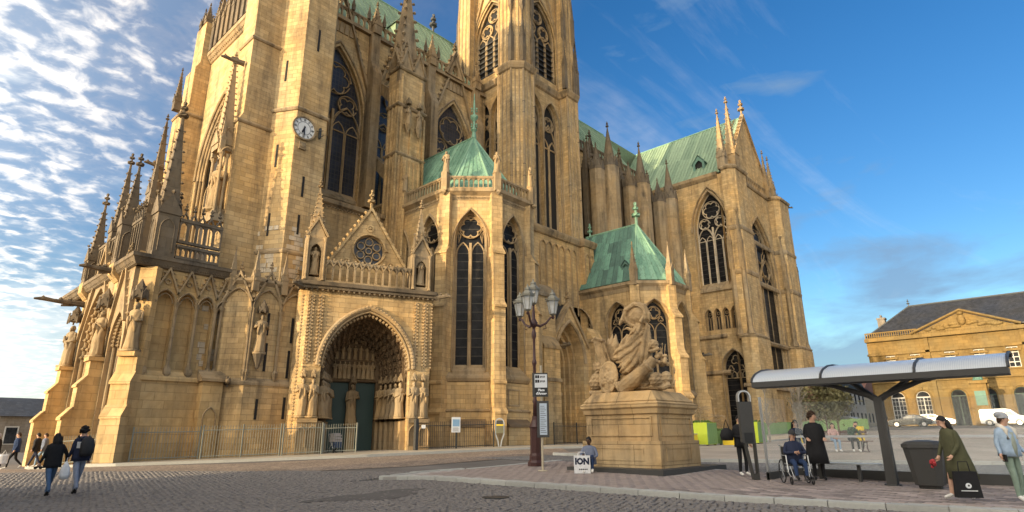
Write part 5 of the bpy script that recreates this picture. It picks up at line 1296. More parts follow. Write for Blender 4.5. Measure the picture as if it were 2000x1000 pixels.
# pavers
cells = []; ang = R(80); ca, sa = math.cos(ang), math.sin(ang); du, dv = .43, .215
for i in range(-30, 60):
    for j in range(-60, 60):
        u = (i+.5*(j % 2))*du; v_ = j*dv; x = 16+u*ca-v_*sa; y = 6+u*sa+v_*ca
        if y < -4 or y > 16.3: continue
        xl = None
        for (ax, ay), (bx, by) in zip(KF, KF[1:]):
            if min(ay, by) <= y <= max(ay, by): xl = ax+(bx-ax)*(y-ay)/(by-ay)+.3+.22; break
        if xl is None or x < xl or x > 20.0+max(0, -y)*.1: continue
        dep = x*.733+y*.68; lat = x*.68-y*.733
        if abs(lat) > dep*.9+1: continue
        if 16.9 < x < 20.9 and 9.4 < y < 12.6: continue
        cells.append((dep, x, y))
cells.sort()
def pavmesh(sd):
    rg = random.Random(sd); a, b, t = .204, .0985, .95
    lo = [(-a, -b, -.02), (a, -b, -.02), (a, b, -.02), (-a, b, -.02)]; hi = [(x*.975, y*t, .006+rg.uniform(-.003, .003)) for x, y, _ in lo]
    return lo+hi, [(i, (i+1) % 4, 4+(i+1) % 4, 4+i) for i in range(4)]+[(4, 5, 6, 7)]
PM = [pavmesh(i) for i in range(5)]; meshes = []
for v, f in PM:
    mb = MB(); mb.add(v, f); meshes.append(mb.mesh('paver', 'paver'))
stuff = MB()
for k, (dep, x, y) in enumerate(cells):
    z = g(x, y)+.108+rc.uniform(-.002, .003); an = ang+rc.uniform(-.012, .012)
    if k < 300: link('paver', meshes[k % 5], isl, loc=(x, y, z), rz=an)
    else:
        v, f = PM[k % 5]; c_, s_ = math.cos(an), math.sin(an)
        stuff.add([(x+a*c_-b*s_, y+a*s_+b*c_, z+h) for a, b, h in v], f)
stuff.build('pavers', 'paver_stuff', isl, kind='stuff')
print('pavers', len(cells))
# square beyond the lane
sq = strip('square', [(24.7, 20), (23.9, 12.2), (25.5, 7.8), (28.1, 2), (32.3, -12)], [(74, 17), (78, 12), (80, 6), (82, 0), (86, -14)], 30, 16, .10, 'plaza', skirt=.2)
kr2 = link('square_kerb', MB().box(32.2, 32.4, -12.6, -12.3, 0, .3).mesh('square_kerb', 'granite'), kind='structure')
kerbstones([(24.4, 20), (23.6, 12.2), (25.2, 7.8), (27.8, 2), (32, -12)], 1.0, .30, .24, kr2)
strip('street', [(78, 40), (80, 20), (82, 6), (88, -20)], [(97, 40), (97, 22), (97, 6), (98, -20)], 20, 4, .02, 'asphalt')
# ------------------------------------------------------------------ street furniture materials
simple('lamp_red', (.055, .022, .02), .45, var=.25, scale=9)
simple('lamp_cap', (.20, .19, .15), .5, .2)
simple('anthracite', (.045, .044, .042), .5, var=.15)
simple('steel', (.45, .46, .46), .35, .7)
simple('pole_beige', (.42, .36, .26), .6)
simple('sign_white', (.62, .64, .66), .5, var=.05)
simple('sign_black', (.015, .016, .018), .4)
simple('lime', (.50, .60, .05), .6, var=.06)
simple('leafgreen', (.16, .27, .10), .65, var=.15)
simple('yellow', (.68, .48, .03), .6)
simple('wood_red', (.10, .045, .032), .6, var=.3, scale=12)
simple('twig', (.30, .22, .13), .8, var=.3)
simple('grassy', (.09, .14, .035), .8, var=.4)
simple('bronze', (.10, .20, .165), .6, var=.35, scale=4)
simple('rubber', (.015, .015, .015), .7)
simple('canvas_grey', (.33, .30, .29), .8)
simple('bluecloth', (.03, .05, .10), .8)
m, t, b = newmat('clear_glass'); b.inputs['Base Color'].default_value = (.8, .88, .87, 1); b.inputs['Roughness'].default_value = .02
b.inputs['Alpha'].default_value = .11; b.inputs['Specular IOR Level'].default_value = .6
m, t, b = newmat('frosted'); P = nd(t, 'ShaderNodeNewGeometry').outputs['Position']
wv = nd(t, 'ShaderNodeTexWave', wave_type='BANDS', bands_direction='Y'); wv.inputs['Scale'].default_value = 7; wv.inputs['Distortion'].default_value = .2; lk(t, P, wv.inputs['Vector'])
lk(t, mixc(t, wv.outputs[0], (.46, .50, .55), (.54, .58, .62)), b.inputs['Base Color']); b.inputs['Roughness'].default_value = .25; b.inputs['Transmission Weight'].default_value = .25
bump(t, b, wv.outputs[0], .1, .01)
m, t, b = newmat('lantern_glass'); b.inputs['Base Color'].default_value = (.75, .77, .76, 1); b.inputs['Roughness'].default_value = .08; b.inputs['Alpha'].default_value = .45; b.inputs['Specular IOR Level'].default_value = .7
GI = lambda x, y: g(x, y)+.118          # top of platform / pavements
def text(parent, s, fr, a, d, z, size, mat, align='CENTER', name='lettering', xs=1.0):
    cu = bpy.data.curves.new('t', 'FONT'); cu.body = s; cu.size = size; cu.align_x = align; cu.extrude = .001; cu.offset = .012*size/.1*.5; cu.resolution_u = 2
    to = bpy.data.objects.new('t', cu); COL.objects.link(to); dg = bpy.context.evaluated_depsgraph_get(); dg.update()
    me = bpy.data.meshes.new_from_object(to.evaluated_get(dg)); bpy.data.objects.remove(to)
    for v_ in me.vertices:
        x, y, q = v_.co; v_.co = fr.p(a+x*xs, d+q, z+y)
    me.materials.clear(); me.materials.append(MT[mat]); me.name = name
    return link(name, me, parent)

# ---- railings in front of the cathedral
def railing(p, q, h, label, cat='fence', off=.11, sp=.125, mat='fence_paint', lean=0, group=None, posts=True):
    p, q = Vector(p), Vector(q); d = (q-p); L = d.length; d.normalize(); n_ = int(L/sp)
    z0 = g(*p)+off; z1 = g(*q)+off
    rt_ = root('railing', (p.x, p.y, z0), label, cat, group, world=True)
    f_ = Fr((p.x, p.y), math.degrees(math.atan2(d.y, d.x))-90)
    def hbar(zz, r_):
        mb = MB(); a = f_.p(0, 0, z0+zz); b_ = f_.p(L, 0, z1+zz); mb.tube([a, b_], r_, 4); mb.build('rail', mat, rt_)
    hbar(.12, .022); hbar(h-.25, .022)
    bar = MB(); bar.cone(0, 0, .03, h-.06, .013, .013, 5); bar.cone(0, 0, h-.06, h, .016, .002, 5); me = bar.mesh('bar', mat)
    for i in range(n_+1):
        a = L*i/max(1, n_); x, y, _ = f_.p(a, 0, 0); link('bar', me, rt_, loc=(x, y, z0+(z1-z0)*a/L))
    if posts:
        ps = MB(); ps.box(-.03, .03, -.03, .03, -.05, h+.02); pm = ps.mesh('post', mat); k = max(1, round(L/2.2))
        for i in range(k+1):
            a = L*i/k; x, y, _ = f_.p(a, .0, 0); link('post', pm, rt_, loc=(x, y, z0+(z1-z0)*a/L))
    return rt_
railing((9.7, 34.35), (12.6, 33.7), 1.6, 'pale railing in front of the blind arcade, its left section by the corner buttress')
railing((12.7, 33.6), (16.2, 32.2), 1.65, 'pale railing before the turret foot, running up to the portal')
railing((16.3, 32.1), (18.25, 31.45), 1.65, 'railing section right before the left portal pier')
railing((18.6, 31.9), (20.1, 30.9), 1.6, 'open gate leaf of upright bars at the portal doorway', 'gate', mat='fence_paint')
railing((23.2, 29.35), (28.2, 27.9), 1.62, 'dark railing between portal and chapel with a poster on it', mat='iron')
railing((35.5, 28.9), (42.5, 27.9), 1.55, 'dark railing before the gabled door porch', mat='iron')
railing((7.2, 36.9), (8.7, 34.6), 1.35, 'short pale railing at the west porch beside the corner buttress')
mb = MB(); mb.box(23.05, 23.25, 29.25, 29.45, g(23, 29)+.0, g(23, 29)+1.9); o = mb.build('gate_post', 'anthracite', label='dark gate post with a small white notice at the portal entrance', cat='post')
f_ = Fr((23.3, 29.22), -112); q = MB(); q.fbox(f_, .12, .36, .0, .02, g(23, 29)+1.35, g(23, 29)+1.55); q.build('notice', 'sign_white', o)
pz = g(25.5, 28.5)+.11; f_ = Fr((25.3, 28.66), -107)
mb = MB(); mb.fbox(f_, 0, .58, .04, .06, pz+.95, pz+1.85); o = mb.build('poster', 'sign_white', label='white and blue poster tied to the dark railing', cat='poster')
simple('poster_blue', (.20, .34, .50), .5)
MB().fbox(f_, .06, .52, .061, .064, pz+1.3, pz+1.72).build('print', 'poster_blue', o)
for k in range(4): MB().fbox(f_, .08, .5-.06*(k % 2), .061, .064, pz+1.02+k*.06, pz+1.04+k*.06).build('text_line', 'clock_black', o)
# parking meter: looped grey frame with an olive body
x, y = 28.6, 27.75; z = g(x, y)+.11; f_ = Fr((x, y), -125)
mt_ = root('ticket_machine', (x, y, z), 'grey looped ticket machine at the end of the dark railing', 'ticket machine', world=True)
L = [(-.06, z), (-.12, z+.35), (-.27, z+.75), (-.27, z+1.45)]+[(-.27*math.cos(R(t)), z+1.45+.27*math.sin(R(t))) for t in range(30, 180, 30)]+[(.27, z+1.45), (.27, z+.75), (.12, z+.35), (.06, z)]
q = MB(); q.sweep(f_, L, [(-.035, -.06), (-.035, .06), (.035, .06), (.035, -.06)]); q.build('loop_frame', 'steel', mt_)
simple('olive', (.13, .125, .075), .6)
MB().fbox(f_, -.24, .24, -.1, .1, z+.82, z+1.35).build('body', 'olive', mt_); MB().fbox(f_, -.23, .23, .1, .12, z+1.28, z+1.36).build('stripe', 'yellow', mt_); MB().fbox(f_, -.2, .2, -.05, .06, z+1.36, z+1.6).build('display', 'anthracite', mt_)
# stroller
x, y = 19.35, 31.85; z = g(x, y)+.11
st = root('stroller', (x, y, z), 'baby stroller with grey hood parked inside the open gate', 'stroller', world=True)
q = MB()
for i in range(6):
    t = R(20+i*28)
    q.tube([(x-.25, y-.28*math.cos(t)*.9, z+.62+.42*math.sin(t)), (x+.25, y-.28*math.cos(t)*.9, z+.62+.42*math.sin(t))], .05, 6)
q.hexa([(x-.27, y-.26, z+.6), (x+.27, y-.26, z+.6), (x+.27, y+.26, z+.6), (x-.27, y+.26, z+.6), (x-.22, y-.12, z+1.0), (x+.22, y-.12, z+1.0), (x+.22, y+.2, z+1.03), (x-.22, y+.2, z+1.03)]); q.build('hood', 'canvas_grey', st)
q = MB(); q.hexa([(x-.2, y-.35, z+.28), (x+.2, y-.35, z+.28), (x+.2, y+.2, z+.28), (x-.2, y+.2, z+.28), (x-.25, y-.3, z+.6), (x+.25, y-.3, z+.6), (x+.25, y+.25, z+.6), (x-.25, y+.25, z+.6)]); q.build('seat', 'bluecloth', st)
q = MB(); q.tube([(x-.27, y+.35, z+1.02), (x+.27, y+.35, z+1.02)], .02, 5)
for s_ in (-.27, .27): q.tube([(x+s_, y+.35, z+1.02), (x+s_, y-.3, z+.15)], .018, 5); q.tube([(x+s_, y-.1, z+.5), (x+s_, y+.3, z+.12)], .018, 5)
q.build('frame', 'steel', st)
for sx in (-.28, .28):
    for sy in (-.32, .3):
        q = MB(); q.tube([(x+sx-.02, y+sy, z+.12), (x+sx+.02, y+sy, z+.12)], .115, 10); q.build('wheel', 'rubber', st)

# ---- candelabra lamp post
x, y = 17.42, 15.06; z = GI(x, y)
lp = root('street_lamp', (x, y, z), 'dark red cast-iron candelabra street lamp with four glass lanterns', 'lamp post', world=True)
q = MB(); q.lathe(x, y, [(.30, z), (.30, z+.12), (.24, z+.2), (.23, z+.35), (.20, z+.45), (.20, z+1.3), (.23, z+1.36), (.19, z+1.45), (.13, z+1.6), (.11, z+1.75)], 8); q.build('base', 'lamp_red', lp)
q = MB(); q.lathe(x, y, [(.09, z+1.7), (.07, z+2.2), (.1, z+2.28), (.065, z+2.36), (.06, z+3.6), (.09, z+3.68), (.09, z+3.75), (.055, z+3.85), (.05, z+4.6), (.09, z+4.72), (.09, z+4.86), (.06, z+4.95), (.055, z+5.05), (.14, z+5.12), (.16, z+5.25), (.07, z+5.4), (.045, z+5.8), (.045, z+5.95)], 10); q.smooth('shaft', 'lamp_red', lp)
def lantern(cx_, cy_, cz_):
    q = MB(); q.cone(cx_, cy_, cz_, cz_+.07, .05, .14, 6); q.cone(cx_, cy_, cz_+.58, cz_+.66, .27, .28, 6); q.cone(cx_, cy_, cz_+.66, cz_+.84, .25, .10, 6); q.cone(cx_, cy_, cz_+.84, cz_+.92, .13, .10, 6); q.cone(cx_, cy_, cz_+.92, cz_+1.06, .05, .02, 6)
    for i in range(6):
        t = math.pi*i/3; q.tube([(cx_+.13*math.cos(t), cy_+.13*math.sin(t), cz_+.06), (cx_+.235*math.cos(t), cy_+.235*math.sin(t), cz_+.6)], .014, 4)
        q.crocket((cx_+.27*math.cos(t), cy_+.27*math.sin(t), cz_+.68), .04)
    o = q.build('lantern', 'lamp_cap', lp)
    gq = MB(); gq.cone(cx_, cy_, cz_+.07, cz_+.58, .125, .225, 6); gq.build('lantern_glass', 'lantern_glass', o)
    q = MB(); q.cone(cx_, cy_, cz_+.1, cz_+.38, .03, .03, 6); q.build('bulb', 'sign_white', o)
lantern(x, y, z+5.95)
for i in range(3):
    t = R(42.9-90+150+120*i-18); ux, uy = math.cos(t), math.sin(t); rr = .78
    q = MB(); q.tube([(x, y, z+5.2), (x+ux*.25, y+uy*.25, z+5.12), (x+ux*.5, y+uy*.5, z+5.25), (x+ux*.68, y+uy*.68, z+5.48), (x+ux*rr, y+uy*rr, z+5.5)], [.06, .055, .045, .04, .04], 7); q.blob((x+ux*rr, y+uy*rr, z+5.48), .07, 6, 4); q.tube([(x+ux*.45, y+uy*.45, z+5.22), (x+ux*.5, y+uy*.5, z+5.05), (x+ux*.38, y+uy*.38, z+5.02)], .02, 5); q.build('arm', 'lamp_red', lp)
    lantern(x+ux*rr, y+uy*rr, z+5.55)

# ---- bus stop sign
x, y = 15.81, 13.38; z = GI(x, y); fr = Fr((x, y), -139)
bs = root('bus_stop_sign', (x, y, z), 'bus stop sign on a beige pole with a timetable case', 'bus stop sign', world=True)
q = MB(); q.cone(x, y, z, z+3.4, .038, .038, 8); q.cone(x, y, z, z+.03, .16, .14, 8); q.build('pole', 'pole_beige', bs)
hd = MB().fbox(fr, -.30, .22, -.05, .05, z+2.36, z+3.15).build('sign_box', 'anthracite', bs)
MB().fbox(fr, -.22, .20, .05, .056, z+2.66, z+3.10).build('panel', 'sign_white', hd); MB().fbox(fr, -.22, .20, .05, .056, z+2.40, z+2.655).build('name_panel', 'sign_black', hd)
for r_, zz in enumerate((2.97, 2.82)):
    for k in range(2): MB().fbox(fr, -.20+k*.075, -.135+k*.075, .057, .06, z+zz, z+zz+.10).build('pictogram', 'sign_black', hd)
    for k in range(4): MB().fbox(fr, -.035+k*.045, -.006+k*.045, .057, .06, z+zz+.01+.01*(k % 2), z+zz+.08).build('mark', 'anthracite', hd)
text(hd, 'Place', fr, 0, .058, z+2.545, .105, 'sign_white'); text(hd, "d'Armes", fr, 0, .058, z+2.43, .105, 'sign_white')
tc_ = MB().fbox(fr, -.16, .24, -.05, .06, z+1.05, z+2.22).build('timetable_case', 'anthracite', bs)
simple('paper_blue', (.45, .52, .60), .4, var=.1, scale=20)
MB().fbox(fr, -.07, .17, .061, .066, z+1.13, z+2.14).build('timetable', 'paper_blue', tc_)
for k in range(15): MB().fbox(fr, -.05, .15-.03*(k % 3), .0665, .068, z+1.2+k*.06, z+1.215+k*.06).build('text_line', 'anthracite', tc_)

# ---- information totem
x, y = 17.43, 7.17; z = GI(x, y); fr = Fr((x, y), -128)
to_ = root('information_totem', (x, y, z), 'tall anthracite totem with a ring top at the left end of the shelter', 'totem', world=True)
q = MB(); q.wall(fr, [(.02, z), (.20, z), (.20, z+2.1), (-.20, z+2.1), (-.20, z+1.0), (-.12, z+.95)], [[(.05, z+.12), (.15, z+.16), (.155, z+.95), (-.08, z+.95)]], -.06, .06); q.build('body', 'anthracite', to_)
q = MB(); q.sweep(fr, [(-.19, z+2.1)]+[(.19*-math.cos(R(t)), z+2.24+.17*math.sin(R(t))) for t in range(0, 181, 20)]+[(.19, z+2.1)], [(-.03, -.055), (-.03, .055), (.01, .055), (.01, -.055)]); q.build('ring', 'steel', to_)
MB().fbox(fr, -.13, .13, .061, .07, z+.98, z+1.25).build('screen', 'sign_black', to_)

# ---- bus shelter
x, y = 18.66, 4.04; z = GI(x, y)
sh_ = root('bus_shelter', (x, y, z), 'glass bus shelter with a curved translucent roof on one forked dark post', 'bus shelter', world=True)
q = MB(); q.hexa([(x-.12, y-.12, z), (x+.12, y-.12, z), (x+.12, y+.12, z), (x-.12, y+.12, z), (x-.11, y-.10, z+2.2), (x+.11, y-.10, z+2.2), (x+.11, y+.10, z+2.2), (x-.11, y+.10, z+2.2)]); q.box(x-.125, x-.121, y-.02, y+.02, z+.02, z+2.15); q.build('post', 'anthracite', sh_)
q = MB(); q.cone(x, y, z-.0, z+.03, .2, .19, 10); q.build('base_plate', 'iron', sh_)
for s_ in (-1, 1):
    q = MB(); q.tube([(x, y, z+2.12), (x-.03, y+s_*.22, z+2.26), (x-.2, y+s_*1.05, z+2.56), (x-.35, y+s_*1.5, z+2.62)], [.09, .08, .065, .05], 6); q.tube([(x, y, z+2.12), (x+.2, y+s_*.3, z+2.36), (x+.7, y+s_*1.1, z+2.98)], [.08, .07, .06], 6); q.build('fork_arm', 'anthracite', sh_)
N0, N1 = 7.1, 1.15; zf = z+2.72
mb = MB(); mb.hexa([(17.95, N1, zf-.13), (18.3, N1, zf-.16), (18.3, N0, zf-.16), (17.95, N0, zf-.13), (17.95, N1, zf+.02), (18.3, N1, zf+.0), (18.3, N0, zf+.0), (17.95, N0, zf+.02)]); mb.build('gutter', 'anthracite', sh_)
zf -= .04; arc = [(17.98, zf+.05), (18.05, zf+.16), (18.3, zf+.30), (18.75, zf+.43), (19.3, zf+.50), (19.95, zf+.52)]
nseg = [N1, 3.0, 5.2, N0]
for a, b_ in zip(nseg, nseg[1:]):
    mb = MB(); k = len(arc)
    mb.add([(e, a+.03, h) for e, h in arc]+[(e, b_-.03, h) for e, h in arc]+[(e+.01, a+.03, h-.03) for e, h in arc]+[(e+.01, b_-.03, h-.03) for e, h in arc], [(i, i+1, k+i+1, k+i) for i in range(k-1)]+[(2*k+i, 3*k+i, 3*k+i+1, 2*k+i+1) for i in range(k-1)])
    mb.smooth('roof_panel', 'frosted', sh_)
for n_ in nseg:
    q = MB(); q.tube([(e, n_, h+.01) for e, h in arc], .035, 5); q.build('roof_rib', 'anthracite', sh_)
q = MB(); q.box(19.9, 20.0, N1, N0, zf+.44, zf+.56); q.build('rear_beam', 'anthracite', sh_)
q = MB(); q.box(19.72, 19.84, -1.5, 6.7, GI(19.8, 3)-.05, GI(19.8, 3)+.26); q.build('kick_board', 'anthracite', sh_)
for a, b_ in ((-1.4, 1.6), (1.7, 4.2), (4.3, 6.65)):
    MB().box(19.77, 19.785, a, b_, GI(19.8, 3)+.25, z+2.2).build('glass_pane', 'clear_glass', sh_)
MB().box(17.85, 19.75, 6.86, 6.875, z+.28, z+2.3).build('glass_pane', 'clear_glass', sh_); MB().box(17.8, 19.75, 6.82, 6.92, z-.05, z+.26).build('kick_board', 'anthracite', sh_)
MB().box(17.80, 17.86, 6.84, 6.9, z, z+2.3).build('glass_edge', 'steel', sh_)
q = MB(); q.box(19.766, 19.769, -1.4, 6.65, z+1.17, z+1.23); q.build('safety_band', 'sign_white', sh_)
bn = MB(); bn.box(18.95, 19.35, 4.35, 6.3, z+.46, z+.50); bn.build('bench_seat', 'steel', sh_)
for yy in (4.9, 5.9): MB().box(19.1, 19.2, yy-.04, yy+.04, z, z+.46).build('bench_leg', 'anthracite', sh_)
# ---- litter bin
x, y = 18.25, 3.15; z = GI(x, y)
lb = root('litter_bin', (x, y, z), 'big anthracite litter bin tapering to its foot beside the shelter post', 'bin', world=True)
def octo(r_, zz, k=.62): return [(x+a*r_, y+b_*r_, zz) for a, b_ in ((-1, -k), (-k, -1), (k, -1), (1, -k), (1, k), (k, 1), (-k, 1), (-1, k))]
q = MB(); rings = [octo(.22, z), octo(.23, z+.06), octo(.29, z+.08), octo(.41, z+.96)]
for A, B_ in zip(rings, rings[1:]): q.add(A+B_, [(i, (i+1) % 8, 8+(i+1) % 8, 8+i) for i in range(8)])
q.build('body', 'anthracite', lb)
q = MB(); rings = [octo(.43, z+.94), octo(.43, z+1.02), octo(.33, z+1.09), octo(.12, z+1.12)]
for A, B_ in zip(rings, rings[1:]): q.add(A+B_, [(i, (i+1) % 8, 8+(i+1) % 8, 8+i) for i in range(8)])
q.add(rings[-1], [tuple(range(8))]); q.add(octo(.36, z+1.095)[:0]+[], []); q.build('lid', 'anthracite', lb)

# ---- war trophy monument
mo = root('monument', (18.5, 11.3, .4), 'weathered ochre pedestal crowned by a carved trophy of shields, flags and armour', 'monument', world=True)
zb = .30
q = MB(); q.box(16.6, 20.9, 9.45, 13.0, zb-.1, zb+.24); q.build('slab', 'anthracite', mo)
q = MB(); q.box(17.25, 19.85, 9.85, 12.8, zb+.24, 1.35);
q.box(17.36, 19.74, 9.96, 12.69, 1.35, 2.24)
po = q.build('pedestal', 'stone_monument', mo)
q = MB(); ring = [(17.36, 12.69), (17.36, 9.96), (19.74, 9.96), (19.74, 12.69)]
q.hsweep(ring, [(0, 2.16), (.06, 2.2), (.08, 2.34), (.14, 2.4), (.14, 2.52), (.06, 2.56), (0, 2.62)], True); q.box(17.37, 19.73, 9.97, 12.68, 2.2, 2.63); q.hexa([(17.3, 9.9, 2.6), (19.8, 9.9, 2.6), (19.8, 12.75, 2.6), (17.3, 12.75, 2.6), (17.55, 10.2, 2.92), (19.5, 10.2, 2.92), (19.5, 12.5, 2.92), (17.55, 12.5, 2.92)]); q.build('cornice', 'stone_monument', po)
for fr, a0, a1 in ((west(17.36, 0), -12.5, -10.15), (south(9.96), 17.55, 19.55)):
    q = MB(); q.wall(fr, [(a0, 1.5), (a1, 1.5), (a1, 2.1), (a0, 2.1)], [[(a0+.05, 1.55), (a1-.05, 1.55), (a1-.05, 2.05), (a0+.05, 2.05)]], -.02, .035); q.build('panel_frame', 'stone_monument', po)
    q = MB(); q.wall(fr, [(a0+.05, .75), (a1-.3, .75), (a1-.3, 1.15), (a0+.05, 1.15)], [[(a0+.09, .79), (a1-.34, .79), (a1-.34, 1.11), (a0+.09, 1.11)]], .09, .125); q.build('panel_frame', 'stone_monument', po)
stone('stone_trophy', (.42, .31, .175), (.07, .055, .04), .8, row=5, bw=9, joint=1, var=0, bstr=.9)
ft_ = west(18.45, 11.25); A_ = lambda cx_, cy_, d=0: ft_.p((cx_-500)*.0037, d, 2.92+(880-cy_)*.00365)
_tex = bpy.data.textures.new('chisel', 'CLOUDS'); _tex.noise_scale = .13; _tex.noise_depth = 5
def lump(name, mb, vox=.018):
    """fuse the pieces of one carved element and roughen it like tooled, weathered stone"""
    o = mb.build('t', None); md = o.modifiers.new('r', 'REMESH'); md.mode = 'VOXEL'; md.voxel_size = vox
    md = o.modifiers.new('s', 'SMOOTH'); md.factor = .35; md.iterations = 1
    md = o.modifiers.new('d', 'DISPLACE'); md.texture = _tex; md.strength = .055; md.mid_level = .5; md.texture_coords = 'GLOBAL'
    dg = bpy.context.evaluated_depsgraph_get(); dg.update(); me = bpy.data.meshes.new_from_object(o.evaluated_get(dg)); bpy.data.objects.remove(o)
    me.materials.clear(); me.materials.append(MT['stone_trophy']); me.polygons.foreach_set('use_smooth', [True]*len(me.polygons)); me.name = name
    return link(name, me, mo)
def shieldmesh(c, rx, rz, d, tilt, bosses=True):
    q = MB(); n = 18; v = []
    for r_, dd_ in ((1, 0), (1, .07), (.86, .09), (.84, .06), (.4, .12), (.05, .14)):
        for i in range(n):
            t_ = 2*math.pi*i/n; a = c[0]+rx*r_*math.cos(t_); zz = c[1]+rz*r_*math.sin(t_); v.append(ft_.p(a+tilt*(zz-c[1]), d+dd_-.25*(zz-c[1]), zz))
    q.add(v, [(k*n+i, k*n+(i+1) % n, (k+1)*n+(i+1) % n, (k+1)*n+i) for k in range(5) for i in range(n)]+[tuple(range(5*n, 6*n)), tuple(reversed(range(n)))])
    if bosses:
        rg = random.Random(4)
        for i in range(16): t_ = rg.uniform(0, 6.3); r_ = rg.uniform(.1, .7); q.blob(ft_.p(c[0]+rx*r_*math.cos(t_), d+.1-.25*rz*r_*math.sin(t_), c[1]+rz*r_*math.sin(t_)), rg.uniform(.05, .1), 6, 4)
    return q
lump('shield', shieldmesh((-.74, 3.47), .40, .57, .62, -.08))
q = MB(); q.blob(A_(135, 765, .5), (.26, .3, .3), 10, 6); q.tube([A_(50, 850, .5), A_(130, 880, .75), A_(230, 870, .6)], [.04, .12, .05], 7); q.tube([A_(60, 830, .4), A_(90, 700, .45), A_(160, 660, .5)], [.05, .07, .04], 6); lump('helmet', q)
q = MB(); q.tube([A_(230, 640, .3), A_(190, 540, .35), A_(165, 400, .38), A_(160, 355, .38)], [.2, .17, .2, .24], 10)
for k in range(7):
    t_ = 2*math.pi*k/7; q.tube([A_(235+45*math.cos(t_), 640, .3+.16*math.sin(t_)), A_(168+52*math.cos(t_), 390, .38+.19*math.sin(t_))], .035, 5)
q.tube([A_(105, 365, .5), A_(165, 340, .6), A_(225, 375, .5)], .06, 6); lump('standard', q)
q = MB()
for a, b_, c in (((300, 560), (250, 400), (265, 265)), ((330, 560), (300, 420), (300, 300)), ((360, 560), (340, 470), (345, 400)), ((270, 560), (225, 430), (215, 330)), ((250, 560), (200, 470), (150, 330))): q.tube([A_(*a, .05), A_(*b_, .1), A_(*c, .05)], [.13, .15, .03], 7)
lump('flags', q)
q = MB()                                     # cuirass and drapery of the central trophy
q.tube([A_(520, 800, 0), A_(550, 640, .05), A_(580, 480, .08), A_(600, 330, .05), A_(620, 240, 0)], [.55, .46, .38, .30, .16], 12); lump('cuirass', q)
q = MB()
folds = [((640, 330, .3), (520, 440, .5), (400, 490, .55), (320, 520, .4)), ((650, 380, .3), (540, 500, .55), (430, 560, .6), (330, 545, .45)), ((600, 470, .4), (540, 590, .6), (460, 660, .62), (400, 690, .5)), ((620, 520, .35), (580, 620, .55), (500, 690, .6), (420, 700, .5)), ((670, 240, .15), (660, 400, .35), (640, 560, .45), (600, 680, .4)), ((640, 210, .2), (600, 330, .4), (520, 420, .48), (420, 470, .45)), ((680, 280, .1), (690, 450, .25), (660, 600, .35), (630, 690, .3)), ((480, 330, .3), (440, 400, .4), (410, 460, .42), (400, 500, .4))]
for f_ in folds: q.tube([A_(*p_) for p_ in f_], [.05, .075, .075, .03], 7)
for f0, f1 in ((0, 1), (1, 2), (2, 3), (5, 0), (4, 6), (3, 4), (7, 5)):
    for e in (.33, .66): q.tube([Vector(A_(*a)).lerp(Vector(A_(*b_)), e)-Vector((-.05, 0, 0)) for a, b_ in zip(folds[f0], folds[f1])], [.05, .07, .07, .04], 7)
lump('drapery', q)
q = MB()
for e, (a, b_) in enumerate((((620, 230), (560, 330)), ((650, 200), (600, 340)), ((590, 230), (530, 340)), ((670, 150), (640, 240)))): q.tube([A_(*a, .25), A_(*b_, .42)], [.045, .06], 6)
q.tube([A_(440, 285, .35), A_(490, 275, .4), A_(540, 300, .38)], [.025, .05, .07], 6); lump('arm', q)
q = MB(); cpt = (570, 160)                   # crested helmet
n = 16; v = []
for r_, d_ in ((125, .12), (120, .3), (98, .34), (92, .26), (40, .34)):
    for i in range(n): t_ = 2*math.pi*i/n; v.append(A_(cpt[0]+r_*math.cos(t_), cpt[1]-r_*.95*math.sin(t_), d_))
q.add(v, [(k*n+i, k*n+(i+1) % n, (k+1)*n+(i+1) % n, (k+1)*n+i) for k in range(4) for i in range(n)]+[tuple(range(4*n, 5*n)), tuple(reversed(range(n)))])
q.tube([A_(385, 225, .25), A_(430, 190, .3), A_(480, 90, .3), A_(570, 45, .26), A_(660, 70, .2), A_(700, 160, .15), A_(695, 215, .15)], [.05, .09, .10, .10, .09, .07, .04], 8); lump('crested_helmet', q)
q = MB(); q.tube([A_(440, 850, .62), A_(560, 770, .6), A_(680, 670, .5), A_(760, 590, .4)], [.26, .25, .19, .15], 12); q.tube([A_(430, 855, .64), A_(455, 838, .64)], [.30, .29], 12); q.tube([A_(690, 660, .48), A_(710, 645, .46)], [.22, .22], 12); lump('cannon', q)
q = MB(); q.blob(A_(750, 780, .3), (.3, .26, .26), 10, 6); q.blob(A_(820, 760, .1), (.2, .2, .22), 8, 5); q.tube([A_(700, 840, .4), A_(800, 850, .3), A_(850, 820, .1)], .09, 7); lump('lion_head', q)
q = MB(); q.blob(A_(705, 450, .1), (.22, .22, .2), 9, 6); q.tube([A_(650, 505, .2), A_(720, 515, .3), A_(770, 490, .1)], .06, 6); lump('casque', q)
q = MB()
rg = random.Random(5)
for i in range(15): c_ = (rg.uniform(670, 840), rg.uniform(540, 650)); q.blob(A_(*c_, rg.uniform(.0, .25)), (.1, .1, .08), 6, 4)
for a, b_ in (((770, 640), (800, 440)), ((790, 640), (830, 450)), ((760, 650), (780, 470)), ((840, 850), (910, 690)), ((850, 850), (920, 760)), ((870, 850), (905, 640))): q.tube([A_(*a, 0), A_(*b_, .05)], [.035, .015], 5)
lump('laurel_branch', q)
q = MB()
for i in range(5): q.tube([A_(150, 600+i*8, .35), A_(100, 570+i*18, .35), A_(60, 575+i*16, .3)], [.05, .04, .01], 5)
q.blob(A_(160, 620, .3), (.2, .25, .22), 8, 5); lump('eagle_wing', q)
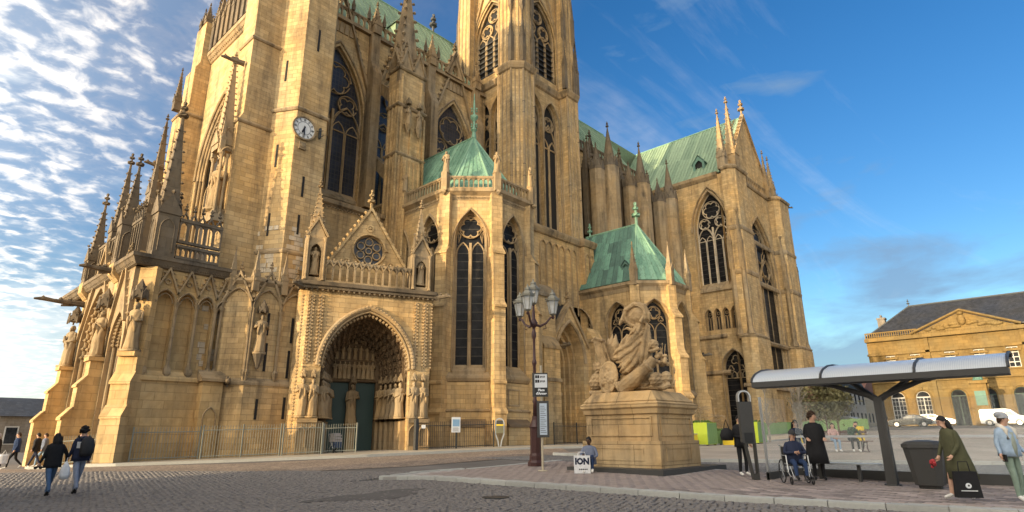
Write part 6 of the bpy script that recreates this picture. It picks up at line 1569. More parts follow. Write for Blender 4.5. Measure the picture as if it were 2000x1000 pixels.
q = MB(); q.blob(A_(450, 760, .2), (.34, .4, .3), 9, 6); q.blob(A_(540, 700, .15), (.3, .34, .26), 9, 6); q.blob(A_(620, 830, 0), (.5, .7, .25), 9, 5); q.blob(A_(330, 850, .1), (.4, .6, .2), 9, 5); lump('rock_base', q)

# ---- planters and yellow boxes
def shrub(parent, x, y, z, h, seed, n_=26, spread=.8):
    rg = random.Random(seed); q = MB()
    q.tube([(x, y, z), (x+.03, y, z+h*.5), (x-.05, y+.03, z+h)], [.05, .035, .012], 5)
    for i in range(n_):
        t_ = rg.uniform(0, 6.28); L = rg.uniform(.5, 1)*spread; z0 = z+h*rg.uniform(.1, .6); p = [(x, y, z0)]
        dz = rg.uniform(.0, .25)
        for k in range(1, 5):
            f_ = k/4; p.append((x+math.cos(t_+.3*f_*rg.uniform(-1, 1))*L*f_, y+math.sin(t_)*L*f_, z0+dz*math.sin(f_*3)-.0*f_+rg.uniform(-.05, .08)))
        q.tube(p, [.022, .018, .014, .01, .006], 4)
        for k in range(3):
            a = p[rg.randint(1, 4)]; q.tube([a, (a[0]+rg.uniform(-.25, .25), a[1]+rg.uniform(-.25, .25), a[2]+rg.uniform(-.1, .22))], .008, 3)
    q.build('bare_shrub', 'twig', parent)
def planter(x, y, w, h, label, front='lime', side='leafgreen', plant=True, seed=1, group=None):  # default greens: sunlit front and shaded south side put into the colours
    z = g(x, y)+.105; r_ = root('planter', (x, y, z), label, 'planter', group, world=True)
    q = MB(); q.hexa([(x-w*.46, y-w*.46, z+.06), (x+w*.46, y-w*.46, z+.06), (x+w*.46, y+w*.46, z+.06), (x-w*.46, y+w*.46, z+.06), (x-w*.5, y-w*.5, z+h), (x+w*.5, y-w*.5, z+h), (x+w*.5, y+w*.5, z+h), (x-w*.5, y+w*.5, z+h)]); q.build('box', front, r_)
    for k in range(5): MB().box(x-w*.47+k*w*.19, x-w*.47+k*w*.19+w*.175, y-w*.515, y-w*.48, z+.1, z+h-.02).build('slat', side, r_)
    for sx in (-1, 1):
        for sy in (-1, 1): MB().box(x+sx*w*.4-.05, x+sx*w*.4+.05, y+sy*w*.4-.05, y+sy*w*.4+.05, z-.02, z+.07).build('foot', 'anthracite', r_)
    if plant:
        shrub(r_, x, y, z+h, 1.7, seed, 30, 1.0); q = MB(); rg = random.Random(seed)
        for i in range(60): q.crocket((x+rg.uniform(-.45, .45)*w, y+rg.uniform(-.45, .45)*w, z+h+rg.uniform(0, .12)), .07)
        q.build('ground_plants', 'grassy', r_)
planter(38.6, 18.9, 1.45, 1.42, 'large lime planter with a bare shrub right of the monument', seed=3)
planter(43.6, 17.6, 1.45, 1.45, 'lime planter with bare twigs behind the information totem', seed=5)
planter(41.0, 19.0, 1.1, .9, 'low planter of twigs between the two lime planters', front='leafgreen', seed=8)
for x, y, w, h, lab in ((40.2, 17.6, .9, .75, 'yellow box seat between the lime planters'), (45.3, 15.2, .7, .7, 'small yellow box under the shelter glass, left of the seated man'), (36.9, 18.9, .7, .7, 'yellow wooden box half hidden behind the pedestal corner')):
    z = g(x, y)+.105; r_ = root('box_seat', (x, y, z), lab, 'box seat', world=True); MB().box(x-w/2, x+w/2, y-w/2, y+w/2, z, z+h).build('box', 'yellow', r_); MB().box(x-w*.52, x+w*.52, y-w*.52, y+w*.52, z+h, z+h+.05).build('lid', 'pole_beige', r_)
    MB().box(x-w*.52, x-w/2-.004, y-w*.3, y+w*.3, z+h*.45, z+h*.55).build('handle', 'anthracite', r_)
# far row of green planters with hedge
for i in range(7):
    x, y = 66+i*2.3, 24.2-i*.8; z = g(x, y)+.1
    r_ = root('planter', (x, y, z), 'long green planter trough in the far row, %s from the left' % ['first', 'second', 'third', 'fourth', 'fifth', 'sixth', 'seventh'][i], 'planter', 'far row of green planter troughs', world=True)
    f_ = Fr((x, y), -109)
    MB().fbox(f_, -1.3, 1.3, -.5, .0, z, z+1.15).build('trough', 'leafgreen', r_)
    for k in range(4): MB().fbox(f_, -1.25+k*.64, -.67+k*.64, 0, .03, z+.08, z+1.1).build('panel', 'leafgreen', r_)
# ---- double-sided bench with the couple
bx, by = 31.2, 8.6; bz = g(bx, by)+.105; bfr = Fr((bx, by), 215)
be = root('park_bench', (bx, by, bz), 'brown wooden park bench on cast legs with two people sitting', 'bench', world=True)
for k in range(4): MB().fbox(bfr, -1.25, 1.25, .02+k*.12, .12+k*.12, bz+.44, bz+.48).build('seat_slat', 'wood_red', be)
for k in range(2): MB().fbox(bfr, -1.25, 1.25, -.10-.03*k, -.06-.03*k, bz+.62+k*.17, bz+.75+k*.17).build('back_slat', 'wood_red', be)
for a in (-1.0, 1.0):
    q = MB(); q.sweep(bfr, [(a, bz), (a, bz+.02)], [(-.05, -.3), (-.05, .5), (.05, .5), (.05, -.3)])
    for pts in ([(.48, 0), (.36, .2), (.40, .43)], [(-.25, 0), (-.02, .22), (.05, .43)], [(.05, .43), (-.07, .6), (-.15, .95)], [(.05, .42), (.42, .42)]):
        q.tube([bfr.p(a, d_, bz+h_) for d_, h_ in pts], .035, 6)
    q.build('leg', 'lamp_red', be)
x, y = 33.2, 8.2; z = g(x, y)+.1
r_ = root('waste_basket', (x, y, z), 'small ochre waste basket behind the right end of the bench', 'bin', world=True)
q = MB(); q.cone(x, y, z+.45, z+1.1, .17, .2, 10); q.build('basket', 'yellow', r_); MB().cone(x, y, z, z+.5, .03, .03, 6).build('post', 'anthracite', r_)
# ------------------------------------------------------------------ people
for nm, c, ro in (('skin', (.50, .30, .21), .55), ('skin_dark', (.10, .055, .035), .5), ('hair_black', (.012, .010, .009), .6), ('hair_brown', (.045, .025, .015), .6),
                  ('cloth_black', (.014, .014, .016), .85), ('cloth_navy', (.018, .024, .05), .85), ('jeans', (.06, .11, .20), .85), ('jeans_pale', (.20, .29, .40), .85), ('trousers_grey', (.20, .23, .30), .85),
                  ('jeans_dark', (.018, .035, .085), .85), ('denim_jacket', (.30, .39, .50), .85), ('fleece', (.62, .57, .48), .95), ('sage', (.19, .25, .20), .9), ('sage_top', (.27, .30, .25), .9),
                  ('khaki', (.075, .075, .04), .85), ('beanie', (.33, .34, .36), .95), ('shoe_white', (.62, .60, .56), .7), ('shoe_black', (.015, .015, .015), .6), ('bag_white', (.66, .66, .66), .7),
                  ('plaid', (.14, .16, .22), .85), ('green_jacket', (.03, .06, .035), .85), ('pink_top', (.42, .26, .24), .85), ('red_scarf', (.38, .04, .045), .8), ('cap_dark', (.03, .03, .032), .8), ('shirt_blue', (.30, .36, .46), .85), ('teal', (.03, .16, .18), .8)):
    simple(nm, c, ro, var=.35, scale=11, bs=(.25 if 'skin' in nm else .8), spec=.25)
def V(*a): return Vector(a)
STAND = dict(pelvis=(0, 0, .95), spine=(0, 0, 1.12), chest=(0, .0, 1.32), neck=(0, .0, 1.47), head=(0, -.02, 1.57), crown=(0, -.01, 1.68),
             shL=(.17, .0, 1.40), elL=(.23, .03, 1.13), wrL=(.23, -.06, .90), shR=(-.17, .0, 1.40), elR=(-.23, .03, 1.13), wrR=(-.23, -.06, .90),
             hipL=(.09, 0, .90), knL=(.10, -.02, .50), anL=(.10, .03, .09), toL=(.12, -.15, .04), hipR=(-.09, 0, .90), knR=(-.10, -.02, .50), anR=(-.10, .03, .09), toR=(-.12, -.15, .04))
RAD = dict(pelvis=(.155, .115), spine=(.14, .10), chest=(.165, .11), neck=(.055, .058), head=(.072, .085), crown=(.065, .075), shL=.066, elL=.048, wrL=.034, shR=.066, elR=.048, wrR=.034,
           hipL=.092, knL=.062, anL=.044, toL=.036, hipR=.092, knR=.062, anR=.044, toR=.036)
BONES = [('pelvis', 'spine', 'top'), ('spine', 'chest', 'top'), ('chest', 'neck', 'top'), ('neck', 'head', 'skin'), ('head', 'crown', 'skin'), ('chest', 'shL', 'top'), ('shL', 'elL', 'sleeve'), ('elL', 'wrL', 'sleeve'),
         ('chest', 'shR', 'top'), ('shR', 'elR', 'sleeve'), ('elR', 'wrR', 'sleeve'), ('pelvis', 'hipL', 'legs'), ('hipL', 'knL', 'legs'), ('knL', 'anL', 'legs'), ('anL', 'toL', 'shoe'), ('pelvis', 'hipR', 'legs'), ('hipR', 'knR', 'legs'), ('knR', 'anR', 'legs'), ('anR', 'toR', 'shoe')]
def loft(rings, n=14, wob=.0, seed=0, cap=True):
    """rings: (cx, cy, z, rx, ry)"""
    rg = random.Random(seed); ph = rg.random()*6; mb = MB(); v = []
    for k, (cx_, cy_, z_, rx, ry) in enumerate(rings):
        for i in range(n):
            t_ = 2*math.pi*i/n; w_ = 1+wob*math.sin(4*t_+ph)*(1-k/len(rings))
            v.append((cx_+rx*w_*math.cos(t_), cy_+ry*w_*math.sin(t_), z_))
    m_ = len(rings)
    return mb.add(v, [(k*n+i, k*n+(i+1) % n, (k+1)*n+(i+1) % n, (k+1)*n+i) for k in range(m_-1) for i in range(n)]+([tuple(reversed(range(n))), tuple(range((m_-1)*n, m_*n))] if cap else []))
def person(loc, face, label, pose=None, h=1.75, top='cloth_black', legs='jeans', shoe='shoe_black', skin='skin', sleeve=None, hair='hair_black', hairstyle='short', coat=None, hat=None, wide=1.0, extras=None, group=None, curl=.5):
    """face: heading in degrees (0 = +X) the person looks to; built facing -y in local space"""
    J = {k: Vector(v_) for k, v_ in STAND.items()}
    for k, v_ in (pose or {}).items():
        if k != 'look': J[k] = Vector(v_)
    names = list(J); me = bpy.data.meshes.new('p'); idx = {k: i for i, k in enumerate(names)}
    me.from_pydata([tuple(J[k]) for k in names], [(idx[a], idx[b_]) for a, b_, _ in BONES], []); me.update()
    ob = bpy.data.objects.new('p', me); COL.objects.link(ob)
    md = ob.modifiers.new('s', 'SKIN'); md.branch_smoothing = .6; md.use_smooth_shade = True
    if not me.skin_vertices: me.skin_vertices.new() if hasattr(me.skin_vertices, 'new') else None
    sv = me.skin_vertices[0].data
    for k in names:
        r_ = RAD[k]; r_ = r_ if isinstance(r_, tuple) else (r_, r_); kk = wide if k in ('pelvis', 'spine', 'chest', 'hipL', 'hipR') else 1
        sv[idx[k]].radius = (r_[0]*kk, r_[1]*kk); sv[idx[k]].use_root = k == 'pelvis'
    ss = ob.modifiers.new('b', 'SUBSURF'); ss.levels = 2; ss.render_levels = 2
    dg = bpy.context.evaluated_depsgraph_get(); dg.update()
    bm = bpy.data.meshes.new_from_object(ob.evaluated_get(dg)); bpy.data.objects.remove(ob)
    sleeve = sleeve or top
    slots = {'top': top, 'skin': skin, 'sleeve': sleeve, 'legs': legs, 'shoe': shoe}; order = ['top', 'skin', 'sleeve', 'legs', 'shoe']
    vs = [v_.co.copy() for v_ in bm.vertices]; fs_ = [tuple(p_.vertices) for p_ in bm.polygons]; ms = []
    segs = [(J[a], J[b_], s_) for a, b_, s_ in BONES]
    for p_ in bm.polygons:
        c = p_.center; best = (9, 'top')
        for a, b_, s_ in segs:
            d = b_-a; t_ = max(0, min(1, (c-a).dot(d)/max(1e-6, d.dot(d)))); q = (c-(a+d*t_)).length
            if q < best[0]: best = (q, s_)
        s_ = best[1]
        if (c-J['head']).length < .16 and c.z > J['neck'].z+.02: s_ = 'skin'
        ms.append(order.index(s_))
    fm = MB(); fm.v = [tuple(v_) for v_ in vs]; fm.f = fs_
    def extra(mbx):
        n0 = len(fm.f); fm.add(mbx.v, mbx.f); ms.extend([order.index('skin')]*(len(fm.f)-n0))
    for s_, S in ((1, 'L'), (-1, 'R')):             # hands with five fingers
        w_, e_ = J['wr'+S], J['el'+S]; d = (w_-e_).normalized(); side = d.cross(V(0, 0, 1)); side = side.normalized() if side.length > .2 else V(1, 0, 0)
        inn = V(0, -1, -.2); inn = (inn-d*inn.dot(d)); inn = inn.normalized() if inn.length > .2 else V(0, 0, -1); wd = d.cross(inn).normalized()
        hb = MB(); pc = w_+d*.05
        hb.tube([w_-d*.01, w_+d*.03, w_+d*.085], [.028, .036, .032], 8)
        for k in range(4):
            b0 = w_+d*.08+wd*(.027-.018*k); L_ = (.062, .072, .068, .052)[k]
            hb.tube([b0, b0+d*L_*.5+inn*L_*.25*curl, b0+d*L_*.75+inn*L_*.75*curl], [.0095, .009, .007], 5)
        tb = w_+d*.025+wd*.03; hb.tube([tb, tb+wd*.02+d*.02+inn*.015, tb+wd*.022+d*.05+inn*.03], [.012, .0105, .008], 5)
        extra(hb)
    hd = J['head']; cr = J['crown']; fwd = (J['toL']-J['anL']+J['toR']-J['anR']); 
    hf = V(0, -1, 0)
    if pose and 'look' in pose: hf = Vector(pose['look']).normalized()
    upv = (cr-J['neck']).normalized(); rgt = hf.cross(upv).normalized(); hf = upv.cross(rgt).normalized()
    HC = hd+(cr-hd)*.42
    hb = MB(); n, m_ = 12, 9; v_ = []
    for k in range(m_+1):
        ph = math.pi*k/m_
        for i in range(n):
            t_ = 2*math.pi*i/n; x_, y_, z_ = math.sin(ph)*math.cos(t_), math.sin(ph)*math.sin(t_), -math.cos(ph)
            jaw = 1-.22*max(0, -z_)
            v_.append(HC+rgt*x_*.076*jaw+hf*(y_*.094*jaw+.006)+upv*z_*.118)
    hb.add([tuple(q) for q in v_], [(k*n+i, k*n+(i+1) % n, (k+1)*n+(i+1) % n, (k+1)*n+i) for k in range(m_) for i in range(n)])
    hb.tube([HC+hf*.094+upv*.015, HC+hf*.115-upv*.02, HC+hf*.095-upv*.03], [.008, .013, .011], 6)
    for s_ in (-1, 1): hb.blob(tuple(HC+rgt*s_*.078-upv*.005), (.014, .02, .028), 6, 4)
    extra(hb)
    fm2 = bpy.data.meshes.new('body'); fm2.from_pydata(fm.v, [], fm.f); fm2.update()
    for k in order: fm2.materials.append(MT[slots[k]])
    fm2.polygons.foreach_set('material_index', ms); fm2.polygons.foreach_set('use_smooth', [True]*len(fm2.polygons))
    rt_ = link('person', None, None, label, 'person', group, loc=loc, rz=R(face+90), scale=h/1.75)
    link('body', fm2, rt_)
    for s_ in (-1, 1):
        q = MB(); q.blob(tuple(HC+rgt*s_*.032+hf*.086+upv*.018), (.012, .012, .009), 6, 4); q.build('eye', 'hair_black', rt_)
    q = MB(); q.tube([HC+rgt*-.024+hf*.088-upv*.052, HC+hf*.097-upv*.054, HC+rgt*.024+hf*.088-upv*.052], [.004, .008, .004], 5); q.build('mouth', 'pink_top' if skin == 'skin' else 'skin_dark', rt_)
    # hair
    if hairstyle != 'none':
        q = MB(); v_ = []; n, m_ = 14, 7
        for k in range(m_+1):
            for i in range(n):
                t_ = 2*math.pi*i/n; back = (1-math.sin(t_))/2            # t=90deg is the face
                phm = R(62+70*back); ph = phm*(1-k/m_)
                j = 1+.05*math.sin(5*t_+k*2)
                v_.append(HC+upv*(.128*math.cos(ph)*j)+rgt*(.090*math.sin(ph)*math.cos(t_)*j)+hf*(.106*math.sin(ph)*math.sin(t_)*j-.004))
        q.add([tuple(p_) for p_ in v_], [(k*n+i, k*n+(i+1) % n, (k+1)*n+(i+1) % n, (k+1)*n+i) for k in range(m_) for i in range(n)])
        if hairstyle == 'long':
            for s_ in (-1, -.5, 0, .5, 1):
                a = HC+rgt*s_*.075-hf*(.075-.03*abs(s_))+upv*.03; q.tube([a, a-upv*.13-hf*.015, a-upv*.27-hf*.03+rgt*s_*.02, a-upv*.38-hf*.02], [.045, .052, .05, .02], 7)
        if hairstyle == 'curly':
            rg = random.Random(3)
            for i in range(46):
                t_ = rg.uniform(0, 6.28); ph = rg.uniform(0, R(100)); 
                if math.sin(t_) > .3 and ph > R(55): continue
                q.blob(tuple(HC+upv*.12*math.cos(ph)+rgt*.09*math.sin(ph)*math.cos(t_)+hf*.1*math.sin(ph)*math.sin(t_)), .036, 6, 4)
        q.smooth('hair', hair, rt_)
    if hat:
        q = MB(); v_ = []; n, m_ = 14, 6
        for k in range(m_+1):
            ph = R(82)*(1-k/m_)
            for i in range(n):
                t_ = 2*math.pi*i/n; v_.append(HC+upv*(.145*math.cos(ph)+.012)+rgt*.097*math.sin(ph)*math.cos(t_)+hf*(.113*math.sin(ph)*math.sin(t_)))
        q.add([tuple(p_) for p_ in v_], [(k*n+i, k*n+(i+1) % n, (k+1)*n+(i+1) % n, (k+1)*n+i) for k in range(m_) for i in range(n)])
        if hat == 'cap_dark':
            q.add([tuple(HC+rgt*math.cos(R(t_))*.09*e+hf*(.09+.10*math.sin(R(t_))*e)+upv*(.035-.03*math.sin(R(t_)))) for e in (.2, 1) for t_ in range(0, 181, 30)], [(i, i+1, 8+i, 7+i) for i in range(6)])
        if hat == 'beanie': q.blob(tuple(HC+upv*.09-hf*.05), (.095, .10, .075), 10, 6)
        q.smooth('cap' if hat == 'cap_dark' else 'beanie', hat, rt_)
    if coat:
        mt, rings, kw = coat; q = loft(rings, 16, kw.get('wob', .05), 2); q.smooth(kw.get('name', 'coat'), mt, rt_)
    if extras: extras(rt_, J, HC, rgt, hf, upv)
    return rt_
def bx(parent, name, mat, x0, x1, y0, y1, z0, z1): return MB().box(x0, x1, y0, y1, z0, z1).build(name, mat, parent)
def walk(s_, k=.22):      # stride, s_=1: left leg forward
    return dict(knL=(.10, -.20*s_-.02, .52), anL=(.10, -.30*s_+.05, .12 if s_ > 0 else .20), toL=(.11, -.46*s_ if s_ > 0 else .16, .05 if s_ > 0 else .07),
                knR=(-.10, .10*s_-.06, .50), anR=(-.10, .32*s_, .20 if s_ > 0 else .12), toR=(-.11, .20 if s_ > 0 else -.18, .07 if s_ > 0 else .05))
torso = lambda r_=1.0, z0=.82, z1=1.45: [(0, 0, z0, .20*r_, .155*r_), (0, 0, z0+.12, .19*r_, .15*r_), (0, 0, 1.12, .185*r_, .14*r_), (0, 0, 1.30, .205*r_, .145*r_), (0, .0, 1.41, .19*r_, .12*r_), (0, .0, z1+.03, .09, .08)]
GR = lambda x, y: g(x, y)+.03
# the pair walking away on the cobbles
def bag(rt_, J, HC, rgt, hf, upv):
    q = loft([(.30, -.02, .55, .13, .05), (.30, -.02, .70, .14, .06), (.29, -.03, .88, .08, .03)], 10, .1); q.build('carrier_bag', 'bag_white', rt_)
P_ = walk(-1); P_.update(wrL=(.30, -.05, .92), elL=(.25, .03, 1.14), wrR=(-.38, -.12, .92), elR=(-.32, .0, 1.14))
person((4.05, 20.75, GR(4.05, 20.7)), 100, 'person in black hooded jacket and wide blue jeans walking with sunglasses in hand', P_, 1.66, 'cloth_black', 'jeans', 'shoe_black', hairstyle='long', wide=1.1,
       coat=('cloth_black', torso(1.18, .80), dict(name='jacket')))
def rucksack(rt_, J, HC, rgt, hf, upv):
    q = loft([(-.02, .22, .98, .15, .09), (-.02, .25, 1.08, .17, .12), (-.02, .25, 1.25, .17, .12), (-.02, .22, 1.42, .13, .09), (-.02, .19, 1.46, .06, .05)], 12, .04); o = q.smooth('rucksack', 'cap_dark', rt_)
    q = MB(); q.tube([(.12, .17, 1.42), (.13, .0, 1.49), (.12, -.13, 1.36), (.13, -.12, 1.15)], .02, 5); q.tube([(-.12, .17, 1.42), (-.13, .0, 1.49), (-.12, -.13, 1.36), (-.13, -.12, 1.15)], .02, 5); q.build('strap', 'cap_dark', rt_)
    bx(rt_, 'patch', 'bag_white', .10, .18, .11, .135, 1.18, 1.34)
P_ = walk(-1); P_.update(wrL=(.24, -.12, .95), head=(0, -.04, 1.57), crown=(0, -.05, 1.68), look=(-.45, -1, -.1))
person((4.66, 20.75, GR(4.66, 20.7)), 98, 'tall person with dark rucksack, navy jacket and grey trousers walking away', P_, 1.84, 'cloth_navy', 'trousers_grey', 'shoe_black', hairstyle='curly', coat=('cloth_navy', torso(1.12, .86), dict(name='jacket')), extras=rucksack)
o = root('carrier_bag', (4.33, 20.62, GR(4.33, 20.6)+.45), 'white plastic carrier bag held between the walking pair', 'bag')
q = loft([(0, 0, 0, .10, .05), (0, 0, .12, .14, .07), (0, 0, .30, .11, .05), (0, 0, .46, .02, .02)], 12, .12); q.smooth('sack', 'bag_white', o); q = MB(); q.tube([(0, 0, .44), (.01, 0, .56)], .01, 5); q.build('handle', 'bag_white', o)
o = root('sunglasses', (3.72, 20.6, GR(3.7, 20.6)+.78), 'dark sunglasses dangling from the hand of the jeans wearer', 'sunglasses')
for s_ in (-1, 1): q = MB(); q.blob((s_*.055, 0, 0), (.045, .012, .04), 8, 5); q.build('lens', 'hair_black', o)
q = MB(); q.tube([(-.1, 0, .02), (0, .0, .03), (.1, 0, .02)], .006, 4); q.build('frame', 'anthracite', o)
# far group on the left
for i, (x, y, lab, tp, lg, fc, hr) in enumerate(((5.2, 38.6, 'far person with grey hair in dark coat at the left edge', 'cloth_black', 'cloth_black', 150, 'canvas_grey'), (5.9, 38.2, 'far person in blue jacket carrying a white bag', 'jeans_dark', 'cloth_black', 170, 'hair_brown'), (6.9, 39.5, 'far person in black jacket walking with a companion', 'cloth_black', 'cloth_navy', 140, 'hair_black'), (7.35, 40.2, 'far person half hidden beside the black jacket', 'plaid', 'jeans_pale', 160, 'hair_brown'))):
    P_ = walk(1 if i % 2 else -1)
    person((x, y, GR(x, y)), fc, lab, P_, 1.72, tp, lg, 'shoe_white', hair=hr, coat=(tp, torso(1.1), dict(name='jacket')))
o = root('shopping_bag', (5.45, 37.9, GR(5.5, 38)+.3), 'white shopping bag hanging from the far blue-jacket walker', 'bag'); q = loft([(0, 0, 0, .18, .08), (0, 0, .35, .19, .09), (0, 0, .42, .15, .05)], 10, .06); q.build('sack', 'bag_white', o)
q = MB(); q.tube([(-.1, 0, .4), (0, 0, .6), (.1, 0, .4)], .012, 5); q.build('handle', 'bag_white', o)
x, y = 8.3, 37.0
person((x, y, g(x, y)+.12), 120, 'far person standing behind the walking pair by the railing', walk(1), 1.70, 'pink_top', 'jeans', 'shoe_black', hair='hair_brown')
# seated figure at the pedestal
SIT = lambda sh=.45, kx=.13: dict(pelvis=(0, 0, sh+.10), spine=(0, .02, sh+.27), chest=(0, 0, sh+.47), neck=(0, -.02, sh+.62), head=(0, -.05, sh+.72), crown=(0, -.05, sh+.83), shL=(.17, 0, sh+.56), shR=(-.17, 0, sh+.56), elL=(.22, -.05, sh+.30), elR=(-.22, -.05, sh+.30), wrL=(.10, -.24, sh+.22), wrR=(-.10, -.24, sh+.22),
           hipL=(.09, -.03, sh+.08), hipR=(-.09, -.03, sh+.08), knL=(kx, -.42, sh+.06), knR=(-kx, -.42, sh+.06), anL=(kx, -.40, .09), anR=(-kx, -.40, .09), toL=(kx+.02, -.57, .04), toR=(-kx-.02, -.57, .04))
P_ = SIT(.20); P_.update(knL=(.12, -.34, .52), knR=(-.12, -.36, .50), anL=(.12, -.40, .09), anR=(-.12, -.42, .09), toL=(.13, -.57, .04), toR=(-.13, -.59, .04), wrL=(.16, -.30, .46), wrR=(-.17, -.34, .52), elL=(.26, -.10, .50), elR=(-.27, -.12, .50), look=(-.3, -1, 0))
person((16.3, 11.85, GI(16.3, 11.85)), 210, 'person in plaid jacket and jeans sitting on the monument slab with a phone', P_, 1.72, 'plaid', 'jeans_dark', 'shoe_white', 'skin_dark', coat=('plaid', [(0, .02, .24, .23, .19), (0, .02, .45, .21, .17), (0, 0, .66, .22, .15), (0, 0, .76, .19, .12), (0, -.02, .82, .09, .08)], dict(name='jacket')))
x, y = 15.75, 11.75; z = GI(x, y); fr = Fr((x, y), -142)
o = root('shopping_bag', (x, y, z), 'white paper shopping bag with big dark letters beside the sitter', 'bag', world=True)
q = MB(); q.fbox(fr, -.24, .26, -.16, .0, z, z+.52); q.build('bag_body', 'bag_white', o)
q = MB(); q.tube([fr.p(-.12, -.02, z+.5), fr.p(-.1, -.02, z+.62), fr.p(.1, -.02, z+.62), fr.p(.12, -.02, z+.5)], .01, 5); q.build('handle', 'bag_white', o)
text(o, 'ION', fr, .01, .003, z+.27, .25, 'cloth_navy', xs=.95)
for k in range(5): MB().fbox(fr, -.09+k*.055, -.05+k*.055, .001, .004, z+.10, z+.14).build('small_print', 'anthracite', o)
# person behind the totem
person((18.3, 7.75, GI(18.3, 7.75)), 235, 'person in black standing behind the information totem', dict(wrR=(-.12, -.25, 1.1), wrL=(.28, -.02, .92)), 1.74, 'cloth_black', 'cloth_black', 'shoe_white', coat=('cloth_black', torso(1.1), dict(name='jacket')))
o = root('shoulder_bag', (18.05, 8.05, GI(18, 8)+1.0), 'black shoulder bag hanging left of the totem', 'bag'); q = loft([(0, 0, 0, .14, .17), (0, 0, .15, .17, .2), (0, 0, .30, .12, .15), (0, 0, .36, .03, .05)], 12, .05); q.smooth('bag_body', 'cloth_black', o); q = MB(); q.tube([(0, -.1, .3), (0, 0, .6), (0, .1, .3)], .015, 5); q.build('strap', 'cloth_black', o)
# wheelchair
wx, wy = 17.35, 5.95; wz = GI(wx, wy); wf_ = 215
wc = root('wheelchair', (wx, wy, wz), 'folding steel wheelchair at the shelter with an old man sitting in it', 'wheelchair', rz=R(wf_+90))
for s_ in (-1, 1):
    q = MB()
    for i in range(18):
        t0, t1 = 2*math.pi*i/18, 2*math.pi*(i+1)/18; q.tube([(s_*.31, .12+.29*math.cos(t0), .30+.29*math.sin(t0)), (s_*.31, .12+.29*math.cos(t1), .30+.29*math.sin(t1))], .017, 5)
    wo_ = q.build('wheel', 'rubber', wc); q = MB()
    for i in range(8): t0 = math.pi*i/4; q.tube([(s_*.31, .12, .30), (s_*.31, .12+.27*math.cos(t0), .30+.27*math.sin(t0))], .005, 4)
    q.build('spokes', 'steel', wo_)
    q = MB()
    for i in range(10): t0, t1 = 2*math.pi*i/10, 2*math.pi*(i+1)/10; q.tube([(s_*.26, -.42+.085*math.cos(t0), .09+.085*math.sin(t0)), (s_*.26, -.42+.085*math.cos(t1), .09+.085*math.sin(t1))], .02, 5)
    q.build('caster', 'rubber', wc)
    q = MB(); q.tube([(s_*.27, .2, .95), (s_*.27, .2, .3), (s_*.27, -.25, .30), (s_*.26, -.42, .18)], .014, 6); q.tube([(s_*.27, .2, .70), (s_*.27, -.22, .70), (s_*.27, -.28, .30)], .014, 6); q.tube([(s_*.27, .2, .95), (s_*.27, .33, .95)], .018, 6); q.tube([(s_*.22, -.3, .44), (s_*.18, -.45, .12)], .012, 5); q.build('side_frame', 'steel', wc)
    MB().box(min(s_*.05, s_*.24), max(s_*.05, s_*.24), -.58, -.42, .10, .12).build('footrest', 'anthracite', wc)
MB().box(-.26, .26, -.25, .2, .44, .47).build('seat', 'anthracite', wc); MB().box(-.26, .26, .18, .21, .5, .92).build('backrest', 'anthracite', wc)
P_ = SIT(.48, .13); P_.update(wrL=(.04, -.30, .80), wrR=(-.05, -.30, .80), elL=(.27, -.10, .78), elR=(-.27, -.10, .78), anL=(.12, -.50, .20), anR=(-.13, -.50, .20), toL=(.13, -.66, .15), toR=(-.14, -.66, .15), look=(.5, -1, -.05))
person((wx, wy, wz), wf_, 'old man in flat cap, navy jacket and blue jeans seated in the wheelchair', P_, 1.70, 'cloth_navy', 'jeans_dark', 'shoe_black', hair='canvas_grey', hat='cap_dark', wide=1.12, coat=('cloth_navy', [(0, .0, .50, .23, .20), (0, .0, .70, .23, .19), (0, 0, .95, .22, .16), (0, 0, 1.04, .19, .12), (0, -.02, 1.10, .09, .08)], dict(name='jacket')))
P_ = dict(look=(.9, -.5, 0)); P_.update(wrL=(.20, -.22, 1.05), wrR=(-.20, -.22, 1.05))
person((18.55, 5.75, GI(18.6, 5.8)), 205, 'tall person in long black coat standing behind the wheelchair', P_, 1.84, 'cloth_black', 'cloth_black', 'shoe_black', hair='hair_brown', hairstyle='curly', coat=('cloth_black', [(0, .02, .42, .30, .22), (0, .02, .7, .26, .2), (0, .0, 1.0, .22, .17), (0, 0, 1.2, .22, .16), (0, 0, 1.38, .2, .13), (0, 0, 1.46, .09, .08)], dict(wob=.06)))
person((22.2, 7.45, g(22.2, 7.45)+.01), 215, 'person with sunglasses seen between cap and black coat, beyond the glass', {}, 1.66, 'cloth_navy', 'jeans', 'shoe_black', hairstyle='long', extras=lambda rt_, J, HC, rgt, hf, upv: [MB().blob(tuple(HC+rgt*s_*.034+hf*.095+upv*.018), (.03, .02, .022), 8, 5).build('sunglass_lens', 'hair_black', rt_) for s_ in (-1, 1)])
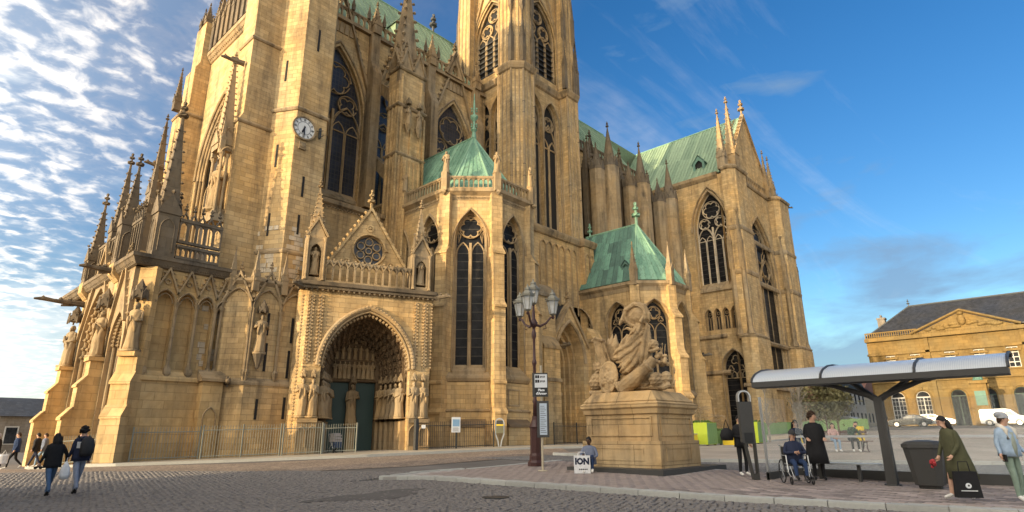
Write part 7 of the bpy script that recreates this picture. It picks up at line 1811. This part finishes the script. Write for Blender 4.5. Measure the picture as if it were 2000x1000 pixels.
# couple on the bench
p = bfr.p(-.32, .22, 0); P_ = SIT(.46, .10); P_.update(wrL=(.05, -.30, .62), wrR=(-.06, -.30, .66), look=(-.2, -1, -.1))
person((p[0], p[1], bz), 215, 'seated person with long dark hair and pale jeans at the left of the bench', P_, 1.64, 'pink_top', 'jeans_pale', 'shoe_white', hair='hair_brown', hairstyle='long')
p = bfr.p(.42, .22, 0); P_ = SIT(.46, .12); P_.update(chest=(.14, -.03, .93), neck=(.20, -.08, 1.05), head=(.22, -.10, 1.13), crown=(.27, -.10, 1.23), shL=(.28, -.02, .96), shR=(-.02, -.04, 1.02), elL=(.34, -.12, .74), wrL=(.12, -.30, .66), elR=(-.14, -.16, .80), wrR=(-.08, -.34, .68))
person((p[0], p[1], bz), 215, 'bearded person in dark green jacket leaning over on the bench', P_, 1.78, 'green_jacket', 'cloth_black', 'shoe_white', hair='hair_black', extras=lambda rt_, J, HC, rgt, hf, upv: MB().blob(tuple(HC-upv*.07+hf*.045), (.06, .06, .05), 8, 5).build('beard', 'hair_black', rt_))
# woman with the olive coat
P_ = dict(chest=(0, -.06, 1.30), neck=(0, -.11, 1.43), head=(0, -.15, 1.52), crown=(0, -.15, 1.63), shL=(.17, -.05, 1.38), shR=(-.17, -.05, 1.38), elL=(.22, -.05, 1.1), elR=(-.22, -.10, 1.12), wrL=(.20, -.22, .88), wrR=(-.18, -.24, .86), knL=(.1, .08, .5), anL=(.1, .22, .12), toL=(.11, .08, .05), knR=(-.1, -.12, .5), anR=(-.1, -.16, .10), toR=(-.11, -.33, .04))
person((15.7, 2.18, GI(15.7, 2.18)), 132, 'person with black hair in long olive parka walking left past the bin', P_, 1.70, 'khaki', 'skin', 'shoe_white', hairstyle='long', coat=('khaki', [(0, .06, .42, .30, .27), (0, .04, .7, .27, .23), (0, .0, 1.0, .23, .18), (0, -.04, 1.22, .22, .165), (0, -.06, 1.36, .2, .13), (0, -.09, 1.44, .09, .08)], dict(wob=.07)))
o = root('black_carrier_bag', (15.15, 2.02, GI(15.1, 2.0)+.10), 'black shopping bag with a white round logo held by the parka wearer', 'bag', rz=R(-150+90))
fr = Fr((0, 0), -90); q = MB(); q.hexa([(-.22, -.06, 0), (.22, -.06, 0), (.22, .08, 0), (-.22, .08, 0), (-.19, -.05, .48), (.19, -.05, .48), (.19, .06, .48), (-.19, .06, .48)]); q.build('bag_body', 'cloth_black', o)
MB().wall(Fr((0, -.066), -90), circle(0, .22, .05, 14), [circle(.006, .222, .02, 8)], -.01, .004).build('logo', 'sign_white', o); MB().fbox(Fr((0, -.066), -90), -.14, .14, 0, .004, .12, .135).build('logo_line', 'sign_white', o)
q = MB(); q.tube([(-.1, 0, .47), (-.08, 0, .66), (.08, 0, .66), (.1, 0, .47)], .01, 5); q.build('handle', 'cloth_black', o)
o = root('red_cloth', (15.35, 2.54, GI(15.3, 2.5)+.72), 'crumpled red patterned cloth in the hand of the parka wearer', 'cloth'); q = MB(); rg = random.Random(2)
for i in range(9): q.blob((rg.uniform(-.03, .03), rg.uniform(-.03, .03), rg.uniform(-.09, .07)), rg.uniform(.03, .05), 7, 5)
q.smooth('fabric', 'red_scarf', o)
# denim jacket
P_ = dict(wrR=(-.27, -.05, .92), wrL=(.26, -.1, .95), look=(.75, -1, 0), knR=(-.12, -.10, .5), anR=(-.13, -.12, .10), toR=(-.17, -.29, .04))
def denim(rt_, J, HC, rgt, hf, upv):
    q = MB(); q.tube([(-.10, -.13, 1.22), (-.10, -.12, 1.40), (-.06, .06, 1.50), (.06, .06, 1.50), (.10, -.12, 1.40), (.10, -.13, 1.22)], [.03, .05, .055, .055, .05, .03], 8); q.smooth('fleece_collar', 'fleece', rt_)
    q = loft([(0, -.055, .86, .10, .115), (0, -.06, 1.1, .095, .115), (0, -.05, 1.36, .08, .11)], 12); q.smooth('sweatshirt', 'sage_top', rt_)
    bx(rt_, 'phone', 'hair_black', -.29, -.25, -.16, -.08, .78, .92)
person((15.98, 1.32, GI(15.98, 1.32)), 232, 'person in pale denim jacket, grey beanie and sage trousers at the right edge', P_, 1.68, 'denim_jacket', 'sage', 'shoe_white', hairstyle='short', hair='hair_brown', hat='beanie', coat=('denim_jacket', torso(1.12, .88), dict(name='jacket')), extras=denim)
# ------------------------------------------------------------------ town hall
ETH = 100.0; N_L, N_R = 21.9, -27.0; zt = 2.2
th = root('town_hall', (ETH, -2.5, zt), 'long ochre classical town hall with slate roof, pediment and arched ground floor', 'building', world=True)
ft2 = west(ETH, 0)             # a = -N
simple('window_white', (.55, .54, .52), .6); glassmat('pane_dark', (.02, .022, .026), (9, 9), .0)
cs = [-19.2, -16.2, -12.2, -9.0, -5.6, -2.0, 1.7, 5.4, 9.1, 12.8, 16.5, 20.2]
big = lambda c: -14.5 < c < 1.0
ar = []
for c in cs: ar.append([(c-.85, zt+1.0 if not big(c) else zt-.1)]+[(c-.85*math.cos(R(t)), zt+4.0+.85*math.sin(R(t))) for t in range(0, 181, 18)]+[(c+.85, zt+1.0 if not big(c) else zt-.1)])
up_ = [[(c-.6, zt+7.3), (c+.6, zt+7.3), (c+.6, zt+9.9), (c-.6, zt+9.9)] for c in cs]
q = MB(); q.wall(ft2, [(-N_L, zt-1), (-N_R, zt-1), (-N_R, 14.6), (-N_L, 14.6)], ar+up_, -.5, 0, rim=False)
q.fbox(ft2, -N_L, -N_R, -14, -3.0, zt-1, 14.5); q.fbox(ft2, -N_L, -N_L+.5, -14, -.5, zt-1, 14.6)
two_ = q.build('wall', 'stone_townhall', th)
tr = MB()
for z, o, h in ((zt+6.1, .3, .3), (12.2, .25, .3), (14.2, .6, .5)): tr.fbox(ft2, -N_L-.1, -N_R, -.02, o, z, z+h)
for k in range(9): tr.fbox(ft2, -N_L, -N_R, 0, .05, zt+.6+k*.62, zt+.6+k*.62+.05) if k > 6 else None
for c in cs:
    pts = [(c-.95, zt+1.0)]+[(c-.95*math.cos(R(t)), zt+4.0+.95*math.sin(R(t))) for t in range(0, 181, 15)]+[(c+.95, zt+1.0)]
    moulding(tr, ft2, pts, .16, .12); tr.fbox(ft2, c-.8, c+.8, 0, .14, zt+7.1, zt+7.3); tr.fbox(ft2, c-.95, c+.95, 0, .28, 11.55, 11.85)
    for s_ in (-1, 1): tr.fbox(ft2, c+s_*.68-.08, c+s_*.68+.08, 0, .1, zt+7.3, zt+9.95)
    tr.fbox(ft2, c-.8, c+.8, 0, .1, zt+9.95, zt+10.15)
for a in (-14.6, -4.2): tr.fbox(ft2, a-.25, a+.25, 0, .25, zt-.5, 14.2)
for i in range(24): tr.fbox(ft2, -N_L+i*.28, -N_L+i*.28+.12, .1, .25, 14.75, 15.4)
tr.fbox(ft2, -N_L, -15.4, .05, .3, 15.4, 15.55); tr.fbox(ft2, -N_L, -15.4, .05, .3, 14.7, 14.8)
tr.build('moulding', 'stone_townhall', th)
pd = MB(); a0, a1, pz_, pa = -15.8, -4.4, 14.72, 17.2
pd.wall(ft2, [(a0, pz_), (a1, pz_), ((a0+a1)/2, pa)], [], -.3, .3); moulding(pd, Fr((ETH-.3, 0), WEST), [(a0-.3, pz_), ((a0+a1)/2, pa+.05), (a1+.3, pz_)], .35, .45)
for i in range(36): pd.fbox(ft2, a0+.1+i*.31, a0+.25+i*.31, .3, .5, 14.72, 14.9)
po_ = pd.build('pediment', 'stone_townhall', th)
q = MB(); ac = (a0+a1)/2; q.blob(ft2.p(ac, .35, 16.1), (.3, .5, .75), 8, 6); q.blob(ft2.p(ac, .4, 17.0), (.28, .4, .28), 8, 5); rg = random.Random(9)
for i in range(40):
    e = rg.uniform(.6, 4.0)*rg.choice((-1, 1)); hh = (1-abs(e)/5.5)*rg.uniform(.3, 1.5); q.blob(ft2.p(ac+e, .32, 15.05+hh*.6), (.2, rg.uniform(.3, .6), .22), 6, 4)
q.smooth('relief', 'stone_townhall', po_)
for c, h in zip(cs, ar):
    w_ = window(th, ft2, h, [[(c-.78, h[0][1]+.1), (c-.06, h[0][1]+.1), (c-.06, zt+3.95), (c-.78, zt+3.95)], [(c+.06, h[0][1]+.1), (c+.78, h[0][1]+.1), (c+.78, zt+3.95), (c+.06, zt+3.95)], [(c-.74, zt+4.08)]+[(c-.72*math.cos(R(t)), zt+4.1+.66*math.sin(R(t))) for t in range(15, 166, 25)]+[(c+.74, zt+4.08)]], -.3, .08, 'pane_dark', 'window_white' if not big(c) else 'door_green', plate=True)
    q = MB()
    for k in range(4): q.fbox(ft2, c-.8, c+.8, -.30, -.27, zt+1.7+k*.6, zt+1.75+k*.6)
    for a in (-.42, .42): q.fbox(ft2, c+a-.02, c+a+.02, -.30, -.27, zt+1.0, zt+4.0)
    q.build('glazing_bar', 'window_white' if not big(c) else 'door_green', w_)
for c, h in zip(cs, up_):
    w_ = window(th, ft2, h, [[(c-.54+i*.56, z_), (c-.06+i*.56, z_), (c-.06+i*.56, z_+.52), (c-.54+i*.56, z_+.52)] for i in range(2) for z_ in (zt+7.38, zt+8.0, zt+8.62, zt+9.26)], -.2, .07, 'pane_dark', 'window_white', plate=True)
for c in cs[:2]:
    MB().fbox(ft2, c-.12, c+.12, 0, .3, zt+4.95, zt+5.4).build('keystone', 'stone_townhall', th)
rf = MB(); ez_, rz_ = 15.0, 20.0
A = (ETH+.2, N_L, ez_); B_ = (ETH+.2, N_R, ez_); C_ = (ETH+7, N_R, rz_); D_ = (ETH+7, N_L-5, rz_); E_ = (ETH+14, N_L, ez_); F_ = (ETH+14, N_R, ez_)
rf.add([A, B_, C_, D_], [(0, 1, 2, 3)]); rf.add([A, D_, E_], [(0, 1, 2)]); rf.add([D_, C_, F_, E_], [(0, 1, 2, 3)])
r2 = rf.build('roof', 'slate', th); q = MB(); q.tube([D_, C_], .16, 6); q.tube([A, D_], .12, 6); q.finial(D_[0], D_[1], D_[2], 1.0); q.build('ridge_cap', 'lead', r2)
for k in range(13): y0 = N_L-.6-k*3.8; MB().box(ETH-.05, ETH+.25, y0-3.7, y0, 14.95, 15.05).build('gutter_section', 'lead', r2)
q = MB(); q.box(ETH+5, ETH+6, N_L-1.9, N_L-.9, 15, 18.2); q.box(ETH+4.9, ETH+6.1, N_L-2, N_L-.8, 18.2, 18.45)
for k in range(3): q.cone(ETH+5.2+k*.3, N_L-1.4, 18.45, 18.9, .13, .11, 8)
q.build('chimney', 'stone_grey', r2)
# side wing of the town hall towards the street
q = MB(); q.box(ETH+9, ETH+16, N_L-1, N_L+2.2, zt-1, 10.2); q.build('side_wing', 'stone_townhall', th); q = MB(); q.hexa([(ETH+8.6, N_L-1, 10.2), (ETH+16, N_L-1, 10.2), (ETH+16, N_L+2.8, 10.2), (ETH+8.6, N_L+2.8, 10.2), (ETH+9.5, N_L-1, 12.5), (ETH+16, N_L-1, 12.5), (ETH+16, N_L-.5, 12.5), (ETH+9.5, N_L-.5, 12.5)]); q.build('wing_roof', 'slate', th)
# bronze statue on a pillar before the town hall
x, y = 93.5, 9.15; z = g(x, y)+.05
bz_ = root('bronze_statue', (x, y, z), 'green bronze standing figure on a tall stone pillar before the town hall', 'statue', world=True)
q = MB(); q.box(x-1.0, x+1.0, y-1.0, y+1.0, z-.2, z+.6); q.box(x-.75, x+.75, y-.75, y+.75, z+.6, z+4.9); q.box(x-.95, x+.95, y-.95, y+.95, z+4.9, z+5.25); q.build('pillar', 'stone_townhall', bz_)
MB().box(x-.8, x-.75, y-.55, y+.55, z+2.3, z+4.0).build('plaque', 'bronze', bz_)
me = draped(21).mesh('figure', 'bronze'); me.polygons.foreach_set('use_smooth', [True]*len(me.polygons)); link('figure', me, bz_, loc=(x, y, z+5.4), rz=R(180+90), scale=(3.0, 3.0, 2.5))

# ------------------------------------------------------------------ vehicles
simple('car_dark', (.012, .016, .022), .18, .2, spec=.7, bs=0); simple('car_silver', (.45, .46, .48), .25, .6, bs=0); simple('van_white', (.70, .71, .72), .3, spec=.6, bs=0)
glassmat('car_glass', (.02, .025, .03), (9, 9), .8); simple('headlight', (.6, .6, .58), .15, bs=0); simple('taillight', (.35, .02, .02), .25, bs=0); simple('rim', (.4, .4, .41), .3, .7, bs=0)
def vehicle(loc, rz, label, paint, L, Wd, prof_, green, wheel_r, axles, cat):
    """prof_: body side outline (x, z); green: list of window outlines (x, z)"""
    r_ = root('parked_car' if cat == 'car' else 'parked_van', loc, label, cat, rz=rz)
    n = len(prof_); v = []
    for yy, k in ((-Wd/2, .94), (-Wd/2*.93, 1.0), (Wd/2*.93, 1.0), (Wd/2, .94)):
        for x_, z_ in prof_:
            tum = .13*max(0, (z_-.85))*(1 if abs(yy) > Wd/2*.95 else .6); v.append((x_*(.992 if k < 1 else 1), yy-(tum if yy > 0 else -tum), .28+(z_-.28)*(k if z_ > .6 else 1) if 0 else z_*(1 if k == 1 else .985)))
    f = [(s_*n+i, s_*n+(i+1) % n, (s_+1)*n+(i+1) % n, (s_+1)*n+i) for s_ in range(3) for i in range(n)]
    for t_ in tess([prof_]): f.append(tuple(t_)); f.append(tuple(3*n+i for i in t_[::-1]))
    mb = MB(); mb.add(v, f); bo = mb.build('body', paint, r_)
    for s_ in (-1, 1):
        fs_ = Fr((0, 0), -90 if s_ < 0 else 90)
        for gl in green:
            pts = [(x_ if s_ < 0 else -x_, z_) for x_, z_ in gl]; zc_ = sum(z_ for _, z_ in gl)/len(gl)
            q = MB(); q.add([(x_, s_*(Wd/2-.13*max(0, z_-.85)+.006), z_*.985) for x_, z_ in gl], [tuple(range(len(gl)))]); q.build('side_window', 'car_glass', r_)
        q = MB(); q.box(-.55, -.40, s_*(Wd/2)-.005, s_*(Wd/2)+.02, .78, .81); q.build('door_handle', 'rim', r_)
        for ax in axles:
            q = MB(); y0, y1 = s_*(Wd/2-.16), s_*(Wd/2+.012); q.tube([(ax, y0, wheel_r), (ax, y1, wheel_r)], wheel_r, 18); wo_ = q.build('wheel', 'rubber', r_)
            q = MB(); q.tube([(ax, y1-.02*s_, wheel_r), (ax, y1+.012*s_, wheel_r)], wheel_r*.66, 14); q.build('rim', 'rim', wo_)
            q = MB(); q.sweep(Fr((0, s_*(Wd/2-.002)), -90 if s_ < 0 else 90), [((ax if s_ < 0 else -ax)+(wheel_r+.05)*math.cos(R(t_)), wheel_r+(wheel_r+.05)*math.sin(R(t_))) for t_ in range(180, -1, -20)], [(-.02, -.1), (-.02, .014), (.03, .014), (.03, -.1)]); q.build('wheel_arch', 'rubber', r_)
        xf = max(x_ for x_, _ in prof_); xr = min(x_ for x_, _ in prof_)
        q = MB(); q.box(xf-.16, xf-.03, s_*Wd*.36-.16, s_*Wd*.36+.16, .60, .74); q.build('headlight', 'headlight', r_); q = MB(); q.box(xr+.02, xr+.12, s_*Wd*.40-.12, s_*Wd*.40+.12, .68, .86); q.build('taillight', 'taillight', r_)
        MB().box(.62, .82, s_*(Wd/2+.03)-.05, s_*(Wd/2+.03)+.05, .92, 1.04).build('mirror', paint, r_)
    return r_, bo
sedan = [(-2.25, .30), (-2.3, .62), (-2.2, .92), (-1.75, 1.0), (-1.15, 1.36), (-.5, 1.45), (.2, 1.42), (.95, 1.03), (1.75, .88), (2.22, .72), (2.28, .45), (2.2, .26)]
swin = [[(-1.45, 1.02), (-1.05, 1.30), (-.5, 1.38), (-.42, 1.02)], [(-.34, 1.02), (-.4, 1.38), (.12, 1.36), (.72, 1.03)]]
car, cb = vehicle((88.2, 16.1, g(88.2, 16.1)+.03), R(97), 'dark blue saloon parked before the town hall', 'car_dark', 4.6, 1.8, sedan, swin, .33, (-1.4, 1.38), 'car')
q = MB(); q.add([(.22, -.62, 1.40), (.22, .62, 1.40), (.96, .74, 1.035), (.96, -.74, 1.035)], [(0, 1, 2, 3)]); q.build('windscreen', 'car_glass', car)
car2, _ = vehicle((91.6, 14.2, g(91.6, 14.2)+.03), R(-86), 'silver saloon parked behind the dark blue one', 'car_silver', 4.5, 1.78, sedan, swin, .32, (-1.4, 1.38), 'car')
vanp = [(-2.15, .30), (-2.2, .7), (-2.15, 1.75), (-2.0, 1.86), (.35, 1.88), (.75, 1.78), (1.35, 1.18), (1.95, 1.02), (2.2, .8), (2.24, .45), (2.15, .26)]
van, _ = vehicle((90.5, 7.2, g(90.5, 7.2)+.03), R(-91), 'white panel van parked at the right before the town hall', 'van_white', 4.4, 1.82, vanp, [[(.30, 1.15), (.30, 1.62), (.72, 1.60), (1.12, 1.16)]], .32, (-1.35, 1.35), 'van')
for k in range(4): MB().box(-.3-.16*k, -.2-.16*k, .908, .915, 1.0, 1.12).build('logo_mark', 'anthracite', van)
suv, _ = vehicle((93.0, 24.4, g(93, 24.4)+.03), R(80), 'small grey car far down the street behind the green troughs', 'car_silver', 4.3, 1.76, sedan, swin, .32, (-1.4, 1.38), 'car')
# people before the town hall
person((89.3, 18.9, g(89.3, 18.9)+.03), 180, 'far person in black standing behind the dark saloon', {}, 1.7, 'cloth_black', 'cloth_black', coat=('cloth_black', torso(1.1), dict(name='coat')))
person((92.0, 3.6, g(92, 3.6)+.03), 180, 'far person in dark clothes by the arch at the right edge', {}, 1.75, 'cloth_black', 'cloth_navy', coat=('cloth_black', torso(1.1), dict(name='coat')))
# ------------------------------------------------------------------ trees, hedge and far street
def twigtree(x, y, h, label, seed, spread=.45, n_=9, mat='twig', leaf=None, nl=0, group=None):
    z = g(x, y); rg = random.Random(seed); r_ = root('tree', (x, y, z), label, 'tree', group, world=True)
    tr_ = MB(); br = MB(); lf = MB()
    stems = 3 if spread < .4 else 1; tips = []
    for s_ in range(stems):
        a = rg.uniform(0, 6.28); p = [(x+.1*math.cos(a)*k*(stems > 1), y+.1*math.sin(a)*k*(stems > 1), z-.1+h*.2*k) for k in range(6)]
        p = [(px+rg.uniform(-.05, .05)*h*.12, py+rg.uniform(-.05, .05)*h*.12, pz_) for px, py, pz_ in p]; tr_.tube(p, [h*.022*(1-.17*k) for k in range(6)], 6)
        for k in range(n_*3):
            i = rg.uniform(1.2, 4.9); b0 = Vector(p[int(i)]).lerp(Vector(p[min(5, int(i)+1)]), i % 1); t_ = rg.uniform(0, 6.28); L = h*spread*rg.uniform(.35, .8)*(1.2-i*.16)
            d = Vector((math.cos(t_), math.sin(t_), rg.uniform(.35, 1.3))).normalized(); q1 = b0+d*L*.5+Vector((0, 0, .03*h)); q2 = b0+d*L+Vector((0, 0, .08*h)); br.tube([b0, q1, q2], [h*.007, h*.005, h*.002], 4); tips += [q1, q2]
            for j in range(4):
                c0 = b0.lerp(q2, rg.uniform(.3, 1)); d2 = Vector((rg.uniform(-1, 1), rg.uniform(-1, 1), rg.uniform(0, 1))).normalized()*L*.4; br.tube([c0, c0+d2], [h*.003, h*.0012], 3); tips.append(c0+d2)
    for k in range(nl):
        c = rg.choice(tips)+Vector((rg.gauss(0, .25), rg.gauss(0, .25), rg.gauss(0, .25))); a, b_ = Vector((rg.uniform(-1, 1), rg.uniform(-1, 1), rg.uniform(-1, 1))).normalized()*.16, Vector((rg.uniform(-1, 1), rg.uniform(-1, 1), rg.uniform(-1, 1))).normalized()*.12
        lf.add([tuple(c-a), tuple(c+b_), tuple(c+a), tuple(c-b_)], [(0, 1, 2, 3)])
    tr_.build('trunk', mat, r_); br.build('branches', mat, r_)
    if nl: lf.build('crown', leaf, r_)
simple('bark_pale', (.22, .19, .15), .8, var=.4); simple('bark_brown', (.12, .085, .06), .85); simple('hedge_leaf', (.13, .12, .055), .8, var=.5, scale=2); simple('reddish', (.16, .09, .06), .8, var=.4)
twigtree(52.5, 17.2, 5.4, 'slim pale multi-stem bare tree behind the seated man', 3, .28, 9, 'bark_pale')
twigtree(58.0, 16.8, 4.6, 'bushy olive brown shrub tree right of the pale bare stems', 4, .5, 12, 'bark_brown', 'hedge_leaf', 1500)
twigtree(63.5, 17.4, 4.8, 'dense olive shrub at the transept corner, second from the pale stems', 5, .5, 12, 'bark_brown', 'hedge_leaf', 1500)
twigtree(47.5, 17.9, 4.5, 'small bare tree behind the totem ring', 9, .4, 7, 'bark_pale')
twigtree(86, 26.0, 5.0, 'reddish brown bare street tree behind the green troughs', 6, .5, 10, 'bark_brown', 'reddish', 900)
twigtree(92, 26.5, 4.6, 'reddish bare street tree nearer to the town hall', 7, .5, 10, 'bark_brown', 'reddish', 700)
twigtree(79, 25.2, 4.6, 'bare street tree close to the transept buttress', 8, .5, 10, 'bark_brown', 'hedge_leaf', 700)
def house(x0, x1, y0, y1, h, rh, mat, label, wins, roofmat='slate', front='W', z=None):
    z = g((x0+x1)/2, (y0+y1)/2)-.3 if z is None else z
    r_ = root('house', ((x0+x1)/2, (y0+y1)/2, z), label, 'building', world=True)
    MB().box(x0, x1, y0, y1, z, z+h).build('wall', mat, r_)
    q = MB(); e = .4; yc = (y0+y1)/2; xc = (x0+x1)/2
    if front in 'WE': q.add([(x0-e, y0-e, z+h), (x0-e, y1+e, z+h), (x1+e, y1+e, z+h), (x1+e, y0-e, z+h), (xc, y0-e, z+h+rh), (xc, y1+e, z+h+rh)], [(0, 1, 5, 4), (2, 3, 4, 5), (0, 4, 3), (1, 2, 5), (3, 2, 1, 0)])
    else: q.add([(x0-e, y0-e, z+h), (x0-e, y1+e, z+h), (x1+e, y1+e, z+h), (x1+e, y0-e, z+h), (x0-e, yc, z+h+rh), (x1+e, yc, z+h+rh)], [(3, 0, 4, 5), (1, 2, 5, 4), (0, 1, 4), (2, 3, 5), (3, 2, 1, 0)])
    q.build('roof', roofmat, r_)
    for (fr, L) in ((Fr((x0, y1), WEST), y1-y0), (Fr((x0, y0), SOUTH), x1-x0)):
        n_ = max(1, int(L/2.4)); fl = max(1, int(h/3.2))
        for i in range(n_):
            for k in range(fl):
                a = (i+.5)*L/n_; zz = z+.9+k*3.1; f_ = MB().fbox(fr, a-.6, a+.6, 0, .06, zz-.08, zz+1.75).build('window', wins, r_); MB().fbox(fr, a-.48, a+.48, .06, .075, zz, zz+1.65).build('pane', 'pane_dark', f_)
    return r_
simple('plaster_cream', (.58, .50, .36), .85, var=.12, scale=.6); simple('plaster_grey', (.30, .29, .27), .85, var=.15, scale=.6); simple('plaster_white', (.62, .60, .55), .85, var=.1, scale=.6); simple('tiles', (.17, .08, .055), .8, var=.3, scale=2)
house(104, 112, 28.2, 36, 6.5, 2, 'plaster_grey', 'grey town house at the street corner right of the transept', 'window_white', front='W')
house(114, 124, 29, 38, 6.5, 2.5, 'plaster_white', 'white house front second along the far street', 'window_white')
house(126, 138, 30, 40, 6, 3, 'plaster_cream', 'cream house third along the far street', 'window_white', 'tiles')
house(140, 160, 31.5, 44, 7, 3, 'plaster_cream', 'cream gabled house far down the street', 'plaster_grey', 'tiles')
house(165, 185, 24, 34, 7, 3, 'plaster_white', 'pale house closing the view at the end of the street', 'window_white', 'tiles')
house(118, 140, 14.5, 22.5, 6, 2, 'stone_grey', 'low grey house behind the town hall wing', 'window_white')
# houses on the far left
simple('banner', (.62, .63, .62), .7, var=.05)
house(2.0, 10.0, 92, 104, 6.6, 2.4, 'stone_grey', 'grey stone house at the far left with a gabled dormer', 'window_white', front='S', z=-3.2)
house(11, 18.2, 84, 96, 6.8, 2.2, 'stone_grey', 'grey rubble house beside the west porch buttress', 'window_white', front='S', z=-3.0)
house(-22, 0.5, 110, 130, 8, 3, 'plaster_grey', 'far grey house with dark roof beyond the left edge', 'window_white', front='S', z=-3)
q = MB(); q.box(5.0, 9.5, 91.3, 91.4, .9, 3.0); q.build('banner', 'banner', label='white banner hung on the grey house at the far left', cat='banner')
# houses of the square west of the viewer: they shade the paving
def block(name, pts, h, rh, label, mat='stone_grey', over=.7):
    z = -.6; c = (sum(p[0] for p in pts)/len(pts), sum(p[1] for p in pts)/len(pts)); r_ = root(name, (c[0], c[1], z), label, 'building', world=True)
    MB().prism(pts, z, h).build('wall', mat, r_)
    q = MB(); o = [(c[0]+(x-c[0])*1.0, c[1]+(y-c[1])*1.0) for x, y in pts]; n = len(pts)
    ov = []
    for x, y in pts:
        d = Vector((x-c[0], y-c[1])); d.normalize(); ov.append((x+d.x*over, y+d.y*over))
    q.prism(ov, h, h+.35); q.build('eave', 'wood_red', r_)
    q = MB(); k = .45; q.add([(x, y, h+.35) for x, y in ov]+[(c[0]+(x-c[0])*k, c[1]+(y-c[1])*k, h+rh) for x, y in ov], [(i, (i+1) % n, n+(i+1) % n, n+i) for i in range(n)]+[tuple(range(n, 2*n))]); q.build('roof', 'slate', r_)
block('corner_house', [(.86, 25.3), (-3.6, 17.0), (-18, 17.0), (-18, 25.3)], 11.7, 4.0, 'dark eave corner of the house at the left edge of the frame')
block('town_house', [(-22, 26.5), (-22, -30), (-36, -30), (-36, 26.5)], 12.5, 4.5, 'town house row closing the square behind the viewer, out of frame')
